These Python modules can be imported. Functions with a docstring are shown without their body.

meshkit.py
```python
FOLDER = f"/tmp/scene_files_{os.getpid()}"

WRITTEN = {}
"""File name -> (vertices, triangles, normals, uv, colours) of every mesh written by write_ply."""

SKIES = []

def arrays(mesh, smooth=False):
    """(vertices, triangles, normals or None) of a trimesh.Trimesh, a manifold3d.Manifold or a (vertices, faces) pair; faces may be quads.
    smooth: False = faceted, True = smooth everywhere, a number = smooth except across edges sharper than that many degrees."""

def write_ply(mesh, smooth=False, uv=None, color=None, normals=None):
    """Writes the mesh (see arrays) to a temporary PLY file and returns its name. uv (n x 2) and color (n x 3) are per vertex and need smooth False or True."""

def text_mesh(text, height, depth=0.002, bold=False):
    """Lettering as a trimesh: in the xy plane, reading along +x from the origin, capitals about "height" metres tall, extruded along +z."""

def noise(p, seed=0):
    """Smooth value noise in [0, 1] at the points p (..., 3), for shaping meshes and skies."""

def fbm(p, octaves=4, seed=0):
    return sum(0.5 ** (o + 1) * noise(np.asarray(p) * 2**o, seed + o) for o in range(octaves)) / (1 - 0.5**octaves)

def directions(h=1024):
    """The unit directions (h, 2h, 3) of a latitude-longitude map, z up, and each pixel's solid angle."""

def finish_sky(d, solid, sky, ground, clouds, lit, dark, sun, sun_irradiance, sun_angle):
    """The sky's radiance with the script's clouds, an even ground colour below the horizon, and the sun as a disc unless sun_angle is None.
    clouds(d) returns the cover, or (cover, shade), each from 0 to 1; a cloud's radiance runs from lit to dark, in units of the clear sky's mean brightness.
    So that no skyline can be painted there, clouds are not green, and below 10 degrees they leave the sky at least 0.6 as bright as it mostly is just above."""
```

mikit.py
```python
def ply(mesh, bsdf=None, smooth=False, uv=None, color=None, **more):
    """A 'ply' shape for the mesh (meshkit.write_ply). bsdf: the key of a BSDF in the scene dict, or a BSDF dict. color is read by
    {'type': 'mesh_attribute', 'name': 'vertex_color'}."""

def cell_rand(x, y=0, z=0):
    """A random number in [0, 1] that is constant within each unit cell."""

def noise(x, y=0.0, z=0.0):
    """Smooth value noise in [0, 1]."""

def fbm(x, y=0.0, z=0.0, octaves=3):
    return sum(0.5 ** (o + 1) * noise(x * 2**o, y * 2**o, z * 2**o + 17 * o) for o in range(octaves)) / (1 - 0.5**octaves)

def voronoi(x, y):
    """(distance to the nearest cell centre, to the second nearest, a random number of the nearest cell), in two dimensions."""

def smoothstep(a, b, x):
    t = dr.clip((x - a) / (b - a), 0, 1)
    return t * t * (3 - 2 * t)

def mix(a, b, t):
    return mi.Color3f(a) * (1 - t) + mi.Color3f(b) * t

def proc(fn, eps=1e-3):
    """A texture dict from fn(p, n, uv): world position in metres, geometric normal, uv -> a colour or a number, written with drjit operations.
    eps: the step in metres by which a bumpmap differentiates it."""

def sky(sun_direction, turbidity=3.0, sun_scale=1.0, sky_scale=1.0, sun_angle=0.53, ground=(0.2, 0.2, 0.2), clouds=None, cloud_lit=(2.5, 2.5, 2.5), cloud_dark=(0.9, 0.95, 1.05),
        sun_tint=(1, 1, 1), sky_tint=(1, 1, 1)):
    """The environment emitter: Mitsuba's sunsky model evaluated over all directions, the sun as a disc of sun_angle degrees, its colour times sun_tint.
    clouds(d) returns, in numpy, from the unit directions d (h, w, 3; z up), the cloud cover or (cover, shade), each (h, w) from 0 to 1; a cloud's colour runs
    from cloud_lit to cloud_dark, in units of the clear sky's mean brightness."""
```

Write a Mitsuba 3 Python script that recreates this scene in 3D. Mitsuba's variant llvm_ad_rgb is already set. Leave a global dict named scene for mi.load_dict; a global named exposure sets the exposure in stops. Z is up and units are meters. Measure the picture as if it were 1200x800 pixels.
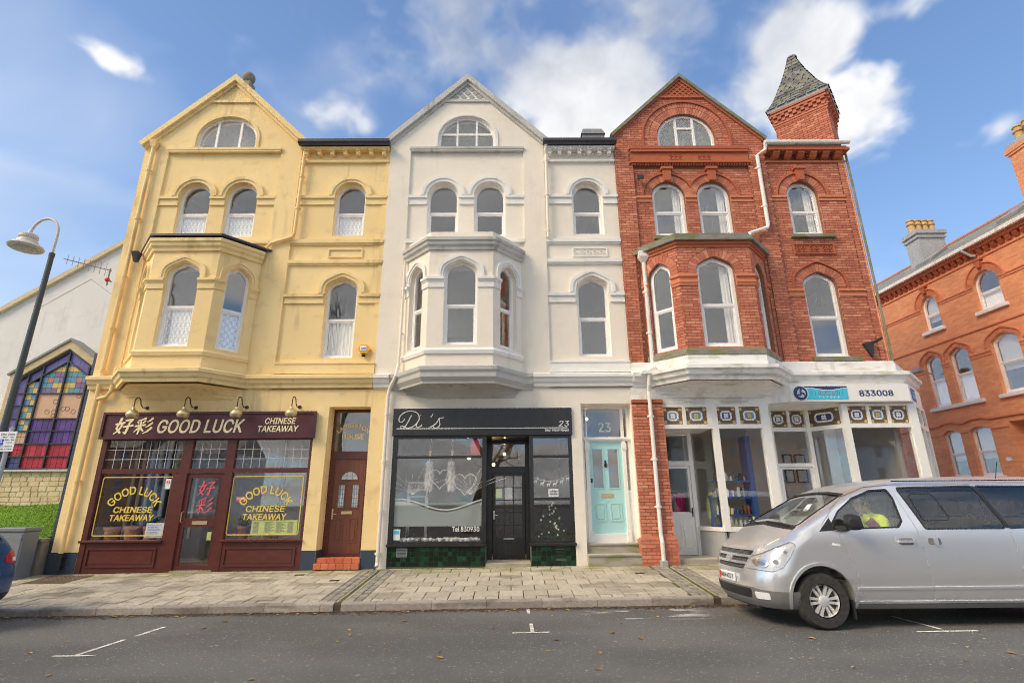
import math, random
import numpy as np, trimesh, mitsuba as mi, mikit, meshkit
import drjit as dr
import manifold3d as m3
from shapely.geometry import Polygon, box as sbox, LineString, MultiPolygon, Point
from shapely import affinity, union_all
from mikit import noise, fbm, smoothstep, mix, cell_rand

T = mi.ScalarTransform4f
rng = random.Random(7)
PI = math.pi
scene, labels = {}, {}

# ---------------------------------------------------------------- camera, sky, exposure
PITCH, YAW, ROLL = [math.radians(a) for a in (17.2096, 0.3325, -0.4304)]
EYE = np.array([0.0, -12.6, 1.32])
_F = np.array([math.sin(YAW)*math.cos(PITCH), math.cos(YAW)*math.cos(PITCH), math.sin(PITCH)])
_R = np.array([math.cos(YAW), -math.sin(YAW), 0.0]); _U = np.cross(_R, _F)
_U2 = -_R*math.sin(ROLL) + _U*math.cos(ROLL)
scene['camera'] = {'type': 'perspective', 'fov': math.degrees(2*math.atan(600/616.0)), 'fov_axis': 'x', 'near_clip': 0.05, 'far_clip': 2000.0,
                   'to_world': T().look_at(origin=EYE.tolist(), target=(EYE+_F).tolist(), up=_U2.tolist())}
exposure = 2.7

PUFFS = np.array([[0.139, 0.7358, 0.6628, 0.1006, 0.0747, 1.2, 0], [0.0659, 0.7278, 0.6826, 0.0552, 0.039, 0.8, 0], [0.2204, 0.7553, 0.6172, 0.0649, 0.0487, 0.7, 0], [0.4351, 0.6371, 0.6362, 0.0600, 0.0600, 0.9, 0], [0.5033, 0.6544, 0.5643, 0.0584, 0.0552, 0.85, 0], [0.3893, 0.689, 0.6113, 0.0649, 0.0649, 0.6, 0.3], [0.5404, 0.6523, 0.5316, 0.0487, 0.039, 0.6, 0.2], [-0.1024, 0.6584, 0.7456, 0.1786, 0.0974, 0.62, 0.75], [-0.0277, 0.693, 0.7204, 0.0649, 0.0747, 0.55, 0.6], [0.1708, 0.6439, 0.7458, 0.1700, 0.0747, 0.52, 0.75], [0.3301, 0.6297, 0.7032, 0.1100, 0.0600, 0.42, 0.5], [0.3112, 0.6851, 0.6586, 0.0974, 0.0812, 0.5, 0.6], [-0.553, 0.5812, 0.597, 0.042, 0.016, 0.8, 0], [-0.2865, 0.7349, 0.6147, 0.0519, 0.0325, 0.62, 0.2], [-0.2474, 0.7493, 0.6143, 0.0227, 0.0162, 0.5, 0.2], [0.5397, 0.5455, 0.6412, 0.0500, 0.0200, 0.5, 0.1], [0.6199, 0.614, 0.4885, 0.0422, 0.0227, 0.4, 0.2], [0.6543, 0.5899, 0.4732, 0.0357, 0.0195, 0.4, 0.2], [-0.5019, 0.5873, 0.635, 0.0812, 0.0422, 0.35, 0.3], [-0.3532, 0.6564, 0.6666, 0.1299, 0.0649, 0.33, 0.4]])   # the cumulus and haze banks in view: direction, half widths (radians), cover, greyness
def cloud_cover(d):
    z = np.maximum(d[..., 2], 0.0)+0.14
    p = np.stack([d[..., 0]/z*1.1+3.1, d[..., 1]/z*1.1+7.3, 0*z], -1)
    w = meshkit.fbm(p*1.7, 3, 5)-0.5
    q = p+0.45*np.stack([w, meshkit.fbm(p*1.7+9.0, 3, 8)-0.5, 0*w], -1)
    c = 0.62*meshkit.fbm(q*0.9, 3, 3)+0.38*meshkit.fbm(q*2.2, 6, 21)
    lo = 0.53-0.13*np.clip(0.35-d[..., 1], 0, 1)              # the sky is mostly overcast behind the street
    cover = np.clip((c-lo)/0.13, 0, 1); cover = cover*cover*(3-2*cover)*np.clip(1.25-1.6*d[..., 1], 0, 1)
    wisp = np.clip((meshkit.fbm(q*np.array([1.2, 2.0, 1])+4, 5, 33)-0.46)/0.4, 0, 1)*0.32+0.03
    shade = np.clip((c-lo-0.06)/0.22, 0, 1)*(0.35+0.65*meshkit.fbm(q*1.6, 3, 44))
    e = d*11.0; e = e+0.5*np.stack([meshkit.fbm(e*1.3+k, 3, 50+k)-.5 for k in (0, 5, 9)], -1)
    n1 = meshkit.fbm(e*1.1, 6, 61); n2 = meshkit.fbm(e*2.6+3, 4, 71)
    tot, gsum = 0*z, 0*z
    for x, y, zz, rx, ry, a, g in PUFFS:
        v = np.array([x, y, zz]); h = np.cross([0, 0, 1.0], v); h /= np.linalg.norm(h); u = np.cross(v, h); k = np.clip(d @ v, 0.2, 1)
        t = a*np.exp(-0.5*(((d @ h)/k/rx)**2+((d @ u)/k/ry)**2))*(d @ v > 0.2)
        gsum += t*g; tot = np.maximum(tot, t)+0.35*np.minimum(tot, t)
    grey = gsum/np.maximum(tot, 1e-3)
    dens = tot*1.0+((n1-0.5)*1.5+(n2-0.5)*0.55)*np.clip(tot*2, 0, 1)
    soft = np.clip(grey, 0, 1)
    puff = np.clip((dens-0.34-0.02*soft)/(0.46+0.45*soft), 0, 1); puff = puff*puff*(3-2*puff)*(1-0.45*soft)
    psh = np.clip(0.12+0.62*soft+0.9*(0.52-n2)+0.35*(dens-0.9), 0, 1)
    out = 1-(1-cover)*(1-wisp)*(1-puff)
    sh = np.where(puff > 0.02, psh*np.clip(puff*3, 0, 1)+shade*(1-np.clip(puff*3, 0, 1)), shade)
    return np.clip(out, 0, 1), np.clip(sh, 0, 1)

scene['sky'] = mikit.sky([-0.68, -0.42, 0.65], turbidity=2.6, sun_scale=0.33, sky_scale=1.0, sun_angle=24, clouds=cloud_cover,
                         cloud_lit=(2.1, 2.08, 2.04), cloud_dark=(1.12, 1.16, 1.22), sun_tint=(1.0, 0.97, 0.915), sky_tint=(1.0, 1.02, 1.06), ground=(0.13, 0.125, 0.12))

# ---------------------------------------------------------------- helpers
_used = set()
def nm(base):
    k, i = base, 0
    while k in _used:
        i += 1
        k = f'{base}_{i:03d}'
    _used.add(k)
    return k

def info(key, label=None, cat=None, group=None, kind=None):
    d = labels.setdefault(key, {})
    for a, b in (('label', label), ('category', cat), ('group', group), ('kind', kind)):
        if b: d[a] = b
    return key

def thing(base, label, cat, group=None):
    return info(nm(base), label, cat, group)

def add(key, mesh, mat, smooth=False, uv=None, unique=True, **kw):
    """one entry of the scene; returns its key"""
    k = nm(key) if unique else key
    if isinstance(mesh, MB):
        mesh, uv = mesh.get()
    if smooth not in (True, False): uv = None
    scene[k] = mikit.ply(mesh, mat, smooth=smooth, uv=uv, **kw)
    return k

class Fr:
    """a wall frame: s runs left to right for a viewer in front, d into the wall, z up"""
    def __init__(self, x=0, y=0, ang=0, z=0):
        a = math.radians(ang); self.o = np.array([x, y, z], float)
        self.M = np.array([[math.cos(a), -math.sin(a), 0], [math.sin(a), math.cos(a), 0], [0, 0, 1.0]])
    def __call__(self, v):
        return np.asarray(v, float) @ self.M.T + self.o
    def sub(self, s, d, z=0, ang=0):
        f = Fr(); f.o = self([s, d, z]); a = math.radians(ang)
        f.M = self.M @ np.array([[math.cos(a), -math.sin(a), 0], [math.sin(a), math.cos(a), 0], [0, 0, 1.0]])
        return f
W0 = Fr()

BOXF = np.array([[0,2,1],[0,3,2],[4,5,6],[4,6,7],[0,1,5],[0,5,4],[1,2,6],[1,6,5],[2,3,7],[2,7,6],[3,0,4],[3,4,7]])
def polys(p):
    if p is None or p.is_empty: return []
    gs = getattr(p, 'geoms', [p])
    return [g for g in gs if g.geom_type == 'Polygon' and g.area > 1e-6]

class MB:
    """collects pieces into one mesh; uv carries one random number per piece"""
    def __init__(self): self.v, self.f, self.uv, self.n = [], [], [], 0
    def raw(self, v, f, tone=None, fr=W0):
        v = fr(v); f = np.asarray(f, int)
        self.v.append(v); self.f.append(f+self.n); self.n += len(v)
        self.uv.append(np.tile([rng.random() if tone is None else tone, rng.random()], (len(v), 1)))
        return self
    def box(self, s0, s1, d0, d1, z0, z1, fr=W0, tone=None):
        v = [[s0,d0,z0],[s1,d0,z0],[s1,d1,z0],[s0,d1,z0],[s0,d0,z1],[s1,d0,z1],[s1,d1,z1],[s0,d1,z1]]
        return self.raw(v, BOXF, tone, fr)
    def cbox(self, s0, s1, d0, d1, z0, z1, c=0.01, fr=W0, tone=None):
        """box with chamfered edges"""
        pts = []
        for a, sa in ((s0, 1), (s1, -1)):
            for b, sb in ((d0, 1), (d1, -1)):
                for e, se in ((z0, 1), (z1, -1)):
                    pts += [[a+sa*c, b+sb*c, e], [a+sa*c, b, e+se*c], [a, b+sb*c, e+se*c]]
        h = trimesh.convex.convex_hull(np.array(pts))
        return self.raw(h.vertices, h.faces, tone, fr)
    def ext(self, poly, d0, d1, fr=W0, tone=None):
        for g in polys(poly):
            m = trimesh.creation.extrude_polygon(g, d1-d0, engine='earcut')
            v = m.vertices
            self.raw(np.column_stack([v[:, 0], d1-v[:, 2], v[:, 1]]), m.faces, tone, fr)
        return self
    def flat(self, poly, d, fr=W0, tone=None):
        """single sheet facing out"""
        for g in polys(poly):
            v, f = trimesh.creation.triangulate_polygon(g, engine='earcut')
            self.raw(np.column_stack([v[:, 0], np.full(len(v), d), v[:, 1]]), f, tone, fr)
        return self
    def hull(self, pts, fr=W0, tone=None):
        h = trimesh.convex.convex_hull(np.asarray(pts, float)); return self.raw(h.vertices, h.faces, tone, fr)
    def mesh(self, m, fr=W0, tone=None):
        return self.raw(m.vertices, m.faces, tone, fr)
    def tube(self, pts, r, sides=10, fr=W0, tone=None, caps=True, closed=False):
        p = np.asarray(pts, float); n = len(p); r = np.broadcast_to(r, (n,))
        t = np.gradient(p, axis=0)
        if closed: t = np.roll(p, -1, 0)-np.roll(p, 1, 0)
        t /= np.linalg.norm(t, axis=1, keepdims=True)+1e-12
        a = np.cross(t[0], [0, 0, 1.0] if abs(t[0, 2]) < .9 else [1.0, 0, 0]); rows = []
        for i in range(n):
            a = a - t[i]*(a @ t[i]); a /= np.linalg.norm(a)+1e-12
            b = np.cross(t[i], a); an = np.arange(sides)*2*PI/sides
            rows.append(p[i]+r[i]*(np.cos(an)[:, None]*a+np.sin(an)[:, None]*b))
        v = np.vstack(rows); f = []
        m = n if closed else n-1
        for i in range(m):
            for k in range(sides):
                i2 = (i+1) % n
                q = (i*sides+k, i*sides+(k+1) % sides, i2*sides+(k+1) % sides, i2*sides+k)
                f += [[q[0], q[1], q[2]], [q[0], q[2], q[3]]]
        if caps and not closed:
            v = np.vstack([v, p[:1], p[-1:]])
            for k in range(sides):
                f += [[n*sides, (k+1) % sides, k], [n*sides+1, (n-1)*sides+k, (n-1)*sides+(k+1) % sides]]
        return self.raw(v, f, tone, fr)
    def lathe(self, prof, c=(0, 0, 0), n=24, fr=W0, tone=None, axis='z'):
        """profile of (radius, height), bottom to top"""
        prof = np.asarray(prof, float); an = np.arange(n)*2*PI/n; k = len(prof)
        v = np.array([[r*math.cos(a), r*math.sin(a), h] for r, h in prof for a in an]); f = []
        for i in range(k-1):
            for j in range(n):
                a, b, cc, dd = i*n+j, i*n+(j+1) % n, (i+1)*n+(j+1) % n, (i+1)*n+j
                f += [[a, b, cc], [a, cc, dd]]
        if axis == 'y': v = v[:, [0, 2, 1]]*[1, -1, 1]     # axis outwards (-d)
        if axis == 'x': v = v[:, [2, 0, 1]]
        return self.raw(v+np.asarray(c), f, tone, fr)
    def mould(self, prof, path, fr=W0, tone=None):
        """sweep the closed profile (outward offset, z) along a plan path, mitred; viewer's left to right"""
        path = np.asarray(path, float); prof = np.asarray(prof, float); n, k = len(path), len(prof)
        seg = np.diff(path, axis=0); seg /= np.linalg.norm(seg, axis=1, keepdims=True)
        nor = np.column_stack([seg[:, 1], -seg[:, 0]]); v = []
        for i in range(n):
            a, b = nor[max(i-1, 0)], nor[min(i, n-2)]
            m = a+b; m = m/(m @ m)*2 if 0 < i < n-1 else a if i else b
            if 0 < i < n-1: m = (a+b)/(1+a @ b)
            for o, z in prof: v.append([path[i, 0]+m[0]*o, path[i, 1]+m[1]*o, z])
        f = []
        for i in range(n-1):
            for j in range(k):
                a, b, c, d = i*k+j, i*k+(j+1) % k, (i+1)*k+(j+1) % k, (i+1)*k+j
                f += [[a, b, c], [a, c, d]]
        tri = trimesh.creation.triangulate_polygon(Polygon(prof), engine='earcut')
        # map the cap's vertices back to profile indices
        idx = [int(np.argmin(((prof-q)**2).sum(1))) for q in tri[0]]
        for t in tri[1]:
            a, b, c = (idx[x] for x in t)
            f += [[a, c, b], [(n-1)*k+a, (n-1)*k+b, (n-1)*k+c]]
        m = trimesh.Trimesh(np.array(v), np.array(f), process=False)
        if m.volume < 0: f = np.array(f)[:, ::-1]
        return self.raw(v, f, tone, fr)
    def text(self, s, x0, x1, z0, h, d, fr=W0, bold=True, shear=0, depth=0.008, bend=None, align=None):
        """lettering: fitted between x0 and x1 (x1 None: natural width), baseline z0, capital height h, standing proud of depth d"""
        m = meshkit.text_mesh(s, h, depth, bold); v = np.array(m.vertices)
        w = v[:, 0].max()
        if x1 is not None: v[:, 0] = (v[:, 0]-v[:, 0].min())*(x1-x0)/(w-v[:, 0].min())
        if align == 'c': v[:, 0] -= v[:, 0].max()/2
        v[:, 0] += shear*v[:, 1]
        return self.raw(np.column_stack([x0+v[:, 0], d-v[:, 2], z0+v[:, 1]]), m.faces, None, fr)
    def arctext(self, s, cx, cz, R, h, half, d, fr=W0, bold=True, depth=0.006):
        m = meshkit.text_mesh(s, h, depth, bold); v = np.array(m.vertices)
        x = (v[:, 0]-v[:, 0].min())/(np.ptp(v[:, 0]))*2-1; a = x*half; r = R+v[:, 1]
        return self.raw(np.column_stack([cx+r*np.sin(a), d-v[:, 2], cz+r*np.cos(a)]), m.faces, None, fr)
    def get(self):
        return (np.vstack(self.v), np.vstack(self.f)), np.vstack(self.uv)

def P(*pts): return Polygon(pts)
def R(s0, z0, s1, z1): return sbox(s0, z0, s1, z1)
def ring(poly, w, join=2): return poly.difference(poly.buffer(-w, join_style=join))

def arch(c, hw, z0, zs, za, kind='round', n=12):
    """outline of an opening: centre, half width, bottom, springing, apex"""
    pts = [(c-hw, z0), (c+hw, z0)]
    if kind == 'round':
        pts += [(c+hw*math.cos(a), zs+(za-zs)*math.sin(a)) for a in np.linspace(0, PI, 2*n+1)]
    elif kind == 'point':
        prof = [(1, 0), (.985, .22), (.93, .42), (.84, .56), (.7, .67), (.45, .82), (.2, .945), (.07, .992), (0, 1)]
        pts += [(c+hw*a, zs+(za-zs)*b) for a, b in prof] + [(c-hw*a, zs+(za-zs)*b) for a, b in prof[-2::-1]]
    elif kind == 'seg':
        pts += [(c+hw*math.sin(a)/math.sin(.6), zs+(za-zs)*(math.cos(a)-math.cos(.6))/(1-math.cos(.6))) for a in np.linspace(.6, -.6, 2*n+1)]
    else:
        pts += [(c+hw, za), (c-hw, za)]
    return Polygon(pts).buffer(0)
# ---------------------------------------------------------------- materials
def rgb(*c): return {'type': 'rgb', 'value': list(c)}
def pm(key, col, rough=0.6, metal=0.0, spec=0.5, bump=None, two=True, **kw):
    b = {'type': 'principled', 'base_color': mikit.proc(col) if callable(col) else rgb(*col), 'roughness': mikit.proc(rough) if callable(rough) else rough, 'metallic': metal, 'specular': spec, **kw}
    if bump: b = {'type': 'bumpmap', 'arbitrary': mikit.proc(bump[0], eps=bump[2] if len(bump) > 2 else 2e-3), 'scale': bump[1], 'bsdf': b}
    scene[key] = {'type': 'twosided', 'bsdf': b} if two else b
    return key

def stucco(c1, c2, stain, amt):
    def fn(p, n, uv):
        a = fbm(p.x*1.3, p.y*1.3, p.z*0.7, 4); b = fbm(p.x*9, p.y*9, p.z*2.2+5, 4)
        drip = smoothstep(.56, .78, fbm(p.x*6.5+3, p.y*6.5, p.z*.55, 4))*smoothstep(.45, .62, noise(p.x*.9+2, p.y, p.z*.8))
        grime = smoothstep(.60, .80, fbm(p.x*3.1+11, p.y*3, p.z*3.7, 4))
        c = mix(c1, c2, smoothstep(.3, .7, a)*.75+.25*b)
        ck = smoothstep(.010, .002, dr.abs(fbm(p.x*2.2+20, p.y*2.2, p.z*1.5, 4)-.5))*smoothstep(.5, .6, noise(p.x*.7, p.y, p.z*.6+4))
        c = mix(c, stain, ck*.2)
        return mix(c, stain, dr.clip(drip*amt+grime*amt*.5, 0, 1))
    return fn
def roughwall(p, n, uv): return fbm(p.x*28, p.y*28, p.z*28, 3)*.6+fbm(p.x*4, p.y*4, p.z*4, 2)*.8
pm('yellow_render', stucco((.88, .69, .355), (.85, .645, .31), (.45, .34, .17), .4), .75, spec=.3, bump=(roughwall, .006, 4e-3))
pm('yellow_trim', stucco((.87, .69, .365), (.81, .62, .295), (.42, .31, .14), .55), .7, spec=.3)
pm('cream_render', stucco((.82, .77, .68), (.79, .735, .64), (.55, .50, .42), .22), .8, spec=.3, bump=(roughwall, .005, 4e-3))
pm('white_trim', stucco((.82, .82, .80), (.76, .76, .735), (.50, .49, .44), .3), .65, spec=.3)
pm('grey_trim', stucco((.55, .55, .53), (.44, .445, .43), (.27, .28, .22), .7), .75, spec=.3)
def white_paint(p, n, uv):
    s = smoothstep(.5, .75, fbm(p.x*5, p.y*5, p.z*1.1, 4)); m = smoothstep(.56, .74, fbm(p.x*2.3+7, p.y*9, p.z*9, 4))
    return mix(mix((.83, .83, .82), (.66, .655, .62), s), (.42, .42, .26), m*.55)
pm('weathered_white', white_paint, .6, spec=.3)
def mossy(p, n, uv):
    return mix(mix((.30, .29, .26), (.17, .165, .15), fbm(p.x*6, p.y*6, p.z*6, 4)), (.17, .19, .06), smoothstep(.45, .62, fbm(p.x*3.3, p.y*7, p.z*7, 4))*.8)
pm('mossy_stone', mossy, .85)
def step_stone(p, n, uv):
    return mix(mix((.42, .39, .33), (.29, .27, .23), fbm(p.x*7, p.y*7, p.z*7, 4)), (.22, .24, .09), smoothstep(.5, .7, fbm(p.x*2.1, p.y*5, p.z*6, 4))*.7)
pm('step_stone', step_stone, .85)
def brick(c1, c2, c3):
    def fn(p, n, uv):
        t = uv.x
        c = mix(mix(c1, c2, smoothstep(.15, .7, t)), c3, smoothstep(.82, 1.0, t))
        g = fbm(p.x*37, p.y*37, p.z*45, 3); st = smoothstep(.52, .75, fbm(p.x*.8+4, p.y*.8, p.z*.55, 4))
        return c*(.84+.30*g)*(1-.13*st)
    return fn
def brickbump(p, n, uv): return fbm(p.x*60, p.y*60, p.z*60, 3)
pm('brick', brick((.46, .155, .10), (.58, .215, .135), (.65, .295, .19)), .8, spec=.3, bump=(brickbump, .003, 3e-3))
pm('rubbed_brick', brick((.54, .19, .10), (.63, .24, .13), (.66, .27, .15)), .8, spec=.3)
pm('mortar', (.25, .12, .08), .95, spec=.1)
pm('terracotta', brick((.42, .12, .06), (.46, .135, .066), (.48, .15, .075)), .7, spec=.3)
pm('slate', lambda p, n, uv: mix(mix((.075, .08, .085), (.19, .195, .19), uv.x), (.22, .24, .15), smoothstep(.48, .7, fbm(p.x*3, p.y*3, p.z*3, 4))*.55)*(.8+.4*noise(p.x*30, p.y*30, p.z*9)), .6)
pm('lead', lambda p, n, uv: mix((.17, .18, .19), (.26, .27, .275), fbm(p.x*3, p.y*3, p.z*1.5, 3)), .55)
pm('navy', (.035, .052, .085), .5)
pm('gutter_dark', (.045, .045, .06), .4)
pm('pipe_yellow', stucco((.84, .64, .31), (.75, .54, .23), (.40, .29, .12), .8), .5)
pm('pipe_white', stucco((.82, .82, .79), (.76, .755, .72), (.5, .46, .36), .7), .4)
pm('pipe_cream', stucco((.80, .76, .68), (.74, .70, .61), (.45, .4, .3), .6), .45)
pm('upvc', (.84, .84, .84), .3)
pm('white_gloss', (.82, .82, .80), .25)
pm('maroon', lambda p, n, uv: mix((.085, .022, .018), (.125, .035, .028), fbm(p.x*4, p.y*4, p.z*9, 3)), .33)
pm('maroon_fascia', (.085, .022, .030), .35)
pm('gold_letter', (.88, .66, .28), .4)
pm('cream_letter', (.88, .78, .48), .45)
pm('gold_vinyl', (.80, .58, .10), .4)
pm('red_vinyl', (.66, .10, .13), .45)
pm('black_paint', lambda p, n, uv: mix((.013, .013, .014), (.03, .03, .031), fbm(p.x*7, p.y*7, p.z*3, 3)), .28)
pm('white_vinyl', (.78, .78, .78), .5)
pm('brass', (.72, .58, .32), .35, metal=.75)
pm('chrome', (.75, .75, .76), .16, metal=1.0)
pm('steel', (.42, .43, .44), .35, metal=.8)
def woodfn(p, n, uv):
    g = fbm(p.x*38, p.y*38, p.z*1.6, 4)
    return mix((.13, .042, .022), (.22, .085, .045), g)
pm('brown_wood', woodfn, .4)
pm('turquoise', (.42, .70, .71), .35)
pm('tile_green', lambda p, n, uv: mix((.006, .016, .009), (.012, .062, .026), smoothstep(.45, 1.0, uv.x))*(.7+.6*noise(p.x*17, p.y, p.z*17)), .12)
pm('grout', (.09, .10, .075), .9)
pm('quarry_tile', brick((.46, .11, .05), (.56, .15, .07), (.6, .19, .1)), .6)
pm('interior', (.34, .31, .27), .9, spec=.1)
pm('interior_pale', (.84, .81, .74), .9, spec=.1)
pm('interior_dark', (.12, .105, .09), .9, spec=.1)
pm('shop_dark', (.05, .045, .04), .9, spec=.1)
def lace(p, n, uv):
    k = 15.0
    a = dr.abs(dr.sin((p.x+p.z*.6)*k*1.9))*dr.abs(dr.sin((p.x-p.z*.6)*k*1.9)); b = dr.abs(dr.sin(p.x*k*4.2))*dr.abs(dr.sin(p.z*k*2.9))
    return mix((.62, .66, .67), (.92, .93, .93), smoothstep(.1, .6, a*.7+b*.45))
pm('lace', lace, .9, spec=.1)
pm('curtain', (.88, .88, .86), .9, spec=.1)
pm('blind', (.60, .62, .57), .9, spec=.1)
scene['glass'] = {'type': 'thindielectric', 'int_ior': 2.1, 'ext_ior': 1.0}
scene['shop_glass'] = {'type': 'thindielectric', 'int_ior': 1.9, 'ext_ior': 1.0}
scene['car_glass'] = {'type': 'thindielectric', 'int_ior': 1.52, 'ext_ior': 1.0, 'specular_transmittance': rgb(.93, .96, .94)}
scene['tint_glass'] = {'type': 'thindielectric', 'int_ior': 1.55, 'ext_ior': 1.0, 'specular_transmittance': rgb(.13, .13, .13)}
scene['lamp_lens'] = {'type': 'thindielectric', 'int_ior': 1.5, 'ext_ior': 1.0}
pm('frosted', (.50, .55, .54), .5)
pm('window_film', (.33, .375, .365), .5)
# ground
def asphalt(p, n, uv):
    s = noise(p.x*70, p.y*70); s2 = noise(p.x*38+5, p.y*38); w = fbm(p.x*.55, p.y*1.1, 0, 4)
    c = mix((.096, .097, .094), (.128, .129, .124), smoothstep(.3, .7, w))
    c = mix(c, (.42, .41, .39), smoothstep(.80, .97, s)*.38)
    c = mix(c, (.52, .51, .48), smoothstep(.88, .97, s2)*.42)
    worn = smoothstep(.44, .52, fbm(p.x*1.6+.7, p.y*4.4, 0, 5))*smoothstep(1.05, .55, dr.abs(p.x-2.05))*smoothstep(.55, .25, dr.abs(p.y+3.75))
    c = mix(c, (.46, .455, .44), worn*.9)
    return mix(c, (.035, .034, .032), smoothstep(-3.42, -3.10, p.y+.25*(fbm(p.x*2.5, 0, 0, 3)-.5))*.5)
def asphaltbump(p, n, uv): return noise(p.x*85, p.y*85)*.6+noise(p.x*40, p.y*40)*.4
pm('asphalt', asphalt, .68, bump=(asphaltbump, .012, 3e-3))
def slab(p, n, uv):
    t = uv.x; g = fbm(p.x*22, p.y*22, 0, 4)
    c = mix((.345, .32, .26), (.435, .40, .325), t)*(.78+.44*g)
    c = mix(c, (.155, .14, .11), smoothstep(.55, .78, fbm(p.x*1.4, p.y*2.0, 0, 4))*.6)
    moss = smoothstep(-.95, -.05, p.y+.55*(fbm(p.x*2.3, p.y*6, 0, 4)-.5))
    return mix(c, (.20, .20, .07), moss*smoothstep(.38, .62, fbm(p.x*1.7+9, p.y*7, 0, 4))*.8)
pm('slab', slab, .85, spec=.3)
pm('slab_joint', lambda p, n, uv: mix((.075, .07, .05), (.10, .105, .04), smoothstep(.4, .6, fbm(p.x*2, p.y*2, 0, 3))), .95, spec=.1)
pm('sett', lambda p, n, uv: mix((.19, .18, .155), (.31, .29, .24), uv.x)*(.75+.5*fbm(p.x*25, p.y*25, 0, 3)), .85)
pm('kerbstone', lambda p, n, uv: mix((.26, .235, .205), (.38, .345, .30), uv.x)*(.72+.55*fbm(p.x*30, p.y*30, p.z*30, 3))*(1-.35*smoothstep(.5, .7, fbm(p.x*2.1, 0, p.z*6, 3))), .85)
pm('road_paint', lambda p, n, uv: mix((.66, .65, .60), (.26, .255, .24), smoothstep(.48, .62, fbm(p.x*14, p.y*14, 0, 4))*.6), .7)
pm('iron', lambda p, n, uv: mix((.12, .07, .05), (.17, .11, .085), fbm(p.x*9, p.y*9, 0, 3)), .7)
pm('dark_iron', (.03, .03, .03), .5)
pm('grass_soil', lambda p, n, uv: mix((.12, .23, .03), (.17, .30, .045), fbm(p.x*3, p.y*3, p.z*3, 4)), .95, spec=.1)
pm('grass_blade', lambda p, n, uv: mix((.08, .18, .02), (.28, .46, .08), uv.x)*(.6+.8*fbm(p.x*1.7, p.y*1.7, 0, 4)), .7, spec=.2)
pm('leaf', lambda p, n, uv: mix((.22, .10, .03), (.52, .38, .10), uv.x), .8)
pm('leaf_green', lambda p, n, uv: mix((.03, .075, .02), (.07, .15, .035), uv.x), .5)
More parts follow.
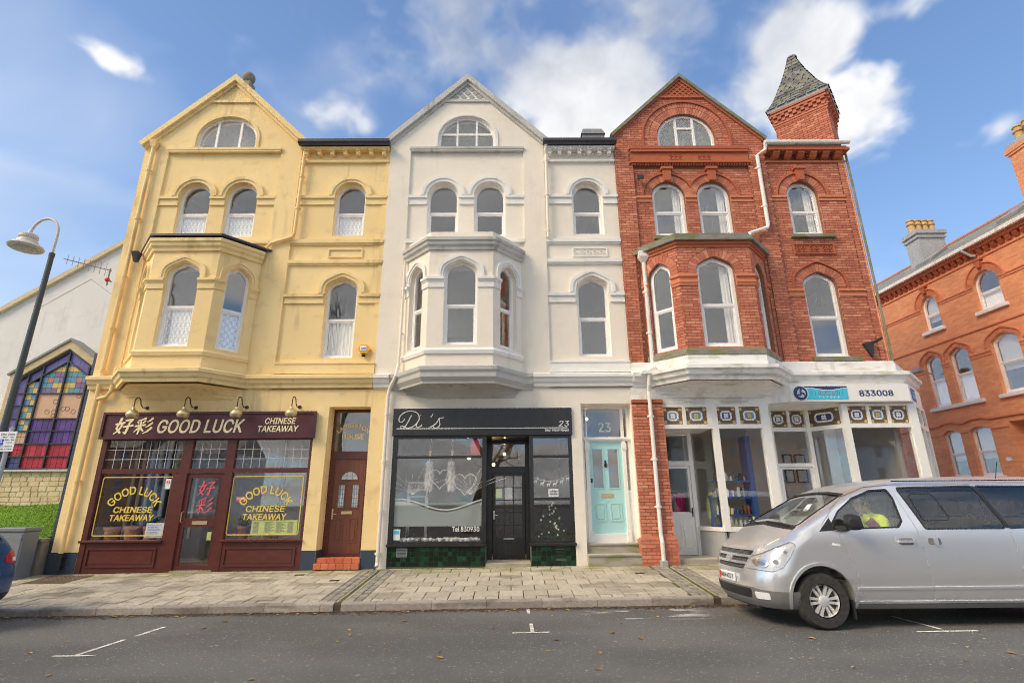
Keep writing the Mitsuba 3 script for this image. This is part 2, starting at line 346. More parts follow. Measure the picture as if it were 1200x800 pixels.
pm('litter', lambda p, n, uv: mix((.055, .032, .018), (.12, .065, .035), uv.x), .9)
# others
pm('pale_stone', lambda p, n, uv: mix((.60, .49, .32), (.72, .61, .43), uv.x)*(.8+.35*fbm(p.x*8, p.y*8, p.z*14, 4)), .9, spec=.2)
pm('stone_joint', (.42, .34, .22), .95, spec=.1)
pm('church_render', stucco((.80, .80, .79), (.74, .745, .745), (.55, .56, .55), .4), .85, spec=.2)
pm('wall_stone', lambda p, n, uv: mix((.33, .30, .24), (.20, .18, .14), fbm(p.x*6, p.y*6, p.z*9, 4)), .9)
pm('cabinet_grey', (.19, .215, .24), .45)
pm('lamp_green', (.055, .065, .068), .4)
pm('lamp_pale', (.60, .56, .50), .45)
pm('galvanised', (.42, .46, .46), .45, metal=.3)
pm('sign_blue', (.02, .10, .50), .4)
pm('sign_cyan', (.05, .52, .75), .4)
pm('sign_navy', (.025, .04, .16), .4)
pm('black_text', (.03, .03, .035), .5)
pm('red_plastic', (.62, .03, .025), .4)
pm('orange_plastic', (.80, .42, .03), .4)
pm('antenna_metal', (.23, .22, .21), .4, metal=.6)
pm('clay_pot', (.55, .37, .17), .8)
pm('flower_pot', (.42, .20, .13), .8)
pm('chimney_grey', lambda p, n, uv: mix((.34, .36, .375), (.42, .44, .455), fbm(p.x*3, p.y*3, p.z*1.3, 4)), .85)
def farbrick(p, n, uv):
    cz = p.z/.075; row = dr.floor(cz); y = p.y/.225+.5*(row-2*dr.floor(row/2))
    t = cell_rand(dr.floor(y), row, 3); fy = y-dr.floor(y); fz = cz-row
    j = dr.maximum(smoothstep(.06, .02, fy), smoothstep(.16, .08, fz))
    c = mix((.68, .275, .14), (.79, .365, .19), t)*(.85+.3*fbm(p.x*2, p.y*1.2, p.z*1.2, 4))
    return mix(c, (.52, .29, .19), j*.6)
pm('far_brick', farbrick, .85, spec=.2)
pm('far_trim', (.66, .25, .13), .8)
pm('ridge_tile', (.42, .15, .08), .8)
pm('car_silver', (.78, .79, .80), .24, metal=.72, clearcoat=.8, clearcoat_gloss=.95)
pm('car_trim_grey', (.17, .17, .17), .45)
pm('car_blue', (.02, .09, .24), .28, metal=.35, clearcoat=1.0, clearcoat_gloss=.95)
pm('headlamp', (.62, .63, .64), .2, metal=.45)
pm('black_plastic', (.022, .022, .024), .5)
pm('car_inside', (.075, .075, .075), .85)
pm('rubber', lambda p, n, uv: mix((.022, .022, .022), (.055, .052, .048), noise(p.x*30, p.y*30, p.z*30)), .8)
pm('alloy', (.74, .74, .73), .3, metal=.4)
pm('tail_red', (.50, .01, .01), .15, clearcoat=1.0)
pm('hivis', (.80, .92, .04), .7)
pm('silver_tape', (.6, .6, .6), .4)
pm('maroon_cloth', (.14, .03, .04), .9)
pm('skin', (.55, .33, .24), .6)
pm('hair', (.06, .05, .045), .8)
pm('dark_cloth', (.03, .03, .035), .9)
pm('pink_cloth', (.70, .05, .28), .8)
pm('blue_paint', (.03, .10, .32), .6)
pm('paper', (.75, .78, .80), .7)
pm('green_paper', (.62, .70, .28), .7)
pm('warm_red', (.45, .06, .05), .7)
pm('white_fluff', (.80, .79, .77), .95)
pm('gold_frame', (.16, .10, .05), .5)
pm('bark', (.07, .055, .045), .9)
scene['bulb'] = {'type': 'diffuse', 'reflectance': rgb(.5, .5, .5)}
for i, c in enumerate([(.16, .14, .42), (.13, .30, .46), (.66, .48, .15), (.10, .33, .33), (.22, .15, .30), (.50, .18, .16), (.64, .40, .27), (.12, .06, .28), (.48, .035, .06), (.06, .08, .22)]):
    pm(f'stain_{i}', (lambda c: lambda p, n, uv: mi.Color3f(c)*(.65+.5*uv.x)*(.75+.55*fbm(p.x*7, p.y*7, p.z*7, 3)))(c) if i in (0, 7, 8, 9) else c, .25)
# ---------------------------------------------------------------- ground, road, pavement
def pz(x, y): return .008*x+.066*y
def rz(x, y):
    t = np.clip(-3.05-np.asarray(y, float), 0, 6.5)
    return .008*np.asarray(x, float)-.312+.020*t
xs = np.unique(np.r_[np.linspace(-160, -20, 15), np.linspace(-20, 20, 41), np.linspace(20, 160, 15)])
ys = np.unique(np.r_[np.linspace(-200, -9.55, 12), np.linspace(-9.55, -3.0, 14), np.linspace(-3.0, 150, 10)])
gx, gy = np.meshgrid(xs, ys); v = np.column_stack([gx.ravel(), gy.ravel(), rz(gx.ravel(), gy.ravel())])
nx = len(xs); f = []
for j in range(len(ys)-1):
    for i in range(nx-1):
        a = j*nx+i; f += [[a, a+1, a+nx+1], [a, a+nx+1, a+nx]]
nm('road'); scene['road'] = mikit.ply((v, np.array(f)), 'asphalt', smooth=True)
info('road', 'wet grey asphalt road with scattered pale chippings in front of the shops', kind='structure')

def slabbox(mb, x0, x1, y0, y1, th, zf, lift=0.0, tone=None, tilt=0.0):
    v = []
    dx, dy = rng.uniform(-tilt, tilt), rng.uniform(-tilt, tilt)
    for top in (0, 1):
        for (x, y) in ((x0, y0), (x1, y0), (x1, y1), (x0, y1)):
            c = .004 if top else 0
            x_ = x+c*(1 if x == x0 else -1); y_ = y+c*(1 if y == y0 else -1)
            v.append([x_, y_, zf(x, y)+lift+(0 if top else -th)+(dx*(x-x0)/(x1-x0)+dy*(y-y0)/(y1-y0) if top else 0)])
    mb.raw(v, BOXF, tone)

nm('pavement')
mb = MB()
for a, b in ((-16, -10), (-10, -5), (-5, 0), (0, 5), (5, 11.6)):
    v = [[a, -2.9, pz(a, -2.9)-.3], [b, -2.9, pz(b, -2.9)-.3], [b, .25, pz(b, .25)-.3], [a, .25, pz(a, .25)-.3]]
    v += [[x, y, pz(x, y)-.011] for x, y, _ in v]
    mb.raw(v, BOXF)
scene['pavement'] = mikit.ply(mb.get()[0], 'slab_joint'); info('pavement', 'buff paving slab pavement sloping to the kerb, mossy along the shop fronts', kind='structure')
GUL = (-2.86, 3.43)
def cutspans(x0, x1, y0, y1):
    out = [(x0, x1)]
    holes = [(g-.36, g+.36) for g in GUL]
    if y1 > -.72 and y0 < -.12: holes.append((-9.95, -9.02))
    for a, b in holes:
        nxt = []
        for p, q in out:
            if b <= p or a >= q: nxt.append((p, q)); continue
            if a > p: nxt.append((p, a))
            if b < q: nxt.append((b, q))
        out = nxt
    return [(p, q) for p, q in out if q-p > .06]
rest = MB(); J = .006; nslab = 0
rows = [(-2.885, -2.70, .215)]+[(-2.70+.43*k, -2.70+.43*(k+1), .43) for k in range(6)]
for k, (y0, y1, w) in enumerate(rows):
    x = -15.9+(.5*w if k % 2 else 0)
    while x < 11.3:
        for p, q in cutspans(x, x+w, y0, y1):
            vis = -10.6 < p < 4.6 and k > 0
            m = MB() if vis and nslab < 296 else rest
            slabbox(m, p+J, q-J, y0+J, y1-J, .05, pz, tilt=.004)
            if m is not rest: add('pavement__paving_slab', m, 'slab'); nslab += 1
        x += w
add('pavement__paving', rest, 'slab'); info('pavement__paving', kind='stuff')
x = -15.9; mb = MB()
while x < 11.3:
    slabbox(mb, x+J, x+.295, -.114, -.004, .05, pz, tilt=.004); x += .3
add('pavement__edging', mb, 'slab'); info('pavement__edging', kind='stuff')
st = MB()
for g in GUL:
    ch = MB()
    for y0 in np.arange(-2.885, -.13, .46):
        for side in (-1, 1):
            v0, v1 = (g-.075, g-.035) if side < 0 else (g+.035, g+.075)
            slabbox(ch, v0, v1, y0+.003, min(y0+.457, -.12), .06, pz, -.004)
        slabbox(ch, g-.034, g+.034, y0+.003, min(y0+.457, -.12), .03, pz, -.028)
    add('pavement__drain_channel', ch, 'step_stone')
    for y0 in np.arange(-2.885, -.2, .115):
        for a, b in ((g-.355, g-.222), (g-.216, g-.083), (g+.083, g+.216), (g+.222, g+.355)):
            slabbox(st, a+.004, b-.004, y0+.004, y0+.111, .05, pz, tilt=.005)
add('pavement__sett', st, 'sett'); info('pavement__sett', 'dark setts beside the drain channels', kind='stuff')
mb = MB(); slabbox(mb, -9.93, -9.04, -.70, -.14, .04, pz, .002, tilt=0)
for i in range(9):
    for j in range(5): slabbox(mb, -9.86+i*.092, -9.80+i*.092, -.66+j*.1, -.60+j*.1, .01, pz, .006)
k = thing('inspection_cover', 'rusty brown inspection cover in the pavement left of the takeaway', 'manhole cover')
add(k, mb, 'iron', unique=False)
for i, (x, y, lab) in enumerate(((-4.55, -.58, 'small dark stopcock cover set in a slab before the yellow shop'), (-3.62, -1.22, 'small dark stopcock cover beside the left drain channel'), (2.55, -1.0, 'small dark stopcock cover before the stone steps'))):
    mb = MB(); slabbox(mb, x, x+.20, y, y+.13, .03, pz, .004)
    k = thing('stopcock_cover', lab, 'manhole cover'); add(k, mb, 'dark_iron', unique=False)

# kerb
nm('kerb'); mb = MB()
for a, b in ((-16, -8), (-8, 0), (0, 5), (5, 11.6)):
    v = [[a, -3.02, rz(a, -3)-.3], [b, -3.02, rz(b, -3)-.3], [b, -2.9, rz(b, -3)-.3], [a, -2.9, rz(a, -3)-.3]]
    v += [[x, y, pz(x, -2.9)-.02] for x, y, _ in v]; mb.raw(v, BOXF)
scene['kerb'] = mikit.ply(mb.get()[0], 'bark'); info('kerb', 'granite kerb along the road', kind='structure')
x = -15.95
while x < 11.5:
    segs = [(x, x+.915)]
    for g in GUL:
        segs = [s for p, q in segs for s in ((p, min(q, g-.06)), (max(p, g+.06), q)) if s[1]-s[0] > .02]
    for p, q in segs:
        m = MB(); zt = lambda a: pz(a, -2.9)
        c = .018; lo = -.2
        pts = []
        for a in (p+.004, q-.004):
            pts += [[a, -3.035, zt(a)-.35], [a, -3.032, zt(a)-c-.004], [a, -3.03+c, zt(a)], [a, -2.89, zt(a)+.004], [a, -2.89, zt(a)-.35]]
        m.hull(pts); add('kerb__kerbstone', m, 'kerbstone')
    x += .915

# painted marks
def paint(x0, x1, y0, y1):
    v = [[x, y, float(rz(x, y))+.004] for x, y in ((x0, y0), (x1, y0), (x1, y1), (x0, y1))]
    m = MB(); m.raw(v, [[0, 1, 2], [0, 2, 3]]); return m
nm('parking_bay_marking')
m = MB()
for q in ((.255, .305, -3.56, -3.16), (.26, .31, -4.92, -4.36), (.02, .50, -4.985, -4.93)):
    a = paint(*q); m.raw(a.v[0], a.f[0])
scene['parking_bay_marking'] = mikit.ply(m.get()[0], 'road_paint'); info('parking_bay_marking', 'white painted parking bay tee mark in the centre of the road', 'road marking')
m = MB(); nm('parking_bay_marking_001')
for q in ((-5.02, -4.965, -4.75, -4.12), (-5.02, -4.965, -5.75, -4.95), (-5.24, -4.76, -5.80, -5.755)):
    a = paint(*q); m.raw(a.v[0], a.f[0])
scene['parking_bay_marking_001'] = mikit.ply(m.get()[0], 'road_paint'); info('parking_bay_marking_001', 'worn white parking bay tee mark on the road at the left', 'road marking')
m = MB(); nm('parking_bay_marking_002')
for q in ((5.42, 5.47, -5.2, -4.3), (5.05, 5.8, -5.34, -5.285)):
    a = paint(*q); m.raw(a.v[0], a.f[0])
scene['parking_bay_marking_002'] = mikit.ply(m.get()[0], 'road_paint'); info('parking_bay_marking_002', 'white parking bay mark on the road under the silver van', 'road marking')

# fallen leaves and gutter litter
m, g = MB(), MB(); rg = random.Random(11)
def leafmesh(mb, x, y, z, s, a, curl):
    c, s_ = math.cos(a), math.sin(a); pts = [(-1, 0, 0), (-.3, .5, curl), (.4, .42, curl*.7), (1, 0, .1), (.4, -.42, curl*.6), (-.3, -.5, curl)]
    v = [[x+s*(c*p-s_*q), y+s*(s_*p+c*q), z+.004+s*h*.5] for p, q, h in pts]+[[x, y, z+.006]]
    mb.raw(v, [[6, i, (i+1) % 6] for i in range(6)], rg.random())
for i in range(130):
    if rg.random() < .62: x, y = rg.uniform(-9, 5.2), -3.06-abs(rg.gauss(0, .2))
    else: x, y = rg.uniform(-7, 6), rg.uniform(-7.2, -3.2)
    leafmesh(m, x, y, float(rz(x, y)), rg.uniform(.024, .055), rg.uniform(0, 6.3), rg.uniform(.1, .7))
for i in range(26):
    x, y = rg.uniform(-9, 5), rg.uniform(-2.8, -.1); leafmesh(m, x, y, pz(x, y)+.004, rg.uniform(.014, .03), rg.uniform(0, 6.3), rg.uniform(.1, .6))
nm('fallen_leaves'); scene['fallen_leaves'] = mikit.ply(m.get()[0], 'leaf', uv=m.get()[1]); info('fallen_leaves', 'dry fallen leaves scattered along the gutter and road', 'leaves', kind='stuff')
for i in range(4200):
    x = rg.uniform(-10, 6); y = -3.045-abs(rg.gauss(0, .10+.09*float(meshkit.noise(np.array([x*.8, 2.0, 0]))))); leafmesh(g, x, y, float(rz(x, y)), rg.uniform(.010, .032), rg.uniform(0, 6.3), rg.uniform(.1, .5))
nm('gutter_litter'); scene['gutter_litter'] = mikit.ply(g.get()[0], 'litter', uv=g.get()[1]); info('gutter_litter', 'brown rotted leaf litter along the foot of the kerb', 'leaf litter', kind='stuff')
# ---------------------------------------------------------------- house building kit
def wavy(mb, s0, s1, z0, z1, d, fr, folds=9, amp=.03, tone=None):
    n = folds*6; s = np.linspace(s0, s1, n+1); w = amp*np.sin(np.linspace(0, folds*2*PI, n+1))
    v = [[a, d+b, z0] for a, b in zip(s, w)]+[[a, d+b*.8, z1] for a, b in zip(s, w)]
    mb.raw(v, [q for i in range(n) for q in ([i, i+1, n+1+i+1], [i, n+2+i, n+1+i])], tone, fr)

def sash(house, fr, op, rail, rec=.17, fw=.06, mat='upvc', curtain=None, bars=(), glass='glass', lower=True, base='window'):
    """a window in the opening op: frame with meeting rail, two panes, what hangs behind them"""
    s0, z0, s1, z1 = op.bounds; m = MB()
    m.ext(ring(op, fw), rec, rec+.075, fr)
    inner = op.buffer(-fw, join_style=2)
    if rail:
        m.ext(R(s0, rail-.03, s1, rail+.03).intersection(inner), rec-.004, rec+.06, fr)
        if lower: m.ext(ring(inner.intersection(R(s0, z0, s1, rail-.03)), .035), rec+.012, rec+.06, fr)
        else: pass
    for b in bars: m.ext(b.intersection(inner), rec-.003, rec+.06, fr)
    m.ext(R(s0-.03, z0-.035, s1+.03, z0+.012), rec-min(.09, rec*.6), rec+.02, fr)
    k = add(f'{house}__{base}', m, mat)
    cells = [inner.intersection(R(s0, rail, s1, z1)), inner.intersection(R(s0, z0, s1, rail))] if rail else [inner]
    for b in bars: cells = [g for c in cells for g in polys(c.difference(b))]
    for c in cells:
        for g in polys(c): add(f'{k}__pane', MB().flat(g, rec+.035, fr), glass)
    ii = op.buffer(-fw*.6, join_style=2)
    if curtain == 'lace_low': c = MB(); wavy(c, s0+.05, s1-.05, z0+.03, rail+.02, rec+.085, fr, 7, .012); add(f'{k}__net_curtain', c, 'lace')
    if curtain == 'net': c = MB(); wavy(c, s0+.05, s1-.05, z0+.03, rail, rec+.10, fr, 8, .02); add(f'{k}__net_curtain', c, 'curtain')
    if curtain in ('side_r', 'sides', 'side_l'):
        for side in ('r', 'l'):
            if curtain == 'sides' or curtain[-1] == side:
                c = MB(); w = (s1-s0)*.24
                a, b = (s1-w-.04, s1-.05) if side == 'r' else (s0+.05, s0+w+.04)
                wavy(c, a, b, z0+.03, z1-.1, rec+.2, fr, 3, .03); add(f'{k}__curtain', c, 'curtain')
    if curtain == 'blind': add(f'{k}__blind', MB().box(s0+.05, s1-.05, rec+.13, rec+.14, rail-.25, z1, fr), 'blind')
    return k

def hood(c, hw, zs, za, kind, w, zlow, wt=None):
    wt = wt or w
    a = arch(c, hw+w, zlow, zs, za+wt, kind); b = arch(c, hw, zlow-.1, zs, za, kind)
    return a.difference(b)

def brick_pieces(region, fr, s_off=0., z_off=0., L=.225, H=.075, g=.013, face=0.0, flat_d=.014):
    """real bricks laid in stretcher bond over a region of a wall; returns [(mesh piece, world centre)]"""
    from shapely.prepared import prep
    out = []
    for reg in polys(region):
        pr = prep(reg); a0, z0, a1, z1 = reg.bounds
        r0, r1 = int(math.floor((z0-z_off)/H)), int(math.ceil((z1-z_off)/H))
        for r in range(r0, r1):
            off = (L/2 if r % 2 else 0)+s_off
            for i in range(int(math.floor((a0-off)/L)), int(math.ceil((a1-off)/L))):
                q = sbox(off+i*L+g/2, z_off+r*H+g/2, off+(i+1)*L-g/2, z_off+(r+1)*H-g/2)
                d = face+rng.uniform(-.0025, .0025)
                if pr.contains(q):
                    b = q.bounds; mb = MB().box(b[0], b[2], d, face+flat_d, b[1], b[3], fr)
                elif pr.intersects(q):
                    c = q.intersection(reg)
                    if c.area < .0016: continue
                    mb = MB().ext(c, d, face+flat_d, fr)
                    if not mb.v: continue
                else: continue
                out.append((mb, fr([off+(i+.5)*L, face, z_off+(r+.5)*H])))
    return out

def arch_curve(c, hw, zs, za, kind, n=24):
    p = np.array(arch(c, hw, zs-1, zs, za, kind).exterior.coords)[:-1]
    p = p[p[:, 1] >= zs-1e-6]
    return LineString(p[np.argsort(np.arctan2(p[:, 1]-zs+1e-9, p[:, 0]-c))])

def voussoirs(c, hw, zs, za, kind, w, n, fr, face=-.004, wt=None, back=.02):
    wt = wt or w; out = []
    i_, o_ = arch_curve(c, hw, zs, za, kind), arch_curve(c, hw+w, zs, za+wt, kind)
    for k in range(n):
        t0, t1 = k/n, (k+1)/n
        q = [i_.interpolate(t0, True), i_.interpolate(t1, True), o_.interpolate(t1, True), o_.interpolate(t0, True)]
        g = Polygon([(p.x, p.y) for p in q]).buffer(-.0045, join_style=2)
        if g.is_empty: continue
        out.append((MB().ext(g, face, back, fr), fr([q[0].x, face, q[0].y])))
    return out

def join(pieces):
    m = MB()
    for p, _ in pieces:
        base = 0
        V, F = np.vstack(p.v), np.vstack(p.f)
        m.v.append(V); m.f.append(F+m.n); m.uv.append(np.vstack(p.uv)); m.n += len(V)
    return m

CORN = [(0, 4.06), (.07, 4.06), (.085, 4.13), (.13, 4.17), (.16, 4.24), (.20, 4.27), (.20, 4.345), (.03, 4.40), (0, 4.40)]
BAYC = [(0, 7.38), (.05, 7.38), (.06, 7.45), (.11, 7.50), (.12, 7.57), (.155, 7.60), (.155, 7.68), (.02, 7.73), (0, 7.73)]
def bayplan(cx, hf, hw=1.5, dep=.75): return [(cx-hw, 0.06), (cx-hw, 0), (cx-hf, -dep), (cx+hf, -dep), (cx+hw, 0), (cx+hw, .06)]

class Bay:
    def __init__(self, cx, hf, hw=1.5, dep=.75):
        self.p = np.array([(cx-hw, 0.), (cx-hf, -dep), (cx+hf, -dep), (cx+hw, 0.)]); self.fr, self.len = [], []
        for i in range(3):
            a, b = self.p[i], self.p[i+1]; self.len.append(float(np.hypot(*(b-a))))
            self.fr.append(Fr(a[0], a[1], math.degrees(math.atan2(*(b-a)[::-1]))))
    def at(self, i, s):
        return tuple(self.fr[i]([s, 0, 0])[:2])

def shell_parts(key, xL, xR, floors=(4.02, 7.52, 10.72), top=10.9, depth=7.0, gablex=None):
    m = MB()
    for a in (xL, xR-.10): m.box(a+.002, a+.098, .31, depth, -.4, top)
    m.box(xL+.1, xR-.1, depth-.1, depth, -.4, top)
    for z in floors: m.box(xL+.1, xR-.1, .31, depth-.1, z, z+.14)
    m.box(xL+.1, xR-.1, .31, depth-.1, -.4, .06)
    for z in (.2, 4.16, 7.66): m.box((xL+xR)/2+.35, (xL+xR)/2+.45, 2.6, depth-.1, z, z+3.3)
    return add(f'{key}__interior', m, 'interior')

def gable_roof(key, cx, xgL, xgR, xR, ze, ztop, zent, fr=W0):
    m = MB()
    m.ext(P((xgL, ze-.12), (xgR, ze-.12), (xgR, ze), (cx, ztop-.03), (xgL, ze)), .3, 7, fr)
    k = add(f'{key}__roof', m, 'slate')
    # lean-to slope behind the entrance bay's eaves, and the rear slope
    v = [(-.12, zent), (4.0, zent+2.6), (7.0, zent+.3), (7.0, zent-.15), (.3, zent-.15), (-.12, zent-.05)]
    pr = trimesh.creation.extrude_polygon(Polygon(v), xR-xgR, engine='earcut')
    q = pr.vertices; m2 = MB(); m2.raw(np.column_stack([xgR+q[:, 2], q[:, 0], q[:, 1]]), pr.faces)
    add(f'{key}__roof', m2, 'slate')
    return k

def stucco_house(key, cx, xL, xR, ec, M, dark_bay, front=.81, curt=None, attic_bars=2, AH=.80):
    wall, trim, sill, gut, corn = M
    xgL, xgR = xL, cx+2.18
    b = Bay(cx, front)
    curt = curt or {}
    # openings
    oa = arch(cx, AH, 10.99, 11.28, 12.02)
    o2 = [arch(cx+s, .43, 8.22, 9.43, 9.87) for s in (-.62, .66)]
    oe2 = arch(ec, .42, 8.24, 9.43, 9.86); oe1 = arch(ec, .41, 4.84, 6.62, 7.0, 'point')
    bayhole = R(cx-1.38, 4.45, cx+1.38, 7.30)
    gz = lambda x: 13.36-abs(x-cx)*.985
    outline = P((xL, 4.02), (xR, 4.02), (xR, 10.92), (xgR, 10.92), (xgR, gz(xgR)), (cx, 13.36), (xgL, gz(xgL)))
    op = union_all([oa, *o2, oe2, oe1, bayhole])
    m = MB(); m.ext(outline.difference(op), .06, .31)
    panel = R(cx-1.57, 7.75, cx+1.6, 10.885)
    over = P((xgL, 4.02), (xgR, 4.02), (xgR, gz(xgR)), (cx, 13.36), (xgL, gz(xgL))).difference(union_all([panel, oa, R(cx-1.6, 4.02, cx+1.6, 7.76)]))
    m.ext(over, 0, .058)
    m.ext(R(cx-1.6, 4.02, cx+1.6, 7.76).difference(bayhole), .02, .058)
    if xR-(xgR) > 2.2: m.ext(R(xR-.12, 4.02, xR-.002, 10.9), .03, .058)
    add(f'{key}__wall', m, wall)
    # gable: coping, ledge, hood
    line = LineString([(xgL-.10, gz(xgL-.10)), (cx, 13.36), (xgR+.10, gz(xgR+.10))])
    c = MB(); c.ext(line.buffer(.075, cap_style=2, join_style=2), -.13, .36); c.ext(affinity.translate(line, 0, -.13).buffer(.06, cap_style=2, join_style=2).intersection(outline), -.055, -.001)
    add(f'{key}__gable_coping', c, corn)
    add(f'{key}__ledge', MB().box(cx-1.6, cx+1.62, -.065, .058, 10.89, 10.965).box(cx-1.57, cx+1.59, -.05, .058, 10.835, 10.889), corn)
    tri = MB().box(cx-.66, cx+.66, -.05, -.001, 12.52, 12.60); add(f'{key}__gable_bar', tri, corn)
    h = MB(); h.ext(hood(cx, AH+.015, 11.28, 12.035, 'round', .075, 10.99), -.04, -.001); add(f'{key}__arch_hood', h, corn if corn != 'grey_trim' else trim)
    if attic_bars == 2:
        bars = [R(cx-.36, 10.9, cx-.30, 12.2), R(cx+.30, 10.9, cx+.36, 12.2)]; rail = None
    else:
        bars = [R(cx-.30, 10.9, cx-.25, 12.2), R(cx+.25, 10.9, cx+.30, 12.2)]; rail = 11.46
    sash(key, W0, oa, rail, .065, .06, bars=bars, lower=False)
    # second floor
    h2 = [hood(cx+s, .44, 9.43, 9.88, 'round', .15, 9.44) for s in (-.62, .66)]
    add(f'{key}__arch_hood', MB().ext(h2[0].union(h2[1]), .0, .058).ext(union_all([hood(cx+s, .52, 9.43, 9.96, 'round', .085, 9.44) for s in (-.62, .66)]), -.03, -.001), trim)
    def band(s0, s1, cuts, d, key2):
        sp = [(s0, s1)]
        for a, q in cuts: sp = [t for p0, p1 in sp for t in ((p0, min(p1, a)), (max(p0, q), p1)) if t[1]-t[0] > .02]
        for p0, p1 in sp:
            add(f'{key}__impost_band', MB().box(p0, p1, d-.03, d-.001, 9.19, 9.36).box(p0-.012, p1+.012, d-.075, d-.001, 9.361, 9.44).box(p0, p1, d-.045, d-.001, 9.17, 9.189), trim)
    band(cx-1.57, cx+1.60, [(cx-1.06, cx-.18), (cx+.22, cx+1.10)], .06, 0)
    band(xgR+.005, xR-.005, [(ec-.43, ec+.43)], .06, 0)
    for s, o in zip((-.62, .66), o2): sash(key, W0, o, 8.96, .18, .065, curtain=curt.get('2f'))
    add(f'{key}__string_course', MB().box(cx-1.57, cx+1.6, -.02, .059, 7.99, 8.09), trim)
    # entrance bay
    add(f'{key}__arch_hood', MB().ext(hood(ec, .43, 9.43, 9.87, 'round', .15, 9.44), .0, .058).ext(hood(ec, .50, 9.43, 9.94, 'round', .085, 9.44), -.03, -.001), trim)
    sash(key, W0, oe2, 8.96, .20, .065, curtain=curt.get('e2'))
    for z0, z1 in ((7.99, 8.09), (7.40, 7.49)):
        add(f'{key}__string_course', MB().box(xgR+.004, xR-.004, -.02, .059, z0, z1).box(xgR+.004, xR-.004, .01, .059, z0-.04, z0-.001), trim)
    pl = MB().ext(ring(R(ec-.46, 7.58, ec+.46, 7.84), .035), .025, .059)
    add(f'{key}__plaque', pl, trim)
    sash(key, W0, oe1, 5.88, .20, .065, curtain=curt.get('e1'))
    add(f'{key}__arch_hood', MB().ext(hood(ec, .43, 6.62, 7.02, 'point', .16, 6.55, .18), .0, .058).ext(hood(ec, .51, 6.62, 7.10, 'point', .08, 6.55, .10), -.03, -.001), trim)
    for p0, p1 in ((xgR+.005, ec-.45), (ec+.45, xR-.005)):
        add(f'{key}__impost_band', MB().box(p0, p1, .03, .059, 6.31, 6.46).box(p0, p1+.0, -.015, .059, 6.461, 6.545).box(p0, p1, .015, .059, 6.285, 6.309), trim)
    # eaves
    e = MB().box(xgR+.01, xR-.01, -.02, .059, 10.50, 10.56)
    add(f'{key}__frieze', e, trim)
    n = 7
    for i in range(n):
        s = xgR+.16+(xR-xgR-.32)*i/(n-1)
        add(f'{key}__dentil', MB().box(s-.045, s+.045, -.10, .059, 10.70, 10.80).box(s-.06, s+.06, -.14, .059, 10.801, 10.845), trim)
    add(f'{key}__soffit', MB().box(xgR+.01, xR-.01, -.16, .059, 10.85, 10.90), trim)
    gt = MB(); gt.ext(P((-.30, 11.06), (-.30, 10.98), (-.26, 10.93), (-.2, 10.91), (-.14, 10.93), (-.12, 10.98), (-.12, 11.06), (-.14, 11.06), (-.14, 10.99), (-.28, 10.99), (-.28, 11.06)), 0, xR-xgR+.06, Fr(xgR-.03, 0, 0))
    # turn the section so that it runs along the wall
    V = gt.v[0]; V2 = np.column_stack([xgR-.03+(V[:, 1]), V[:, 0]-(xgR-.03), V[:, 2]]); gt.v[0] = V2; gt.f[0] = gt.f[0][:, ::-1]
    add(f'{key}__gutter', gt, gut)
    # bay
    w = MB(); hws = (.29, .41, .29); ops = []
    for i in range(3):
        L = b.len[i]; o = arch(L/2 if i == 1 else (L/2+(.02 if i == 2 else -.02)), hws[i], 4.92, 6.72, 7.1, 'point'); ops.append(o)
        w.ext(R(0, 4.2, L, 7.46).difference(o), 0, .15, b.fr[i])
    kb = add(f'{key}__bay', w, wall)
    for i in range(3):
        L = b.len[i]; c0 = (ops[i].bounds[0]+ops[i].bounds[2])/2
        add(f'{kb}__arch_hood', MB().ext(hood(c0, hws[i]+.03, 6.72, 7.13, 'point', .13, 6.66, .15), -.03, -.001, b.fr[i]).ext(hood(c0, hws[i]+.09, 6.72, 7.19, 'point', .07, 6.66, .09), -.055, -.031, b.fr[i]), trim)
        sash(key, b.fr[i], ops[i], 5.95, .12, .065, curtain=curt.get('bay'))
    cp = [(0, 6.38), (.03, 6.38), (.03, 6.52), (.05, 6.535), (.05, 6.56), (.085, 6.58), (.085, 6.64), (0, 6.665)]
    for i in (1, 2):
        path = [b.at(i-1, ops[i-1].bounds[2]), tuple(b.p[i]), b.at(i, ops[i].bounds[0])]
        add(f'{kb}__pier_cap', MB().mould(cp, path), trim)
    add(f'{kb}__pier_cap', MB().mould(cp, [tuple(b.p[0]), b.at(0, ops[0].bounds[0])]), trim)
    add(f'{kb}__pier_cap', MB().mould(cp, [b.at(2, ops[2].bounds[2]), tuple(b.p[3])]), trim)
    pth = [tuple(x) for x in b.p]
    add(f'{kb}__sill_band', MB().mould([(0, 4.70), (.04, 4.70), (.06, 4.78), (.02, 4.84), (0, 4.84)], pth), trim)
    add(f'{kb}__cornice', MB().mould(BAYC, pth), corn)
    top = MB()
    pp = Polygon([(q[0], -q[1]) for q in pth]).buffer(.04 if dark_bay else -.02, join_style=2).intersection(sbox(cx-3, 0.0, cx+3, 3))
    def slab_at(pl, z0, z1):
        t = trimesh.creation.extrude_polygon(pl, z1-z0, engine='earcut'); q = t.vertices
        top.raw(np.column_stack([q[:, 0], -q[:, 1], q[:, 2]+z0]), t.faces[:, ::-1])
    slab_at(pp, 7.60, 7.735)
    slab_at(pp.buffer(.13 if dark_bay else .0, join_style=2).intersection(sbox(cx-3, .0, cx+3, 3)), 7.736, 7.79 if dark_bay else 7.90)
    add(f'{kb}__bay_roof', top, 'gutter_dark' if dark_bay else wall)
    # main cornice runs round the bay, corbelled underneath
    o = .0
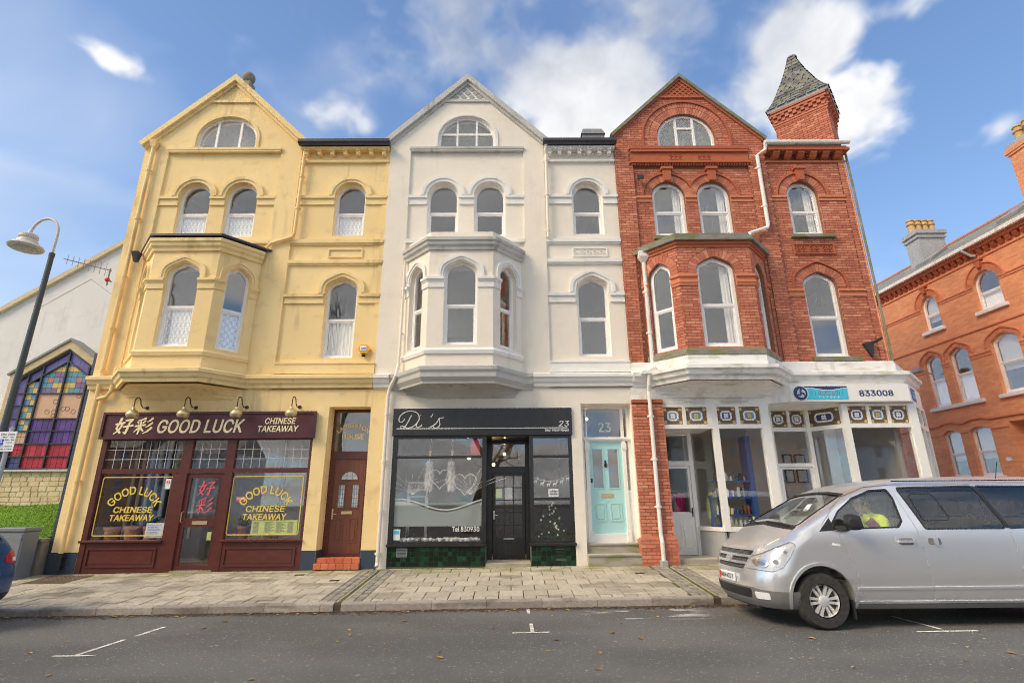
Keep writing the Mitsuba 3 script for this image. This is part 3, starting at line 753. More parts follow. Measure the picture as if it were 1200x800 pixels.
    path = [(xL+.002, 0), (b.p[0][0]-.02, 0)]+[(b.p[1][0]-.02, b.p[1][1]-.02), (b.p[2][0]+.02, b.p[2][1]-.02)]+[(b.p[3][0]+.02, 0), (xR-.002, 0)]
    prof = CORN
    if corn == 'grey_trim':
        add(f'{key}__cornice', MB().mould(CORN, [(xL+.002, 0), (b.p[0][0]-.25, 0)]), trim)
        add(f'{key}__cornice', MB().mould(CORN, [(b.p[3][0]+.25, 0), (xR-.002, 0)]), trim)
        add(f'{key}__cornice', MB().mould([(0, 3.98), (.05, 3.98), (.05, 4.02), (.13, 4.12), (.13, 4.22), (.17, 4.28), (.17, 4.36), (0, 4.42)], [(b.p[0][0]-.24, 0.002)]+path[1:-1]+[(b.p[3][0]+.24, 0.002)]), corn)
    else:
        add(f'{key}__cornice', MB().mould(CORN, path), corn)
    add(f'{key}__plinth_band', MB().box(xgR+.004, xR-.004, -.03, .059, 4.42, 4.66).box(xgR+.004, xR-.004, -.05, .059, 4.661, 4.70), trim)
    cb = MB(); lv = []
    for t in np.linspace(0, 1, 7):
        q = [(cx+(x-cx)*(1-.05*t), y*(1-.98*t)) for x, y in pth]; lv.append((q, 4.03-.26*t**2.6))
    v = [[x, y+.02, z] for q, z in lv for x, y in q]; f = []
    for i in range(6):
        for j in range(3):
            a, q, c_, d = i*4+j, i*4+j+1, (i+1)*4+j+1, (i+1)*4+j
            f += [[a, c_, q], [a, d, c_]]
    f += [[0, 1, 2], [0, 2, 3]]
    cb.raw(v, f); add(f'{kb}__corbel', cb, wall if corn != 'grey_trim' else 'grey_trim')
    fl = MB()
    t = trimesh.creation.extrude_polygon(Polygon([(q[0], -q[1]) for q in pth]).buffer(-.1), .1, engine='earcut'); q = t.vertices
    fl.raw(np.column_stack([q[:, 0], -q[:, 1], q[:, 2]+4.25]), t.faces[:, ::-1]); add(f'{kb}__bay_floor', fl, 'interior')
    shell_parts(key, xL, xR)
    gable_roof(key, cx, xgL, xgR, xR, gz(xgL)-.02, 13.36, 11.0)
    return b

def pipe(key, pts, r, mat, brackets=(), shoe=None, base='downpipe'):
    m = MB(); m.tube(pts, r, 10)
    for (x, y, z) in brackets: m.lathe([(r+.001, -.03), (r+.014, -.03), (r+.014, .03), (r+.001, .03)], (x, y, z), 12); m.box(x-r-.035, x+r+.035, y+.01, y+.05, z-.02, z+.02)
    return add(f'{key}__{base}', m, mat)
# ---------------------------------------------------------------- the yellow house with the takeaway
CY, CW, CR = -7.98, -1.17, 5.07
YM = ('yellow_render', 'yellow_trim', None, 'gutter_dark', 'yellow_trim')
WM = ('cream_render', 'white_trim', None, 'gutter_dark', 'grey_trim')
yh = thing('yellow_terraced_house', 'yellow rendered gabled terraced house with a maroon takeaway shopfront', 'house')
stucco_house(yh, CY, -10.22, -3.32, -4.33, YM, True, .81, AH=.84, curt={'2f': 'lace_low', 'e2': 'lace_low', 'e1': 'net', 'bay': 'lace_low'})
wh = thing('white_terraced_house', 'cream rendered gabled terraced house with white mouldings and a black shopfront', 'house')
stucco_house(wh, CW, -3.315, 3.0, 2.17, WM, False, .79, attic_bars=3)

def grid_bars(mb, s0, s1, z0, z1, nx, nz, d, fr=W0, r=.006):
    for i in range(1, nx): mb.box(s0+(s1-s0)*i/nx-r, s0+(s1-s0)*i/nx+r, d-.004, d+.004, z0, z1, fr)
    for i in range(1, nz): mb.box(s0, s1, d-.005, d+.003, z0+(z1-z0)*i/nz-r, z0+(z1-z0)*i/nz+r, fr)
def pane(key, s0, s1, z0, z1, d, fr=W0, g='shop_glass'): return add(f'{key}__pane', MB().flat(R(s0, z0, s1, z1), d, fr), g)
def frame(mb, s0, s1, z0, z1, w, d0, d1, fr=W0): return mb.ext(R(s0, z0, s1, z1).difference(R(s0+w, z0+w, s1-w, z1-w)), d0, d1, fr)

m = MB(); m.ext(R(-10.22, -.4, -2.985, 4.018).difference(union_all([R(-9.62, -.4, -4.66, 3.47), R(-4.34, -.4, -3.34, 3.60)])), 0, .31)
m.box(-3.318, -2.987, .0, .31, 4.018, 4.05)
add(f'{yh}__ground_floor_wall', m, 'yellow_render')
for a, b, c, d in ((-10.225, -9.625, -.015, -.001), (-4.655, -4.345, -.015, -.001), (-3.335, -2.985, -.015, -.001), (-4.3395, -4.32, .0, .38), (-3.36, -3.3405, .0, .38)): add(f'{yh}__plinth', MB().box(a, b, c, d, -.4, .37), 'navy')
add(f'{yh}__painted_edge', MB().box(-10.34, -10.225, .06, .32, -.3, 5.0), 'navy')
# door reveal
add(f'{yh}__door_reveal', MB().box(-4.42, -4.34, .31, .5, -.3, 3.68).box(-3.34, -3.26, .31, .5, -.3, 3.68).box(-4.42, -3.26, .31, .5, 3.60, 3.68), 'yellow_render')
sf = f'{yh}__shopfront'; m = MB()
m.box(-9.62, -9.50, .0, .10, -.3, 2.88); m.box(-4.72, -4.66, .0, .10, -.3, 2.88)
m.box(-7.69, -7.47, .005, .11, 2.06, 2.88); m.box(-6.66, -6.455, .005, .11, 2.06, 2.88)
m.box(-7.82, -7.50, .005, .11, -.2, 2.06); m.box(-6.62, -6.455, .005, .11, -.2, 2.06)
m.box(-9.5, -4.72, .012, .10, 2.07, 2.175); m.box(-9.5, -4.72, .012, .10, 2.83, 2.89)
for a, b in ((-9.64, -7.80), (-6.50, -4.66)):
    m.cbox(a, b, -.06, .12, .565, .62, .012)
m.ext(R(-9.62, -.4, -4.66, 3.47).difference(R(-9.55, -.4, -4.7, 3.0)), .101, .30)
add(sf, m, 'maroon', unique=True)
for a, b in ((-9.5, -7.82), (-6.455, -4.72)):
    p = MB(); p.box(a, b, .02, .10, -.3, .564); frame(p, a+.06, b-.08, .05, .45, .035, -.005, .019); p.box(a+.14, b-.16, .012, .0195, .12, .38)
    add(f'{sf}__stallriser', p, 'maroon')
for a, b in ((-9.5, -7.69), (-7.47, -6.66), (-6.455, -4.72)):
    pane(sf, a, b, 2.175, 2.83, .06); g = MB(); grid_bars(g, a, b, 2.175, 2.83, int(round((b-a)/.2)), 3, .055, r=.004)
    add(f'{sf}__glazing_bar', g, 'paper')
for a, b in ((-9.5, -7.82), (-6.455, -4.72)): pane(sf, a, b, .62, 2.07, .06)
# fascia and lettering
m = MB(); m.box(-9.64, -4.62, -.07, .005, 2.865, 3.47); frame(m, -9.66, -4.60, 2.85, 3.485, .055, -.105, -.071)
add(f'{sf}__fascia', m, 'maroon_fascia')
L = MB(); L.text('GOOD LUCK', -8.36, -6.34, 2.995, .30, -.0725, shear=.16); add(f'{sf}__lettering', L, 'cream_letter')
L = MB(); L.text('CHINESE', -5.82, -5.10, 3.19, .135, -.0725, shear=.14); L.text('TAKEAWAY', -5.98, -5.02, 3.005, .135, -.0725, shear=.14); add(f'{sf}__lettering', L, 'cream_letter')
def brush(mb, strokes, x0, z0, w, h, d, t=.075, fr=W0):
    """brush characters: strokes are lists of (x, z, weight) in a unit square"""
    for st in strokes:
        shp = []
        for (xa, za, wa), (xb, zb, wb) in zip(st[:-1], st[1:]):
            shp.append(union_all([Point(xa, za).buffer(t*wa/2), Point(xb, zb).buffer(t*wb/2)]).convex_hull)
        g = affinity.affine_transform(union_all(shp), [w, w*.12, 0, h, x0, z0])
        mb.ext(g, d-.008, d, fr)
HAO = [[(.24, .97, 1.5), (.20, .70, 1.3), (.10, .38, 1.1), (.36, .10, 1.3)], [(.40, .72, 1.1), (.33, .42, 1.2), (.22, .20, 1.1), (.03, .03, .6)], [(.02, .62, 1.1), (.30, .66, 1.2), (.46, .72, 1.3)],
       [(.55, .86, 1.2), (.90, .90, 1.5), (.76, .66, 1.2)], [(.76, .68, 1.1), (.74, .30, 1.5), (.70, .06, 1.3), (.58, .12, .7)], [(.50, .46, 1.1), (.74, .50, 1.2), (.99, .54, 1.4)]]
CAI = [[(.50, .98, 1.4), (.34, .90, 1.0), (.14, .86, .7)], [(.12, .76, 1.2), (.18, .66, .7)], [(.28, .79, 1.2), (.32, .69, .7)], [(.52, .82, 1.2), (.42, .68, .8)], [(.03, .50, 1.1), (.30, .54, 1.2), (.56, .57, 1.3)],
       [(.30, .66, 1.2), (.30, .30, 1.4), (.28, .02, 1.0)], [(.28, .48, 1.1), (.16, .28, 1.0), (.03, .14, .5)], [(.33, .44, 1.1), (.45, .30, 1.2), (.55, .20, .9)],
       [(.92, .98, 1.5), (.80, .84, 1.1), (.66, .76, .5)], [(.95, .68, 1.5), (.80, .52, 1.1), (.64, .43, .5)], [(.99, .38, 1.6), (.82, .18, 1.2), (.58, .04, .5)]]
L = MB(); brush(L, HAO, -9.36, 2.965, .40, .38, -.0725, .10); brush(L, CAI, -8.90, 2.965, .40, .38, -.0725, .09); add(f'{sf}__lettering', L, 'cream_letter')
for cx, lab in ((-8.63, 0), (-5.61, 1)):
    L = MB(); L.arctext('GOOD LUCK', cx, 1.05, .56, .17, 1.05, .052); L.text('CHINESE', cx-.44, cx+.44, 1.205, .125, .052, shear=.1); L.text('TAKEAWAY', cx-.5, cx+.5, 1.03, .125, .052, shear=.1)
    o = R(cx-.82, .70, cx+.82, 2.0); o = o.buffer(-.06).buffer(.06); L.ext(o.difference(o.buffer(-.022)), .046, .052)
    add(f'{sf}__window_lettering', L, 'gold_vinyl')
add(f'{sf}__menu_poster', MB().box(-5.88, -4.84, .066, .069, .72, 1.02), 'green_paper')
for i in range(4):
    t = MB()
    for j in range(11): t.box(-5.84+.26*i, -5.66+.26*i+.05*((i*j) % 3-1), .0635, .066, .75+.022*j, .757+.022*j)
    add(f'{sf}__menu_print', t, 'black_text')
t = MB(); t.box(-7.99, -7.87, .050, .054, 1.72, 1.95); add(f'{sf}__no_smoking_sticker', t, 'paper')
t = MB(); t.lathe([(.042, 0), (.042, .003), (.03, .003), (.03, 0)], (-7.93, .049, 1.87), 20, axis='y'); t.box(-7.96, -7.90, .0455, .049, 1.862, 1.878); add(f'{sf}__no_smoking_mark', t, 'red_vinyl')
add(f'{sf}__sticker', MB().box(-6.30, -6.08, .05, .055, 1.44, 1.54), 'red_vinyl')
t = MB(); t.text('OPEN', -6.27, -6.11, 1.47, .04, .0495); add(f'{sf}__sticker_print', t, 'paper')
add(f'{sf}__notice', MB().box(-8.26, -7.86, .066, .07, .66, .98), 'paper')
t = MB()
for j in range(7): t.box(-8.22, -7.92-.03*(j % 3), .0625, .066, .71+.035*j, .718+.035*j)
add(f'{sf}__notice_print', t, 'sign_blue')
# takeaway door
kd = add(f'{yh}__shop_door', frame(frame(MB().box(-7.41, -6.73, .045, .095, .88, 1.075), -7.5, -6.62, -.02, 2.06, .10, .045, .095), -7.42, -6.72, .12, 2.0, .02, .04, .0445), 'maroon')
for z0, z1 in ((1.075, 1.96), (.08, .88)): pane(kd, -7.40, -6.72, z0, z1, .07)
add(f'{kd}__letter_plate', MB().cbox(-7.22, -6.88, .03, .046, .93, 1.01, .006), 'brass')
add(f'{kd}__handle', MB().tube([(-7.455, .04, .98), (-7.455, -.02, 1.0), (-7.455, -.025, 1.2), (-7.455, .04, 1.22)], .012), 'brass')
L = MB(); brush(L, HAO, -7.22, 1.56, .36, .34, .055, .075); brush(L, CAI, -7.22, 1.16, .36, .36, .055, .07); add(f'{kd}__lettering', L, 'red_vinyl')
add(f'{kd}__notice', MB().box(-6.86, -6.76, .074, .078, .60, .78), 'green_paper')
add(f'{kd}__doorstep', MB().box(-7.52, -6.6, -.02, .12, -.3, -.022), 'step_stone')
# flower pots behind the takeaway glass
def potted(base, x, y, z, r, h, lab, leafy, seed):
    k = thing(base, lab, 'plant pot', 'potted plants in the takeaway window' if False else None)
    add(f'{k}__pot', MB().lathe([(r*.72, 0), (r*.95, h*.82), (r*1.08, h*.82), (r*1.08, h), (r*.9, h), (r*.85, h*.85), (0.001, h*.85)], (x, y, z), 20), 'flower_pot', smooth=35)
    q = random.Random(seed); m = MB()
    for i in range(leafy):
        a, e, l = q.uniform(0, 6.28), q.uniform(.3, 1.4), q.uniform(.12, .34)
        p0 = np.array([x+q.uniform(-.3, .3)*r, y, z+h]); d = np.array([math.cos(a)*math.cos(e), math.sin(a)*math.cos(e)*.5, math.sin(e)]); s = np.array([-math.sin(a), math.cos(a), 0])*l*.16
        p1 = p0+d*l*.55; p2 = p0+d*l+np.array([0, 0, -l*.15])
        m.raw([p0, p1+s, p1-s, p2], [[0, 1, 2], [1, 3, 2]], q.random())
    add(f'{k}__leaves', m, 'leaf_green')
potted('plant_pot', -9.17, .30, .55, .17, .34, 'terracotta pot at the left end of the takeaway window', 6, 1)
potted('plant_pot', -8.70, .30, .55, .18, .36, 'terracotta pot in the middle of the left takeaway window', 10, 2)
potted('plant_pot', -8.27, .30, .55, .17, .36, 'terracotta pot with a leafy plant beside the white notice', 34, 3)
potted('plant_pot', -6.18, .32, .55, .15, .34, 'terracotta pot with a tall leafy plant behind the red sticker', 46, 4)
potted('plant_pot', -5.60, .32, .55, .15, .28, 'terracotta pot behind the green menu poster', 6, 5)
add(f'{yh}__window_shelf', MB().box(-9.5, -7.85, .13, .62, .50, .545).box(-6.42, -4.74, .13, .62, .50, .545), 'interior')
m = MB(); m.box(-9.5, -4.8, 2.7, 2.8, -.3, 4.0); m.box(-9.3, -7.9, 1.7, 2.0, -.2, 1.05)
add(f'{yh}__shop_partition', m, 'interior_pale')
m = MB()
for i in range(9): m.box(-9.42+.2*i, -9.36+.2*i, .95, 1.0, .6, 2.9)
add(f'{yh}__strip_blind', m, 'blind')

# Laureston House door
kd = add(f'{yh}__front_door_frame', frame(MB().box(-4.30, -3.44, .40, .48, 2.40, 2.58), -4.36, -3.34, .20, 3.62, .07, .395, .48).box(-4.29, -3.41, .37, .48, .20, .27).box(-4.29, -4.22, .40, .48, .27, 2.4).box(-3.48, -3.41, .40, .48, .27, 2.4), 'maroon')
add(f'{kd}__pane', MB().flat(R(-4.29, 2.58, -3.41, 3.55), .44), 'glass')
L = MB(); L.arctext('LAURESTON', -3.85, 2.66, .50, .095, .78, .43); L.text('HOUSE', -4.11, -3.58, 2.88, .115, .43); add(f'{kd}__lettering', L, 'gold_letter')
fd = MB(); DX0, DX1 = -4.22, -3.48
fan = arch(-3.85, .2, 1.92, 1.93, 2.10); lites = [R(-4.09, 1.28, -3.94, 1.80), R(-3.76, 1.28, -3.61, 1.80)]
fd.ext(R(DX0, .27, DX1, 2.40).difference(union_all([fan, *lites])), .43, .475)
for q in [fan, *lites]: fd.ext(q.buffer(.025, join_style=2).difference(q), .415, .43)
for a, b in ((-4.12, -3.92), (-3.78, -3.58)):
    frame(fd, a, b, .50, 1.06, .03, .418, .43); fd.cbox(a+.05, b-.05, .420, .432, .56, 1.0, .006)
kd = add(f'{yh}__front_door', fd, 'brown_wood')
for q in [fan, *lites]:
    add(f'{kd}__pane', MB().flat(q, .45), 'shop_glass'); g = MB(); a0, z0, a1, z1 = q.bounds; add(f'{kd}__obscured_glass', MB().flat(q, .458), 'frosted')
    grid_bars(g, a0, a1, z0, z1, 3, 5 if z1-z0 > .3 else 2, .446, r=.004); add(f'{kd}__leading', g, 'lead')
add(f'{kd}__letter_plate', MB().cbox(-3.98, -3.72, .412, .432, 1.13, 1.20, .006), 'brass')
add(f'{kd}__handle', MB().box(-4.195, -4.165, .415, .432, 1.02, 1.25).tube([(-4.18, .41, 1.14), (-4.18, .375, 1.14), (-4.07, .37, 1.135)], .011), 'brass')
add(f'{kd}__spyhole', MB().lathe([(.018, 0), (.018, .01)], (-3.85, .43, 1.86), 12, axis='y'), 'brass')
for z0, z1, d0, n in ((-.02, .105, -.10, 6), (.107, .215, -.04, 5)):
    x = -4.34 if z0 < 0 else -4.26
    for i in range(n):
        w = (-3.335-x)/n; m = MB().cbox(x+w*i+.003, x+w*(i+1)-.003, d0, d0+.12, z0, z1, .006); add(f'{yh}__step_tile', m, 'quarry_tile')
add(f'{yh}__doorstep', MB().box(-4.33, -3.345, .02, .40, -.3, .205), 'quarry_tile')

# pipes of the yellow house
pipe(yh, [(-9.93, -.09, 10.95), (-9.93, -.09, .36)], .05, 'pipe_yellow', [(-9.93, -.09, z) for z in (10.2, 8.7, 7.0, 5.6, 4.5, 1.9)])
pipe(yh, [(-9.93, -.09, .36), (-9.93, -.09, .02)], .055, 'dark_iron', [(-9.93, -.09, .3), (-9.93, -.09, .12)])
add(f'{yh}__hopper', MB().hull([(a*.10-9.93, -.05+b*.09-.05, 11.15) for a in (-1, 1) for b in (-1, 1)]+[(a*.055-9.93, -.09+b*.05, 10.93) for a in (-1, 1) for b in (-1, 1)]), 'pipe_yellow')
pipe(yh, [(-9.62, -.07, 4.60), (-9.62, -.09, 3.98), (-9.70, -.09, 3.86), (-9.93, -.09, 3.80)], .045, 'pipe_yellow')
pipe(yh, [(-5.70, -.06, 10.94), (-5.70, -.06, 8.25), (-5.74, -.06, 8.14), (-6.30, -.06, 7.95), (-6.38, -.1, 7.78)], .045, 'pipe_yellow', [(-5.70, -.06, z) for z in (10.0, 9.0)])
add(f'{yh}__hopper', MB().hull([(a*.09-9.62, -.25+b*.09, 7.62) for a in (-1, 1) for b in (-1, 1)]+[(a*.04-9.62, -.22+b*.04, 7.36) for a in (-1, 1) for b in (-1, 1)]), 'gutter_dark')
add(f'{yh}__ridge_finial', MB().cbox(-8.10, -7.78, .30, .62, 13.28, 13.66, .03).lathe([(.11, .37), (.10, .42), (.14, .46), (.175, .52), (.185, .60), (.16, .69), (.10, .75), (.01, .77)], (-7.94, .46, 13.28), 16), 'wall_stone', smooth=40)
# swan-neck lamps over the takeaway sign
for x, lab in zip((-8.72, -7.55, -6.33, -5.06), ('first swan neck lamp over the takeaway sign, above the two painted characters', 'second swan neck lamp over the takeaway sign, above the G of GOOD', 'third swan neck lamp over the takeaway sign, above the end of LUCK', 'fourth swan neck lamp over the takeaway sign, above CHINESE')):
    k = thing('wall_lamp', lab, 'lamp', 'brass swan neck lamps over the takeaway sign')
    an = np.linspace(0, PI, 12)
    pts = [(x, .0, 3.60), (x, -.16, 3.58), (x, -.24, 3.64)]+[(x, -.36-.09*math.cos(PI-a)*-1 if False else -.36+.10*math.cos(a), 3.68+.10*math.sin(a)) for a in an]+[(x, -.46, 3.52)]
    add(f'{k}__arm', MB().tube(pts, .012, 8), 'dark_iron', smooth=True)
    add(f'{k}__wall_plate', MB().lathe([(.045, .0), (.04, .02), (.0, .025)], (x, .0, 3.60), 14, axis='y'), 'dark_iron')
    add(f'{k}__shade', MB().lathe([(.05, .0), (.11, .02), (.135, .07), (.13, .12), (.09, .175), (.05, .20), (.035, .22), (.035, .25), (.0, .26)], (x, -.46, 3.28), 22), 'brass', smooth=40)
k = thing('alarm_box', 'orange hexagonal alarm box on the yellow wall beside the lower entrance window', 'alarm')
hexa = Polygon([(-3.62+.15*math.cos(a), 5.04+.13*math.sin(a)) for a in np.arange(6)*PI/3])
add(f'{k}__case', MB().ext(hexa, -.06, .058), 'orange_plastic'); add(f'{k}__badge', MB().cbox(-3.70, -3.54, -.075, -.058, 4.98, 5.11, .01), 'paper'); add(f'{k}__strobe', MB().lathe([(.05, 0), (.05, .05), (.0, .06)], (-3.62, -.02, 4.86), 14), 'black_plastic')
t = MB(); t.text('ALARM', -3.675, -3.565, 5.03, .028, -.0755); add(f'{k}__lettering', t, 'sign_blue')
k = thing('television_aerial', 'thin grey television aerial on the left edge of the yellow house', 'aerial')
m = MB(); m.tube([(-10.22, -.1, 6.86), (-10.28, -.25, 6.86)], .018).tube([(-10.20, -.25, 6.70), (-10.20, -.25, 7.16)], .018).tube([(-10.16, -.25, 7.10), (-11.30, -.42, 7.36)], .012)
for i in range(8):
    t = .12+.115*i; x, y, z = -10.16-1.14*t, -.25-.17*t, 7.10+.26*t; h = .17-.006*i
    m.tube([(x, y, z-h), (x, y, z+h)], .006, 6)
add(f'{k}__boom', m, 'antenna_metal'); add(f'{k}__clamp', MB().cbox(-10.26, -10.16, -.30, -.21, 6.80, 6.90, .025), 'red_plastic')

# ---------------------------------------------------------------- the white house with the black shop
m = MB(); m.ext(R(-2.98, -.4, 2.955, 4.018).difference(union_all([R(-2.76, -.4, 1.47, 3.54), R(1.72, -.4, 2.93, 3.64)])), 0, .31)
add(f'{wh}__ground_floor_wall', m, 'cream_render')
pipe(wh, [(-2.70, -.16, 4.62), (-2.74, -.22, 4.30), (-2.90, -.10, 4.0), (-2.93, -.09, 3.8), (-2.93, -.09, .12), (-2.93, -.14, .04)], .043, 'pipe_cream', [(-2.93, -.09, z) for z in (3.4, 2.3, 1.2, .3)])
pipe(wh, [(-2.70, -.10, 7.40), (-2.70, -.16, 4.62)], .035, 'pipe_cream', [(-2.70, -.11, 6.6), (-2.70, -.13, 5.4)])
pipe(wh, [(1.06, -.2, 10.92), (1.06, -.06, 10.7), (1.06, -.06, 8.1)], .04, 'pipe_cream', [(1.06, -.06, z) for z in (10.5, 9.4, 8.3)])
for i in range(5):
    x = 2.17-.36+.18*i; mb = MB()
    for a in range(3): mb.tube([(x-.06+.05*math.cos(t+a*2.1), .03, 7.71+.06*math.sin(t+a*2.1)) for t in np.linspace(0, 3.5, 9)], .012, 6)
    add(f'{wh}__plaque_scroll', mb, 'white_trim')
for r in range(4):
    for j in range(-3+r, 4-r):
        if abs(j) % 1 == 0 and (j+r) % 2 == 1:
            q = MB().ext(affinity.rotate(sbox(-.07, -.07, .07, .07), 45).buffer(0) if False else affinity.translate(Polygon([(0, -.09), (.085, 0), (0, .09), (-.085, 0)]), CW+j*.115, 12.71+r*.14), -.02, -.001); add(f'{wh}__gable_tile', q, 'chimney_grey')
# lead-clad dormer behind the eaves
m = MB(); m.box(2.22, 2.86, .55, 1.3, 11.2, 11.85); m.hull([(2.18, .51, 11.85), (2.90, .51, 11.85), (2.90, 1.34, 11.85), (2.18, 1.34, 11.85), (2.26, .62, 12.10), (2.82, .62, 12.10), (2.82, 1.2, 12.10), (2.26, 1.2, 12.10)])
add(f'{wh}__dormer', m, 'lead')
sf = f'{wh}__shopfront'; B = 'black_paint'; m = MB()
m.box(-2.76, -2.655, .0, .12, .50, 2.89); m.box(-.65, -.55, .0, .12, .50, 2.89); m.box(.46, .55, .0, .12, .50, 2.89); m.box(1.39, 1.47, .0, .12, .50, 2.89)
for a, b in ((-2.655, -.65), (.55, 1.39)): m.box(a, b, .008, .10, 2.37, 2.425); m.box(a, b, .008, .10, 2.83, 2.89); m.box(a, b, .008, .10, .495, .535)
m.box(.55, 1.39, .008, .10, 1.405, 1.465)
m.box(-.55, .46, .02, .9, 2.86, 2.9)
for a, b in ((-2.78, -.53), (.43, 1.49)): m.cbox(a, b, -.06, .13, .43, .494, .012)
m.ext(R(-2.76, 2.89, 1.47, 3.54), .12, .30)
# lobby sides: a glazed return each side with a slim frame
for x in (-.60, .505):
    m.box(x-.02, x+.03, .12, .16, .40, 2.88); m.box(x-.02, x+.03, .78, .84, -.2, 2.88); m.box(x-.02, x+.03, .12, .84, 2.37, 2.42); m.box(x-.02, x+.03, .12, .84, .42, .52)
m.box(-.63, -.44, .82, .92, .05, 2.9); m.box(.38, .54, .82, .92, .05, 2.9); m.box(-.44, .38, .82, .92, 2.78, 2.9); m.box(-.44, .38, .82, .92, 2.07, 2.22)
add(sf, m, B)
for x in (-.595, .51):
    fr = Fr(x, .16, 90)
    add(f'{sf}__pane', MB().flat(R(0, .52, .62, 2.37), 0, fr), 'shop_glass')
for q in ((-2.655, -.65, .535, 2.37), (-2.655, -.65, 2.425, 2.83), (.55, 1.39, .535, 1.405), (.55, 1.39, 1.465, 2.37), (.55, 1.39, 2.425, 2.83)): pane(sf, *q, .05)
pane(sf, -.44, .38, 2.22, 2.78, .87)
m = MB(); m.cbox(-2.78, 1.49, -.06, .02, 2.885, 3.535, .01); add(f'{sf}__fascia', m, B)
add(f'{sf}__fascia_line', MB().box(-2.68, 1.38, -.066, -.0605, 3.045, 3.062), 'white_vinyl')
# the script name, drawn as strokes
def script(mb, curves, x0, z0, s, d, r=.011, fr=W0):
    from scipy.interpolate import splprep, splev
    for c in curves:
        c = np.array(c, float)
        if len(c) > 3:
            tck, _ = splprep([c[:, 0], c[:, 1]], s=0, k=3); t = np.linspace(0, 1, 40); px, pz_ = splev(t, tck)
        else: px, pz_ = c[:, 0], c[:, 1]
        mb.tube([(x0+a*s, d, z0+b*s) for a, b in zip(px, pz_)], r, 6, fr)
L = MB(); U = lambda l: [((x-90)*.0055, (155-y)*.0054) for x, y in l]
script(L, [U(l) for l in ([(152, 93), (144, 112), (134, 132), (124, 148), (112, 153), (104, 148), (112, 142), (130, 150), (152, 149), (174, 133), (186, 110), (180, 90), (158, 78), (130, 79), (108, 92), (98, 112), (104, 126), (116, 122), (122, 110)], [(186, 110), (176, 134), (175, 147), (184, 148), (197, 136)], [(191, 96), (192, 93)], [(244, 90), (241, 98), (235, 105)], [(232, 149), (250, 140), (266, 122), (274, 108), (273, 120), (276, 136), (268, 149), (252, 151), (247, 144)], [(274, 108), (283, 110), (293, 105)])], -2.68, 3.05, 1.0, -.063); add(f'{sf}__lettering', L, 'white_vinyl')
L = MB(); L.text('23', 1.17, 1.40, 3.09, .13, -.0605, shear=.2, bold=False); L.text('Bay View Road', .84, 1.40, 2.975, .052, -.0605); add(f'{sf}__lettering', L, 'white_vinyl')
# frosted film with a wave, number, hearts
xs_ = np.linspace(-2.65, -.655, 40); wav = 1.33-.13*np.sin((xs_+2.65)/1.995*2*PI*.85-.5)*1.0
wav = 1.285+.12*np.cos((xs_+2.65)/1.995*2*PI*.95-.35)
g = Polygon(list(zip(xs_, wav))+[(-.655, .86), (-2.65, .86)])
add(f'{sf}__frosted_film', MB().ext(g, .053, .055), 'window_film')
add(f'{sf}__film_line', MB().ext(LineString(list(zip(xs_, wav+.05))).buffer(.014), .04, .048), 'frosted')
L = MB(); L.text('Tel 830930', -1.32, -.70, .745, .105, .048); add(f'{sf}__window_lettering', L, 'white_vinyl')
def heart(cx, cz, s): return [(cx+s*(16*math.sin(t)**3)/16, .043, cz+s*(13*math.cos(t)-5*math.cos(2*t)-2*math.cos(3*t)-math.cos(4*t))/16) for t in np.linspace(0, 2*PI, 40)]
hm = MB(); hm.tube(heart(-1.63, 1.92, .25), .006, 6); hm.tube(heart(-1.05, 1.80, .27), .006, 6)
for bx, bz, n0 in ((-2.25, 1.55, 4), (-.92, 1.55, 3)):
    for i in range(9):
        a = -1.1+.27*i; l = .45+.12*((i*7) % 3); hm.tube([(bx+l*t*math.sin(a)*(1+.4*t), .043, bz+l*t*math.cos(a*.8)-.1*t*t) for t in np.linspace(0, 1, 8)], .0032, 5)
add(f'{sf}__window_drawing', hm, 'white_vinyl')
add(f'{sf}__red_poster', MB().box(-.93, -.70, .07, .075, 2.46, 2.80), 'warm_red')
add(f'{sf}__sticker', MB().box(-2.64, -2.49, .04, .046, .57, .80), 'paper'); add(f'{sf}__sticker_print', MB().box(-2.62, -2.51, .036, .04, .70, .77), 'sign_cyan')
add(f'{sf}__sign_plate', MB().box(.89, 1.12, .04, .046, 1.49, 1.66), 'paper')
t = MB(); t.text('OPEN', .92, 1.09, 1.59, .035, .0395); t.text('SALON', .92, 1.09, 1.53, .035, .0395); add(f'{sf}__sign_print', t, 'black_text')
# green tiles
def tiles(s0, s1, z0, z1, fr, w=.105, h=.10, skip=None):
    n, k = int(round((s1-s0)/w)), int(round((z1-z0)/h)); w, h = (s1-s0)/n, (z1-z0)/k
    for i in range(n):
        for j in range(k):
            a, b = s0+i*w, z0+j*h
            if skip and skip[0] < a+w/2 < skip[1] and skip[2] < b+h/2 < skip[3]: continue
            add(f'{sf}__stallriser_tile', MB().cbox(a+.004, a+w-.004, -.001+rng.uniform(-.001, .001), .02, b+.004, b+h-.004, .003, fr), 'tile_green')
add(f'{sf}__stallriser', MB().box(-2.75, -.56, .01, .2, -.3, .43).box(-.66, -.56, .2, .86, -.3, .43), 'grout'); add(f'{sf}__stallriser', MB().box(.47, 1.46, .01, .2, -.3, .43).box(.47, .57, .2, .86, -.3, .43), 'grout')
tiles(-2.75, -.56, .02, .43, W0, skip=(-2.56, -2.30, .2, .4)); tiles(.47, 1.46, .02, .43, W0, skip=(.98, 1.24, .16, .40))
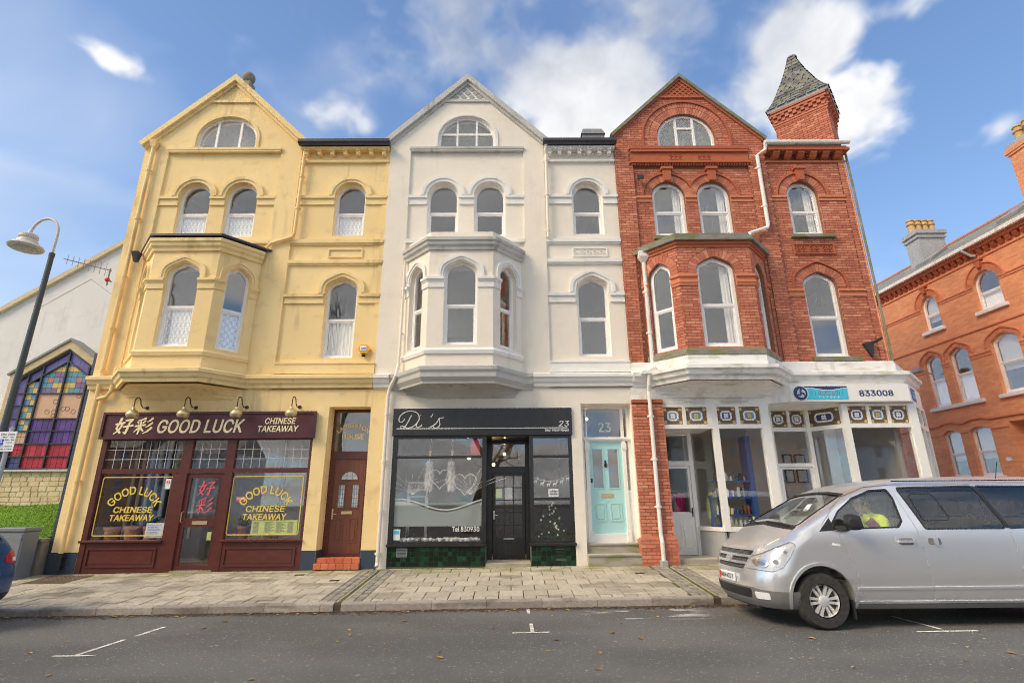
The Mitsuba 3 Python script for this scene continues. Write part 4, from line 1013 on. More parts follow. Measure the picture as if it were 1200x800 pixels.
for x0, z0, z1 in ((-2.54, .22, .40), (.99, .18, .40)): 
    v_ = MB(); frame(v_, x0, x0+.24, z0, z1, .02, -.008, .012)
    for i in range(5): v_.box(x0+.02, x0+.22, -.004, .01, z0+.03+.03*i, z0+.045+.03*i)
    add(f'{sf}__air_vent', v_, 'cabinet_grey' if x0 < 0 else 'tile_green')
add(f'{sf}__doorstep', MB().box(-.55, .46, -.02, .9, -.3, .07), 'step_stone')
# shop door with fifteen panes
d = MB(); DX0, DX1, Z0, Z1 = -.42, .36, .08, 2.07
ops = [R(DX0+.065+.225*i, .57+.29*j, DX0+.065+.225*i+.20, .57+.29*j+.265) for i in range(3) for j in range(5)]
d.ext(R(DX0, Z0, DX1, Z1).difference(union_all(ops)), .85, .895); frame(d, DX0+.07, DX1-.07, .14, .48, .03, .838, .85)
kd = add(f'{wh}__shop_door', d, B)
for o in ops: add(f'{kd}__pane', MB().flat(o, .872), 'shop_glass')
add(f'{kd}__handle', MB().box(-.405, -.375, .838, .85, .98, 1.18).tube([(-.39, .85, 1.08), (-.39, .80, 1.08), (-.30, .80, 1.08)], .01), 'chrome')
add(f'{kd}__notice', MB().box(-.13, .055, .84, .847, 1.44, 1.72), 'paper'); add(f'{kd}__notice', MB().box(-.345, -.20, .874, .88, 1.48, 1.70), 'green_paper')
add(f'{kd}__letter_plate', MB().cbox(-.16, .10, .836, .85, .515, .555, .004), 'chrome')
# things in the black shop's windows
for x, l, lab in ((-1.93, .0, 'white feathery pendant hanging in the black shop window, the left one of two'), (-1.40, .0, 'white feathery pendant hanging in the black shop window, the right one of two')):
    k = thing('feather_pendant', lab, 'ornament', None); q = random.Random(int(abs(x)*100)); m = MB()
    for i in range(420):
        z = q.uniform(1.66, 2.34); a = q.uniform(0, 6.28); rr = (.06+.05*math.sin((2.34-z)/.68*PI*.9))*q.uniform(.4, 1.1)
        p = np.array([x+rr*math.cos(a), .35+rr*math.sin(a), z]); e = np.array([math.cos(a)*.035, math.sin(a)*.035, -.06-.03*q.random()]); s = np.array([-math.sin(a), math.cos(a), 0])*.012
        m.raw([p-s, p+s, p+e], [[0, 1, 2]])
    add(f'{k}__feathers', m, 'white_fluff'); add(f'{k}__cord', MB().tube([(x, .35, 2.34), (x+.02, .35, 2.9)], .006, 6), 'white_fluff')
    add(f'{k}__bow', MB().lathe([(.0, -.09), (.03, -.05), (.02, 0), (.04, .06), (.0, .09)], (x+.01, .33, 2.50), 10), 'gold_letter')
k = thing('artificial_snow', 'white fluffy snow along the foot of the black shop window', 'decoration'); m = MB(); q = random.Random(4)
for i in range(150): m.mesh(trimesh.creation.icosphere(0, q.uniform(.02, .05)).apply_translation([q.uniform(-2.6, -.7), q.uniform(.12, .35), .55+q.uniform(0, .035)]))
add(k, m, 'white_fluff', unique=False)
k = thing('christmas_tree', 'dark Christmas tree hung with white baubles in the right black shop window', 'christmas tree'); m = MB(); q = random.Random(8)
for i in range(1500):
    t = q.random()**.6; z = 1.40-t*.83; a = q.uniform(0, 6.28); rr = (.05+.36*t)*q.uniform(.3, 1.0); l = .09
    p = np.array([.96+rr*math.cos(a), .52+rr*math.sin(a)*.8, z]); e = np.array([math.cos(a)*l, math.sin(a)*l, -.03]); s = np.array([-math.sin(a), math.cos(a), .3])*.011
    m.raw([p-s, p+s, p+e], [[0, 1, 2]], q.random())
add(f'{k}__foliage', m, 'leaf_green')
for i in range(26):
    t = (i+.5)/26; z = 1.36-t*.76; a = -PI/2+q.uniform(-1.3, 1.3); rr = .06+.37*t
    add(f'{k}__bauble', trimesh.creation.icosphere(2, .022).apply_translation([.96+rr*math.cos(a), .50+rr*math.sin(a)*.8, z]), 'white_gloss', smooth=True)
k = thing('reindeer_garland', 'white reindeer garland strung across the right black shop window', 'garland'); add(f'{k}__cord', MB().tube([(.56+.083*i, .09, 1.92-.12*math.sin(i/10*PI)+.06*(i/10)) for i in range(11)], .004, 5), 'white_vinyl')
for i in range(6):
    x = .60+.15*i; z = 1.86-.12*math.sin((x-.56)/.83*PI)+.03*i/5*2
    q_ = union_all([sbox(x-.035, z-.02, x+.03, z+.01), sbox(x-.033, z-.06, x-.022, z-.02), sbox(x+.017, z-.06, x+.028, z-.02), P((x+.02, z), (x+.05, z+.05), (x+.06, z+.04), (x+.035, z-.005)), P((x+.045, z+.045), (x+.035, z+.09), (x+.05, z+.06), (x+.07, z+.09), (x+.06, z+.045))])
    add(f'{k}__reindeer', MB().ext(q_, .085, .092), 'white_vinyl')
k = thing('display_stand', 'small white display stand in the left black shop window', 'display stand')
m = MB(); frame(m, -2.50, -2.02, 1.50, 1.86, .03, .75, .80); m.box(-2.50, -2.02, .75, .95, 1.66, 1.69); m.box(-2.50, -2.02, .75, .95, .55, .58); m.box(-2.5, -2.46, .75, .95, .55, 1.5); m.box(-2.06, -2.02, .75, .95, .55, 1.5); add(f'{k}__frame', m, 'paper')
for i in range(5): add(f'{k}__bottle', MB().lathe([(.022, 0), (.022, .09), (.01, .11), (.01, .14), (.0, .14)], (-2.44+.09*i, .84, 1.69), 10), 'black_plastic' if i % 2 else 'steel')
for i, (x, lab) in enumerate(((-2.36, 'left black bottle in the window beside the sticker'), (-2.22, 'right black bottle in the window beside the sticker'))):
    k = thing('bottle', lab, 'bottle'); add(k, MB().lathe([(.03, 0), (.03, .15), (.015, .18), (.015, .22), (.0, .22)], (x, .25, .56), 12), 'black_plastic', unique=False, smooth=35)
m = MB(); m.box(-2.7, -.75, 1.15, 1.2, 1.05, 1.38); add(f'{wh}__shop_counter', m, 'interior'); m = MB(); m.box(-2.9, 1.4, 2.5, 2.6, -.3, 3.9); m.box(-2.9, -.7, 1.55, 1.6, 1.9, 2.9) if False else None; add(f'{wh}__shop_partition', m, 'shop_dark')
for x, y, z in ((-.15, 1.9, 2.62), (-.42, 1.5, 2.32), (2.05, 1.4, 3.48), (-1.1, 1.9, 2.52)):
    k = thing('pendant_bulb', {-.15: 'glowing bulb seen through the light over the black shop door', -.42: 'lower glowing bulb at the left of the black shop door light', 2.05: 'glowing hall lamp seen through the light over the turquoise door', -1.1: 'glowing bulb seen at the top of the left black shop window'}[x], 'light bulb')
    s = mikit.ply(trimesh.creation.icosphere(2, .032).apply_translation([x, y, z]), 'bulb', smooth=True); s['emitter'] = {'type': 'area', 'radiance': rgb(30, 18, 7), 'sampling_weight': 0.05}; scene[k] = s

# turquoise door of the white house
k0 = f'{wh}__front_door_frame'; m = MB(); D = .30
m.box(1.72, 1.80, D-.02, D+.1, .47, 3.64); m.box(2.86, 2.93, D-.02, D+.1, .47, 3.64); m.box(1.80, 2.86, D-.02, D+.1, 3.56, 3.64)
m.box(1.80, 2.86, D-.05, D+.1, 2.77, 2.86); m.cbox(1.76, 2.91, D-.09, D-.021, 2.80, 2.85, .01); m.box(2.72, 2.78, D-.02, D+.1, 2.86, 3.56); m.box(1.86, 1.885, D-.01, D+.1, 2.86, 3.56)
for a, b in ((1.82, 1.90), (2.71, 2.79)): m.box(a, b, D-.05, D+.1, .47, 2.77); m.cbox(a-.02, b+.02, D-.085, D-.051, 2.56, 2.72, .012); m.cbox(a-.015, b+.015, D-.075, D-.051, .47, .72, .01)
m.box(1.80, 1.82, D, D+.1, .47, 1.62); m.box(2.79, 2.86, D, D+.1, .47, 1.62); m.box(1.90, 2.71, D-.03, D+.1, .47, .66)
frame(m, 2.795, 2.855, 1.1, 1.58, .015, D-.012, D); frame(m, 2.795, 2.855, .55, 1.05, .015, D-.012, D)
add(k0, m, 'white_gloss')
for q in ((1.885, 2.72, 2.86, 3.56), (1.80, 1.86, 2.86, 3.56), (2.78, 2.86, 2.86, 3.56), (2.79, 2.86, 1.62, 2.77), (1.80, 1.82, 1.62, 2.77)): pane(k0, *q, D+.05)
L = MB(); L.text('23', 2.18, 2.48, 3.0, .22, D+.045, bold=False); add(f'{k0}__lettering', L, 'frosted')
d = MB(); gl = [R(1.99, 1.68, 2.23, 2.58), R(2.36, 1.68, 2.60, 2.58)]
d.ext(R(1.90, .66, 2.71, 2.77).difference(union_all(gl)), D+.01, D+.055)
for g in gl: d.ext(g.buffer(.02, join_style=2).difference(g), D-.005, D+.01)
for a, b in ((1.99, 2.23), (2.36, 2.60)): frame(d, a-.02, b+.02, .93, 1.34, .03, D-.008, D+.01); d.cbox(a+.03, b-.03, D-.006, D+.012, .98, 1.29, .012)
kd = add(f'{wh}__front_door', d, 'turquoise')
for g in gl: add(f'{kd}__pane', MB().flat(g, D+.03), 'glass')
add(f'{kd}__letter_plate', MB().cbox(2.15, 2.44, D-.006, D+.011, 1.46, 1.55, .005), 'brass')
add(f'{kd}__knocker', MB().cbox(2.275, 2.315, D-.01, D+.011, 2.16, 2.32, .008).tube([(2.295+.032*math.cos(t), D-.02, 2.20+.05*math.sin(t)) for t in np.linspace(0, 2*PI, 14)], .009, 6), 'black_plastic')
add(f'{kd}__lock', MB().cbox(1.925, 1.965, D-.006, D+.011, 1.80, 1.90, .006), 'black_plastic')
add(f'{wh}__door_reveal', MB().box(1.64, 1.72, .31, .5, -.3, 3.7).box(2.93, 3.0, .31, .5, -.3, 3.7).box(1.64, 3.0, .31, .5, 3.64, 3.72), 'cream_render')
for z0, z1, y0, x1 in ((-.2, .255, -.13, 2.94), (.255, .47, .06, 2.925)):
    add(f'{wh}__stone_step', MB().box(1.725, 2.925 if y0 > 0 else 2.945, y0+.03, .4, z0, z1-.05).cbox(1.725, 2.925 if y0 > 0 else 2.945, y0, .4, z1-.0495, z1, .01), 'step_stone')
# ---------------------------------------------------------------- the red brick house on the corner
rh = thing('red_brick_house', 'red brick gabled corner house with a slated turret and a white shopfront', 'house')
XL, XR, XG, EC = 3.005, 9.5, 7.25, 8.14
gz = lambda x: 13.42-abs(x-CR)*.985
bay = Bay(CR+.03, .91, 1.62)
oa = arch(CR+.02, .82, 10.98, 11.28, 12.08)
o2 = [arch(c, .45, 8.2, 9.40, 9.86) for c in (4.42, 5.67)]
oe2 = arch(8.13, .43, 8.22, 9.40, 9.86); oe1 = arch(EC, .44, 4.80, 6.68, 7.10, 'point')
bh = R(CR-1.45, 4.45, CR+1.5, 7.30)
outline = P((XL, 4.02), (XR, 4.02), (XR, 10.92), (XG, 10.92), (XG, gz(XG)), (CR, 13.42), (XL, gz(XL)))
op = union_all([oa, *o2, oe2, oe1, bh])
panel = R(3.50, 7.75, 6.74, 10.36)
low = R(CR-1.72, 4.02, CR+1.78, 7.76)
wall = MB()
wall.ext(outline.difference(op), .072, .31)
field = P((XL, 4.02), (XG, 4.02), (XG, gz(XG)), (CR, 13.42), (XL, gz(XL))).difference(union_all([panel, oa, low]))
wall.ext(field, .012, .0715); wall.ext(low.difference(bh), .052, .0715); wall.ext(R(9.30, 4.02, 9.5, 10.9), .042, .0715)
ring_a = arch(CR+.02, 1.05, 11.2, 11.2, 12.30); ring_b = arch(CR+.02, 1.24, 11.28, 11.28, 12.51)
tc = R(3.42, 10.36, 6.80, 10.92)
pieces = brick_pieces(field.difference(union_all([ring_b, tc, P((CR-.66, 12.72), (CR+.66, 12.72), (CR, 13.40))])), W0, .02)
pieces += brick_pieces(low.difference(bh.buffer(.2)), W0, .02, face=.04)
side_b = affinity.translate(R(9.30, 4.66, 9.5, 10.45), 0, 0)
pieces += brick_pieces(side_b, W0, .07, face=.03)
def halfclip(pcs, c, xlim, sgn): return [p for p in pcs if (p[1][0]-xlim)*sgn > 0]
r2 = [arch(c, .70, 9.40, 9.40, 10.12) for c in (4.42, 5.67)]; k2 = [P((c-.13, 10.27), (c+.13, 10.27), (c+.09, 9.84), (c-.09, 9.84)) for c in (4.42, 5.67, 8.13)]
imp2 = R(3.5, 9.22, 6.74, 9.40)
pieces += brick_pieces(panel.difference(union_all([*o2, *r2, imp2, *k2, R(3.5, 10.28, 6.74, 10.4)])), W0, .03, face=.06)
pieces += halfclip(voussoirs(4.42, .46, 9.40, 9.87, 'round', .215, 23, W0, .056, back=.075), 0, 5.03, -1)+halfclip(voussoirs(5.67, .47, 9.40, 9.88, 'round', .215, 23, W0, .056, back=.075), 0, 5.06, 1)
re2 = arch(8.13, .70, 9.40, 9.40, 10.12); re1 = arch(EC, .72, 6.68, 6.68, 7.40, 'point')
ent = R(XG, 4.66, 9.30, 10.46)
pieces += brick_pieces(ent.difference(union_all([oe2, oe1, re2, re1, k2[2], R(XG, 9.24, 9.3, 9.40), R(XG, 6.42, 9.3, 6.62), R(7.62, 7.64, 8.68, 7.90), R(7.6, 8.08, 8.76, 8.2), R(7.6, 4.64, 8.8, 4.78)])), W0, .05, face=.06)
pieces += voussoirs(8.13, .44, 9.40, 9.87, 'round', .215, 23, W0, .056, back=.075)
pieces += voussoirs(EC, .455, 6.68, 7.115, 'point', .225, 19, W0, .056, back=.075, wt=.245)
pieces += voussoirs(CR+.02, .832, 11.28, 12.095, 'round', .225, 37, W0, -.004)
pieces += voussoirs(CR+.02, 1.065, 11.28, 12.33, 'round', .155, 46, W0, -.001)
# ground floor pier
add(f'{rh}__pier_panel', MB().box(2.96, 3.688, -.03, .31, 3.722, 4.03), 'weathered_white')
wall.box(2.965, 3.675, -.068, .31, -.4, 3.72)
pieces += brick_pieces(R(2.955, -.06, 3.685, 3.62), W0, 2.955, face=-.082)
for fx, ang in ((3.685, 90), (2.955, -90)):
    fr = Fr(fx, -.068 if ang > 0 else .02, ang); pieces += brick_pieces(R(.0, -.06, .22 if ang > 0 else .09, 3.62), fr, 0, face=-.006)
add(f'{rh}__pier_base', join(brick_pieces(R(2.90, -.06, 3.74, .56), W0, 2.90, face=-.135)), 'brick'); info(f'{rh}__pier_base', kind='stuff')
add(f'{rh}__pier_base_core', MB().box(2.905, 3.735, -.125, .2, -.4, .555).hull([(2.905, -.125, .556), (3.735, -.125, .556), (2.96, -.075, .63), (3.68, -.075, .63), (2.96, .1, .63), (3.68, .1, .63), (2.905, .1, .556), (3.735, .1, .556)]), 'brick')
m = MB(); m.box(2.95, 3.69, -.12, .1, 3.635, 3.70).box(2.95, 3.69, -.10, .1, 3.32, 3.36); add(f'{rh}__pier_cap', m, 'terracotta')
# bay
hws = (.31, .47, .31); ops = []; bw = MB()
for i in range(3):
    Lb = bay.len[i]; c0 = Lb/2+(.03 if i == 2 else -.03 if i == 0 else 0)
    o = arch(c0, hws[i], 4.84, 6.74, 7.16, 'point'); ops.append(o); fr = bay.fr[i]
    bw.ext(R(0, 4.2, Lb, 7.46).difference(o), .012, .16, fr)
    rg_ = arch(c0, hws[i]+.225, 6.74, 6.74, 7.42, 'point').intersection(R(0, 4, Lb, 8))
    pieces += brick_pieces(R(.0, 4.78, Lb, 7.42).difference(union_all([o, rg_])), fr, .04*i)
    pieces += [p for p in voussoirs(c0, hws[i]+.012, 6.74, 7.175, 'point', .21, 19 if i == 1 else 15, fr, -.004, wt=.24)]
kb = add(f'{rh}__bay', bw, 'mortar')
cp = [(0, 6.40), (.02, 6.40), (.03, 6.46), (.05, 6.47), (.05, 6.53), (.025, 6.54), (.025, 6.60), (.075, 6.62), (.075, 6.68), (0, 6.70)]
for path in ([tuple(bay.p[0]), bay.at(0, ops[0].bounds[0])], [bay.at(0, ops[0].bounds[2]), tuple(bay.p[1]), bay.at(1, ops[1].bounds[0])], [bay.at(1, ops[1].bounds[2]), tuple(bay.p[2]), bay.at(2, ops[2].bounds[0])], [bay.at(2, ops[2].bounds[2]), tuple(bay.p[3])]):
    add(f'{kb}__pier_cap', MB().mould(cp, path), 'rubbed_brick')
pth = [tuple(q) for q in bay.p]
add(f'{kb}__sill_band', MB().mould([(0, 4.64), (.05, 4.64), (.05, 4.76), (.01, 4.80), (0, 4.80)], pth), 'mossy_stone')
add(f'{kb}__brick_cornice', MB().mould([(0, 7.42), (.03, 7.42), (.03, 7.48), (.07, 7.50), (.07, 7.57), (0, 7.58)], pth), 'terracotta')
m = MB()
for off, z0, z1 in ((.14, 7.58, 7.70), (.04, 7.70, 7.80)):
    pp = Polygon([(q[0], -q[1]) for q in pth]).buffer(off, join_style=2).intersection(sbox(0, .0, 12, 3)); t = trimesh.creation.extrude_polygon(pp, z1-z0, engine='earcut'); q = t.vertices
    m.raw(np.column_stack([q[:, 0], -q[:, 1], q[:, 2]+z0]), t.faces[:, ::-1])
add(f'{kb}__coping_stone', m, 'mossy_stone')
for i in range(3): sash(rh, bay.fr[i], ops[i], 5.92, .10, .085, curtain='side_r' if i == 1 else None)
CORN2 = [(0, 4.03), (.06, 4.03), (.08, 4.10), (.16, 4.15), (.19, 4.24), (.25, 4.26), (.25, 4.345), (.04, 4.40), (0, 4.40)]
path = [(3.0, 0), (bay.p[0][0]-.04, 0), (bay.p[1][0]-.03, bay.p[1][1]-.03), (bay.p[2][0]+.03, bay.p[2][1]-.03), (bay.p[3][0]+.04, 0), (9.60, 0), (10.72, 1.12)]
add(f'{rh}__cornice', MB().mould(CORN2, path), 'weathered_white')
add(f'{rh}__plinth_band', MB().mould([(0, 4.401), (.035, 4.401), (.035, 4.62), (.01, 4.655), (0, 4.655)], [(3.0, 0), (bay.p[0][0]-.02, 0), *[tuple(q) for q in bay.p[1:3]], (bay.p[3][0]+.02, 0), (9.53, 0), (10.66, 1.13)]), 'weathered_white')
lv = []
for t in np.linspace(0, 1, 7): lv.append(([(CR+(x-CR)*(1-.05*t), y*(1-.98*t)) for x, y in pth], 4.02-.26*t**2.6))
v = [[x, y-.01, z] for q, z in lv for x, y in q]; f = [t for i in range(6) for j in range(3) for t in ([i*4+j, (i+1)*4+j+1, i*4+j+1], [i*4+j, (i+1)*4+j, (i+1)*4+j+1])]+[[0, 1, 2], [0, 2, 3]]
m = MB(); m.raw(v, f); add(f'{kb}__corbel', m, 'weathered_white')
# brickwork: the 300 bricks that show largest are parts, the rest one part
pieces.sort(key=lambda p: float(np.linalg.norm(p[1]-EYE)))
add(f'{rh}__wall', wall, 'mortar')
for p, _ in pieces[:300]: add(f'{rh}__wall__brick', p, 'brick')
add(f'{rh}__wall__brickwork', join(pieces[300:]), 'brick'); info(f'{rh}__wall__brickwork', kind='stuff')
# terracotta of the gable
m = MB().box(3.42, 6.80, -.075, .06, 10.86, 10.95).box(3.45, 6.77, -.06, .06, 10.78, 10.859); add(f'{rh}__ledge', m, 'terracotta')
add(f'{rh}__terracotta_frieze', MB().box(3.45, 6.77, .0, .06, 10.47, 10.78), 'terracotta'); add(f'{rh}__ledge', MB().box(3.42, 6.80, -.07, .06, 10.415, 10.47), 'terracotta')
m = MB()
for i in range(44): m.box(3.46+.0753*i, 3.46+.0753*i+.042, -.03, .06, 10.355, 10.414)
add(f'{rh}__dentil_row', m, 'terracotta'); info(f'{rh}__dentil_row', kind='stuff')
for c in (4.72, 5.52):
    m = MB()
    for a in range(-1, 2):
        for b in range(2):
            m.tube([(c+a*.13+.05*math.cos(t), -.005, 10.565+b*.11+.04*math.sin(t)) for t in np.linspace(0, 2*PI, 10)], .014, 6); m.lathe([(.022, 0), (.0, .03)], (c+a*.13, .0, 10.565+b*.11), 8, axis='y')
    add(f'{rh}__rosette', m, 'terracotta')
for s in (4.2, 5.12, 6.04): add(f'{rh}__frieze_stile', MB().box(s-.03, s+.03, -.012, .0, 10.475, 10.775), 'terracotta')
m = MB().box(CR-.70, CR+.70, -.05, -.0, 12.64, 12.70); add(f'{rh}__gable_bar', m, 'terracotta')
lat = MB(); tri = P((CR-.64, 12.71), (CR+.64, 12.71), (CR, 13.34)); lat.ext(tri, .0, .012)
for k in range(-6, 7):
    for sgn in (1, -1):
        lat.ext(LineString([(CR+k*.17-1, 12.71-sgn*1.0*.9), (CR+k*.17+1, 12.71+sgn*1.0*.9)]).buffer(.018, cap_style=2).intersection(tri), -.022-.002*(sgn > 0), -.001)
for r in range(4):
    for j in range(-3, 4):
        q = Point(CR+j*.17+(.085 if r % 2 else 0), 12.77+r*.153); 
        if tri.contains(q.buffer(.04)): lat.lathe([(.035, 0), (.0, .03)], (q.x, .0, q.y), 8, axis='y')
add(f'{rh}__gable_lattice', lat, 'terracotta')
line = LineString([(XL-.06, gz(XL-.06)), (CR, 13.42), (XG+.08, gz(XG+.08))])
c = MB(); c.ext(line.buffer(.045, cap_style=2, join_style=2), -.10, .36); add(f'{rh}__gable_coping', c, 'mossy_stone')
c = MB(); c.ext(affinity.translate(line, 0, -.085).buffer(.04, cap_style=2, join_style=2).intersection(outline), -.045, -.001); add(f'{rh}__verge_moulding', c, 'terracotta')
add(f'{rh}__arch_moulding', MB().ext(hood(CR+.02, 1.225, 11.28, 12.485, 'round', .05, 10.96), -.04, .005), 'terracotta')
for c, s in ((4.42, -1), (5.67, 1)):
    h = hood(c, .685, 9.40, 10.10, 'round', .045, 9.40).intersection(R(3.5, 9, 5.045, 11) if s < 0 else R(5.046, 9, 6.74, 11)); add(f'{rh}__arch_moulding', MB().ext(h, .02, .065), 'terracotta')
add(f'{rh}__arch_moulding', MB().ext(hood(8.13, .685, 9.40, 10.10, 'round', .045, 9.40), .02, .065), 'terracotta')
add(f'{rh}__arch_moulding', MB().ext(hood(EC, .69, 6.68, 7.375, 'point', .045, 6.62), .02, .065), 'terracotta')
for c in (4.42, 5.67, 8.13):
    add(f'{rh}__keystone', MB().hull([(c+a*(.085 if z < 10 else .12), d, z) for a in (-1, 1) for d in (-.05, .06) for z in (9.86, 10.20)]).box(c-.16, c+.16, -.085, .06, 10.201, 10.275), 'terracotta')
def bands(z0, z1, sp, mat='rubbed_brick'):
    for a, b in sp: add(f'{rh}__impost_band', MB().box(a, b, .035, .075, z0, z0+.055).box(a, b, .055, .075, z0+.055, z1-.06).box(a, b, .015, .075, z1-.06, z1), mat)
bands(9.22, 9.40, ((3.502, 3.965), (4.875, 5.20), (6.125, 6.738))); bands(9.24, 9.40, ((XG+.002, 7.695), (8.565, 9.298))); bands(6.42, 6.62, ((XG+.002, 7.695), (8.585, 9.298)))
for z in (8.09, 7.42): pass
pm_ = MB().box(7.62, 8.68, .05, .075, 7.64, 7.90)
add(f'{rh}__plaque', pm_, 'terracotta'); frame_m = MB(); frame(frame_m, 7.60, 8.70, 7.62, 7.92, .03, .02, .0495); add(f'{rh}__plaque_frame', frame_m, 'terracotta')
for i in range(3):
    m = MB(); c = 7.80+.35*i
    for a in (-1, 1):
        for b in (-1, 1): m.tube([(c+a*(.07+.045*math.cos(t)), .04, 7.77+b*(.05+.035*math.sin(t))) for t in np.linspace(0, 2*PI, 9)], .014, 5)
    m.lathe([(.03, 0), (.0, .035)], (c, .05, 7.77), 8, axis='y'); add(f'{rh}__plaque_scroll', m, 'terracotta')
add(f'{rh}__window_sill', MB().cbox(7.60, 8.78, -.03, .10, 8.10, 8.195, .01), 'mossy_stone'); add(f'{rh}__window_sill', MB().cbox(7.60, 8.80, -.04, .10, 4.66, 4.775, .01), 'mossy_stone'); add(f'{rh}__window_sill', MB().cbox(3.90, 6.20, -.03, .10, 8.06, 8.165, .01), 'mossy_stone')
for o in o2: sash(rh, W0, o, 8.95, .16, .08, curtain='side_r')
sash(rh, W0, oe2, 8.95, .17, .08, curtain='net' if False else 'sides'); sash(rh, W0, oe1, 5.88, .17, .08)
sash(rh, W0, oa, None, .075, .07, bars=[R(CR-.26, 10.9, CR-.20, 12.2), R(CR+.24, 10.9, CR+.30, 12.2), R(CR-.22, 11.62, CR+.26, 11.68)])
# eaves of the entrance bay
add(f'{rh}__frieze', MB().box(XG+.01, 9.52, .02, .075, 10.46, 10.52), 'rubbed_brick')
for i in range(6):
    s = XG+.26+.35*i; add(f'{rh}__bracket', MB().hull([(s+a*.09, y, z) for a in (-1, 1) for y, z in ((.05, 10.53), (-.06, 10.56), (-.16, 10.66), (-.16, 10.72), (.05, 10.72))]), 'terracotta')
add(f'{rh}__soffit', MB().box(XG+.01, 9.55, -.20, .075, 10.721, 10.80).box(XG+.01, 9.53, -.12, .075, 10.80, 10.90), 'terracotta')
add(f'{rh}__gutter', MB().tube([(XG-.08, -.24, 10.93), (9.54, -.24, 10.93)], .062, 10), 'pipe_white')
for i in range(8): add(f'{rh}__step_flashing', MB().hull([(7.95+.21*i, .22, 11.0), (8.16+.21*i, .22, 11.0), (8.16+.21*i, .22, 11.10), (7.95+.21*i, .235, 11.0), (8.16+.21*i, .235, 11.0), (8.16+.21*i, .235, 11.10)]), 'pipe_white')
shell_parts(rh, XL, 9.5); gable_roof(rh, CR, XL, XG, 9.4, gz(XL)-.02, 13.40, 10.98)
# canted corner and side wall
for q in ((9.5, .0, 57.3, 1.664), (10.4, 1.4, 90, 7.0)):
    fr = Fr(q[0], q[1], q[2]); add(f'{rh}__side_wall', MB().box(.002, q[3], .03, .28, 4.02, 10.9, fr), 'far_brick')
    add(f'{rh}__side_wall', MB().box(.002, q[3], .03, .28, -.4, 4.02, fr), 'far_brick') if q[2] == 90 else None
add(f'{rh}__roof', MB().hull([(9.4, .2, 10.9), (10.3, 1.5, 10.9), (10.3, 8.4, 10.9), (9.4, 8.4, 10.9), (9.4, 3.2, 13.2), (9.5, 6, 13.2)]), 'slate')
pp = [(10.30, .55, 10.9)]
add(f'{rh}__side_pipe', MB().tube([(9.56, .02, 10.85), (9.56, .03, 4.6)], .03, 8), 'mossy_stone')
# turret
TC = np.array([9.42, 1.24]); TA = [-86+90*k for k in range(4)]
def sq(r): return [(TC[0]+r*math.cos(math.radians(a)), TC[1]+r*math.sin(math.radians(a))) for a in TA]
def lvl(mb, r0, z0, r1, z1):
    v = [(*p, z0) for p in sq(r0)]+[(*p, z1) for p in sq(r1)]; mb.hull(v)
tw = MB(); lvl(tw, 1.0, 10.9, 1.0, 13.0)
kt = add(f'{rh}__turret', tw, 'mortar'); tp = []
WS = 1.015*math.sqrt(2)
for k in (3, 0, 2):
    a = np.array(sq(1.015)[k]); b = np.array(sq(1.015)[(k+1) % 4]); fr = Fr(a[0], a[1], math.degrees(math.atan2(*(b-a)[::-1])))
    tp += brick_pieces(R(0, 10.9, WS, 12.50), fr, .03, face=-.008, flat_d=.03)
    for j, (z, off) in enumerate(((12.50, -.02), (12.58, -.035))): tp.append((MB().box(-.02, WS+.02, off, .05, z+.004, z+.07, fr), None))
    for j, z in enumerate((12.66, 12.74, 12.82)):
        for i in range(-1, 8):
            s = i*.22+(.11 if j % 2 else 0)
            if -.06 < s < WS-.06: tp.append((MB().box(s, s+.105, -.06-.025*j, .05, z, z+.07, fr), None))
        tp.append((MB().box(-.02, WS+.02, -.03-.02*j, .05, z+.001, z+.069, fr, tone=.1), None))
    for j, z in enumerate((12.90, 12.98)): tp.append((MB().box(-.05, WS+.05, -.11-.03*j, .05, z+.003, z+.072, fr), None))
add(f'{kt}__brickwork', join(tp), 'brick'); info(f'{kt}__brickwork', kind='stuff')
m = MB(); lvl(m, 1.19, 13.06, 1.22, 13.17); add(f'{kt}__eaves_board', m, 'chimney_grey')
prof = [(1.235, 13.172), (1.12, 13.30), (1.00, 13.46), (.88, 13.65), (.76, 13.88), (.64, 14.14), (.51, 14.40), (.39, 14.68), (.28, 14.97), (.19, 15.22), (.15, 15.38)]
m = MB()
for (r0, z0), (r1, z1) in zip(prof[:-1], prof[1:]): lvl(m, r0-.03, z0, r1-.03, z1)
add(f'{kt}__spire', m, 'lead')
sl = MB(); pz_ = np.array(prof); N = 15
tt = np.linspace(0, 1, N+1); ar = np.r_[0, np.cumsum(np.hypot(*np.diff(pz_, axis=0).T))]; ar /= ar[-1]
rr, zz = np.interp(tt, ar, pz_[:, 0]), np.interp(tt, ar, pz_[:, 1])
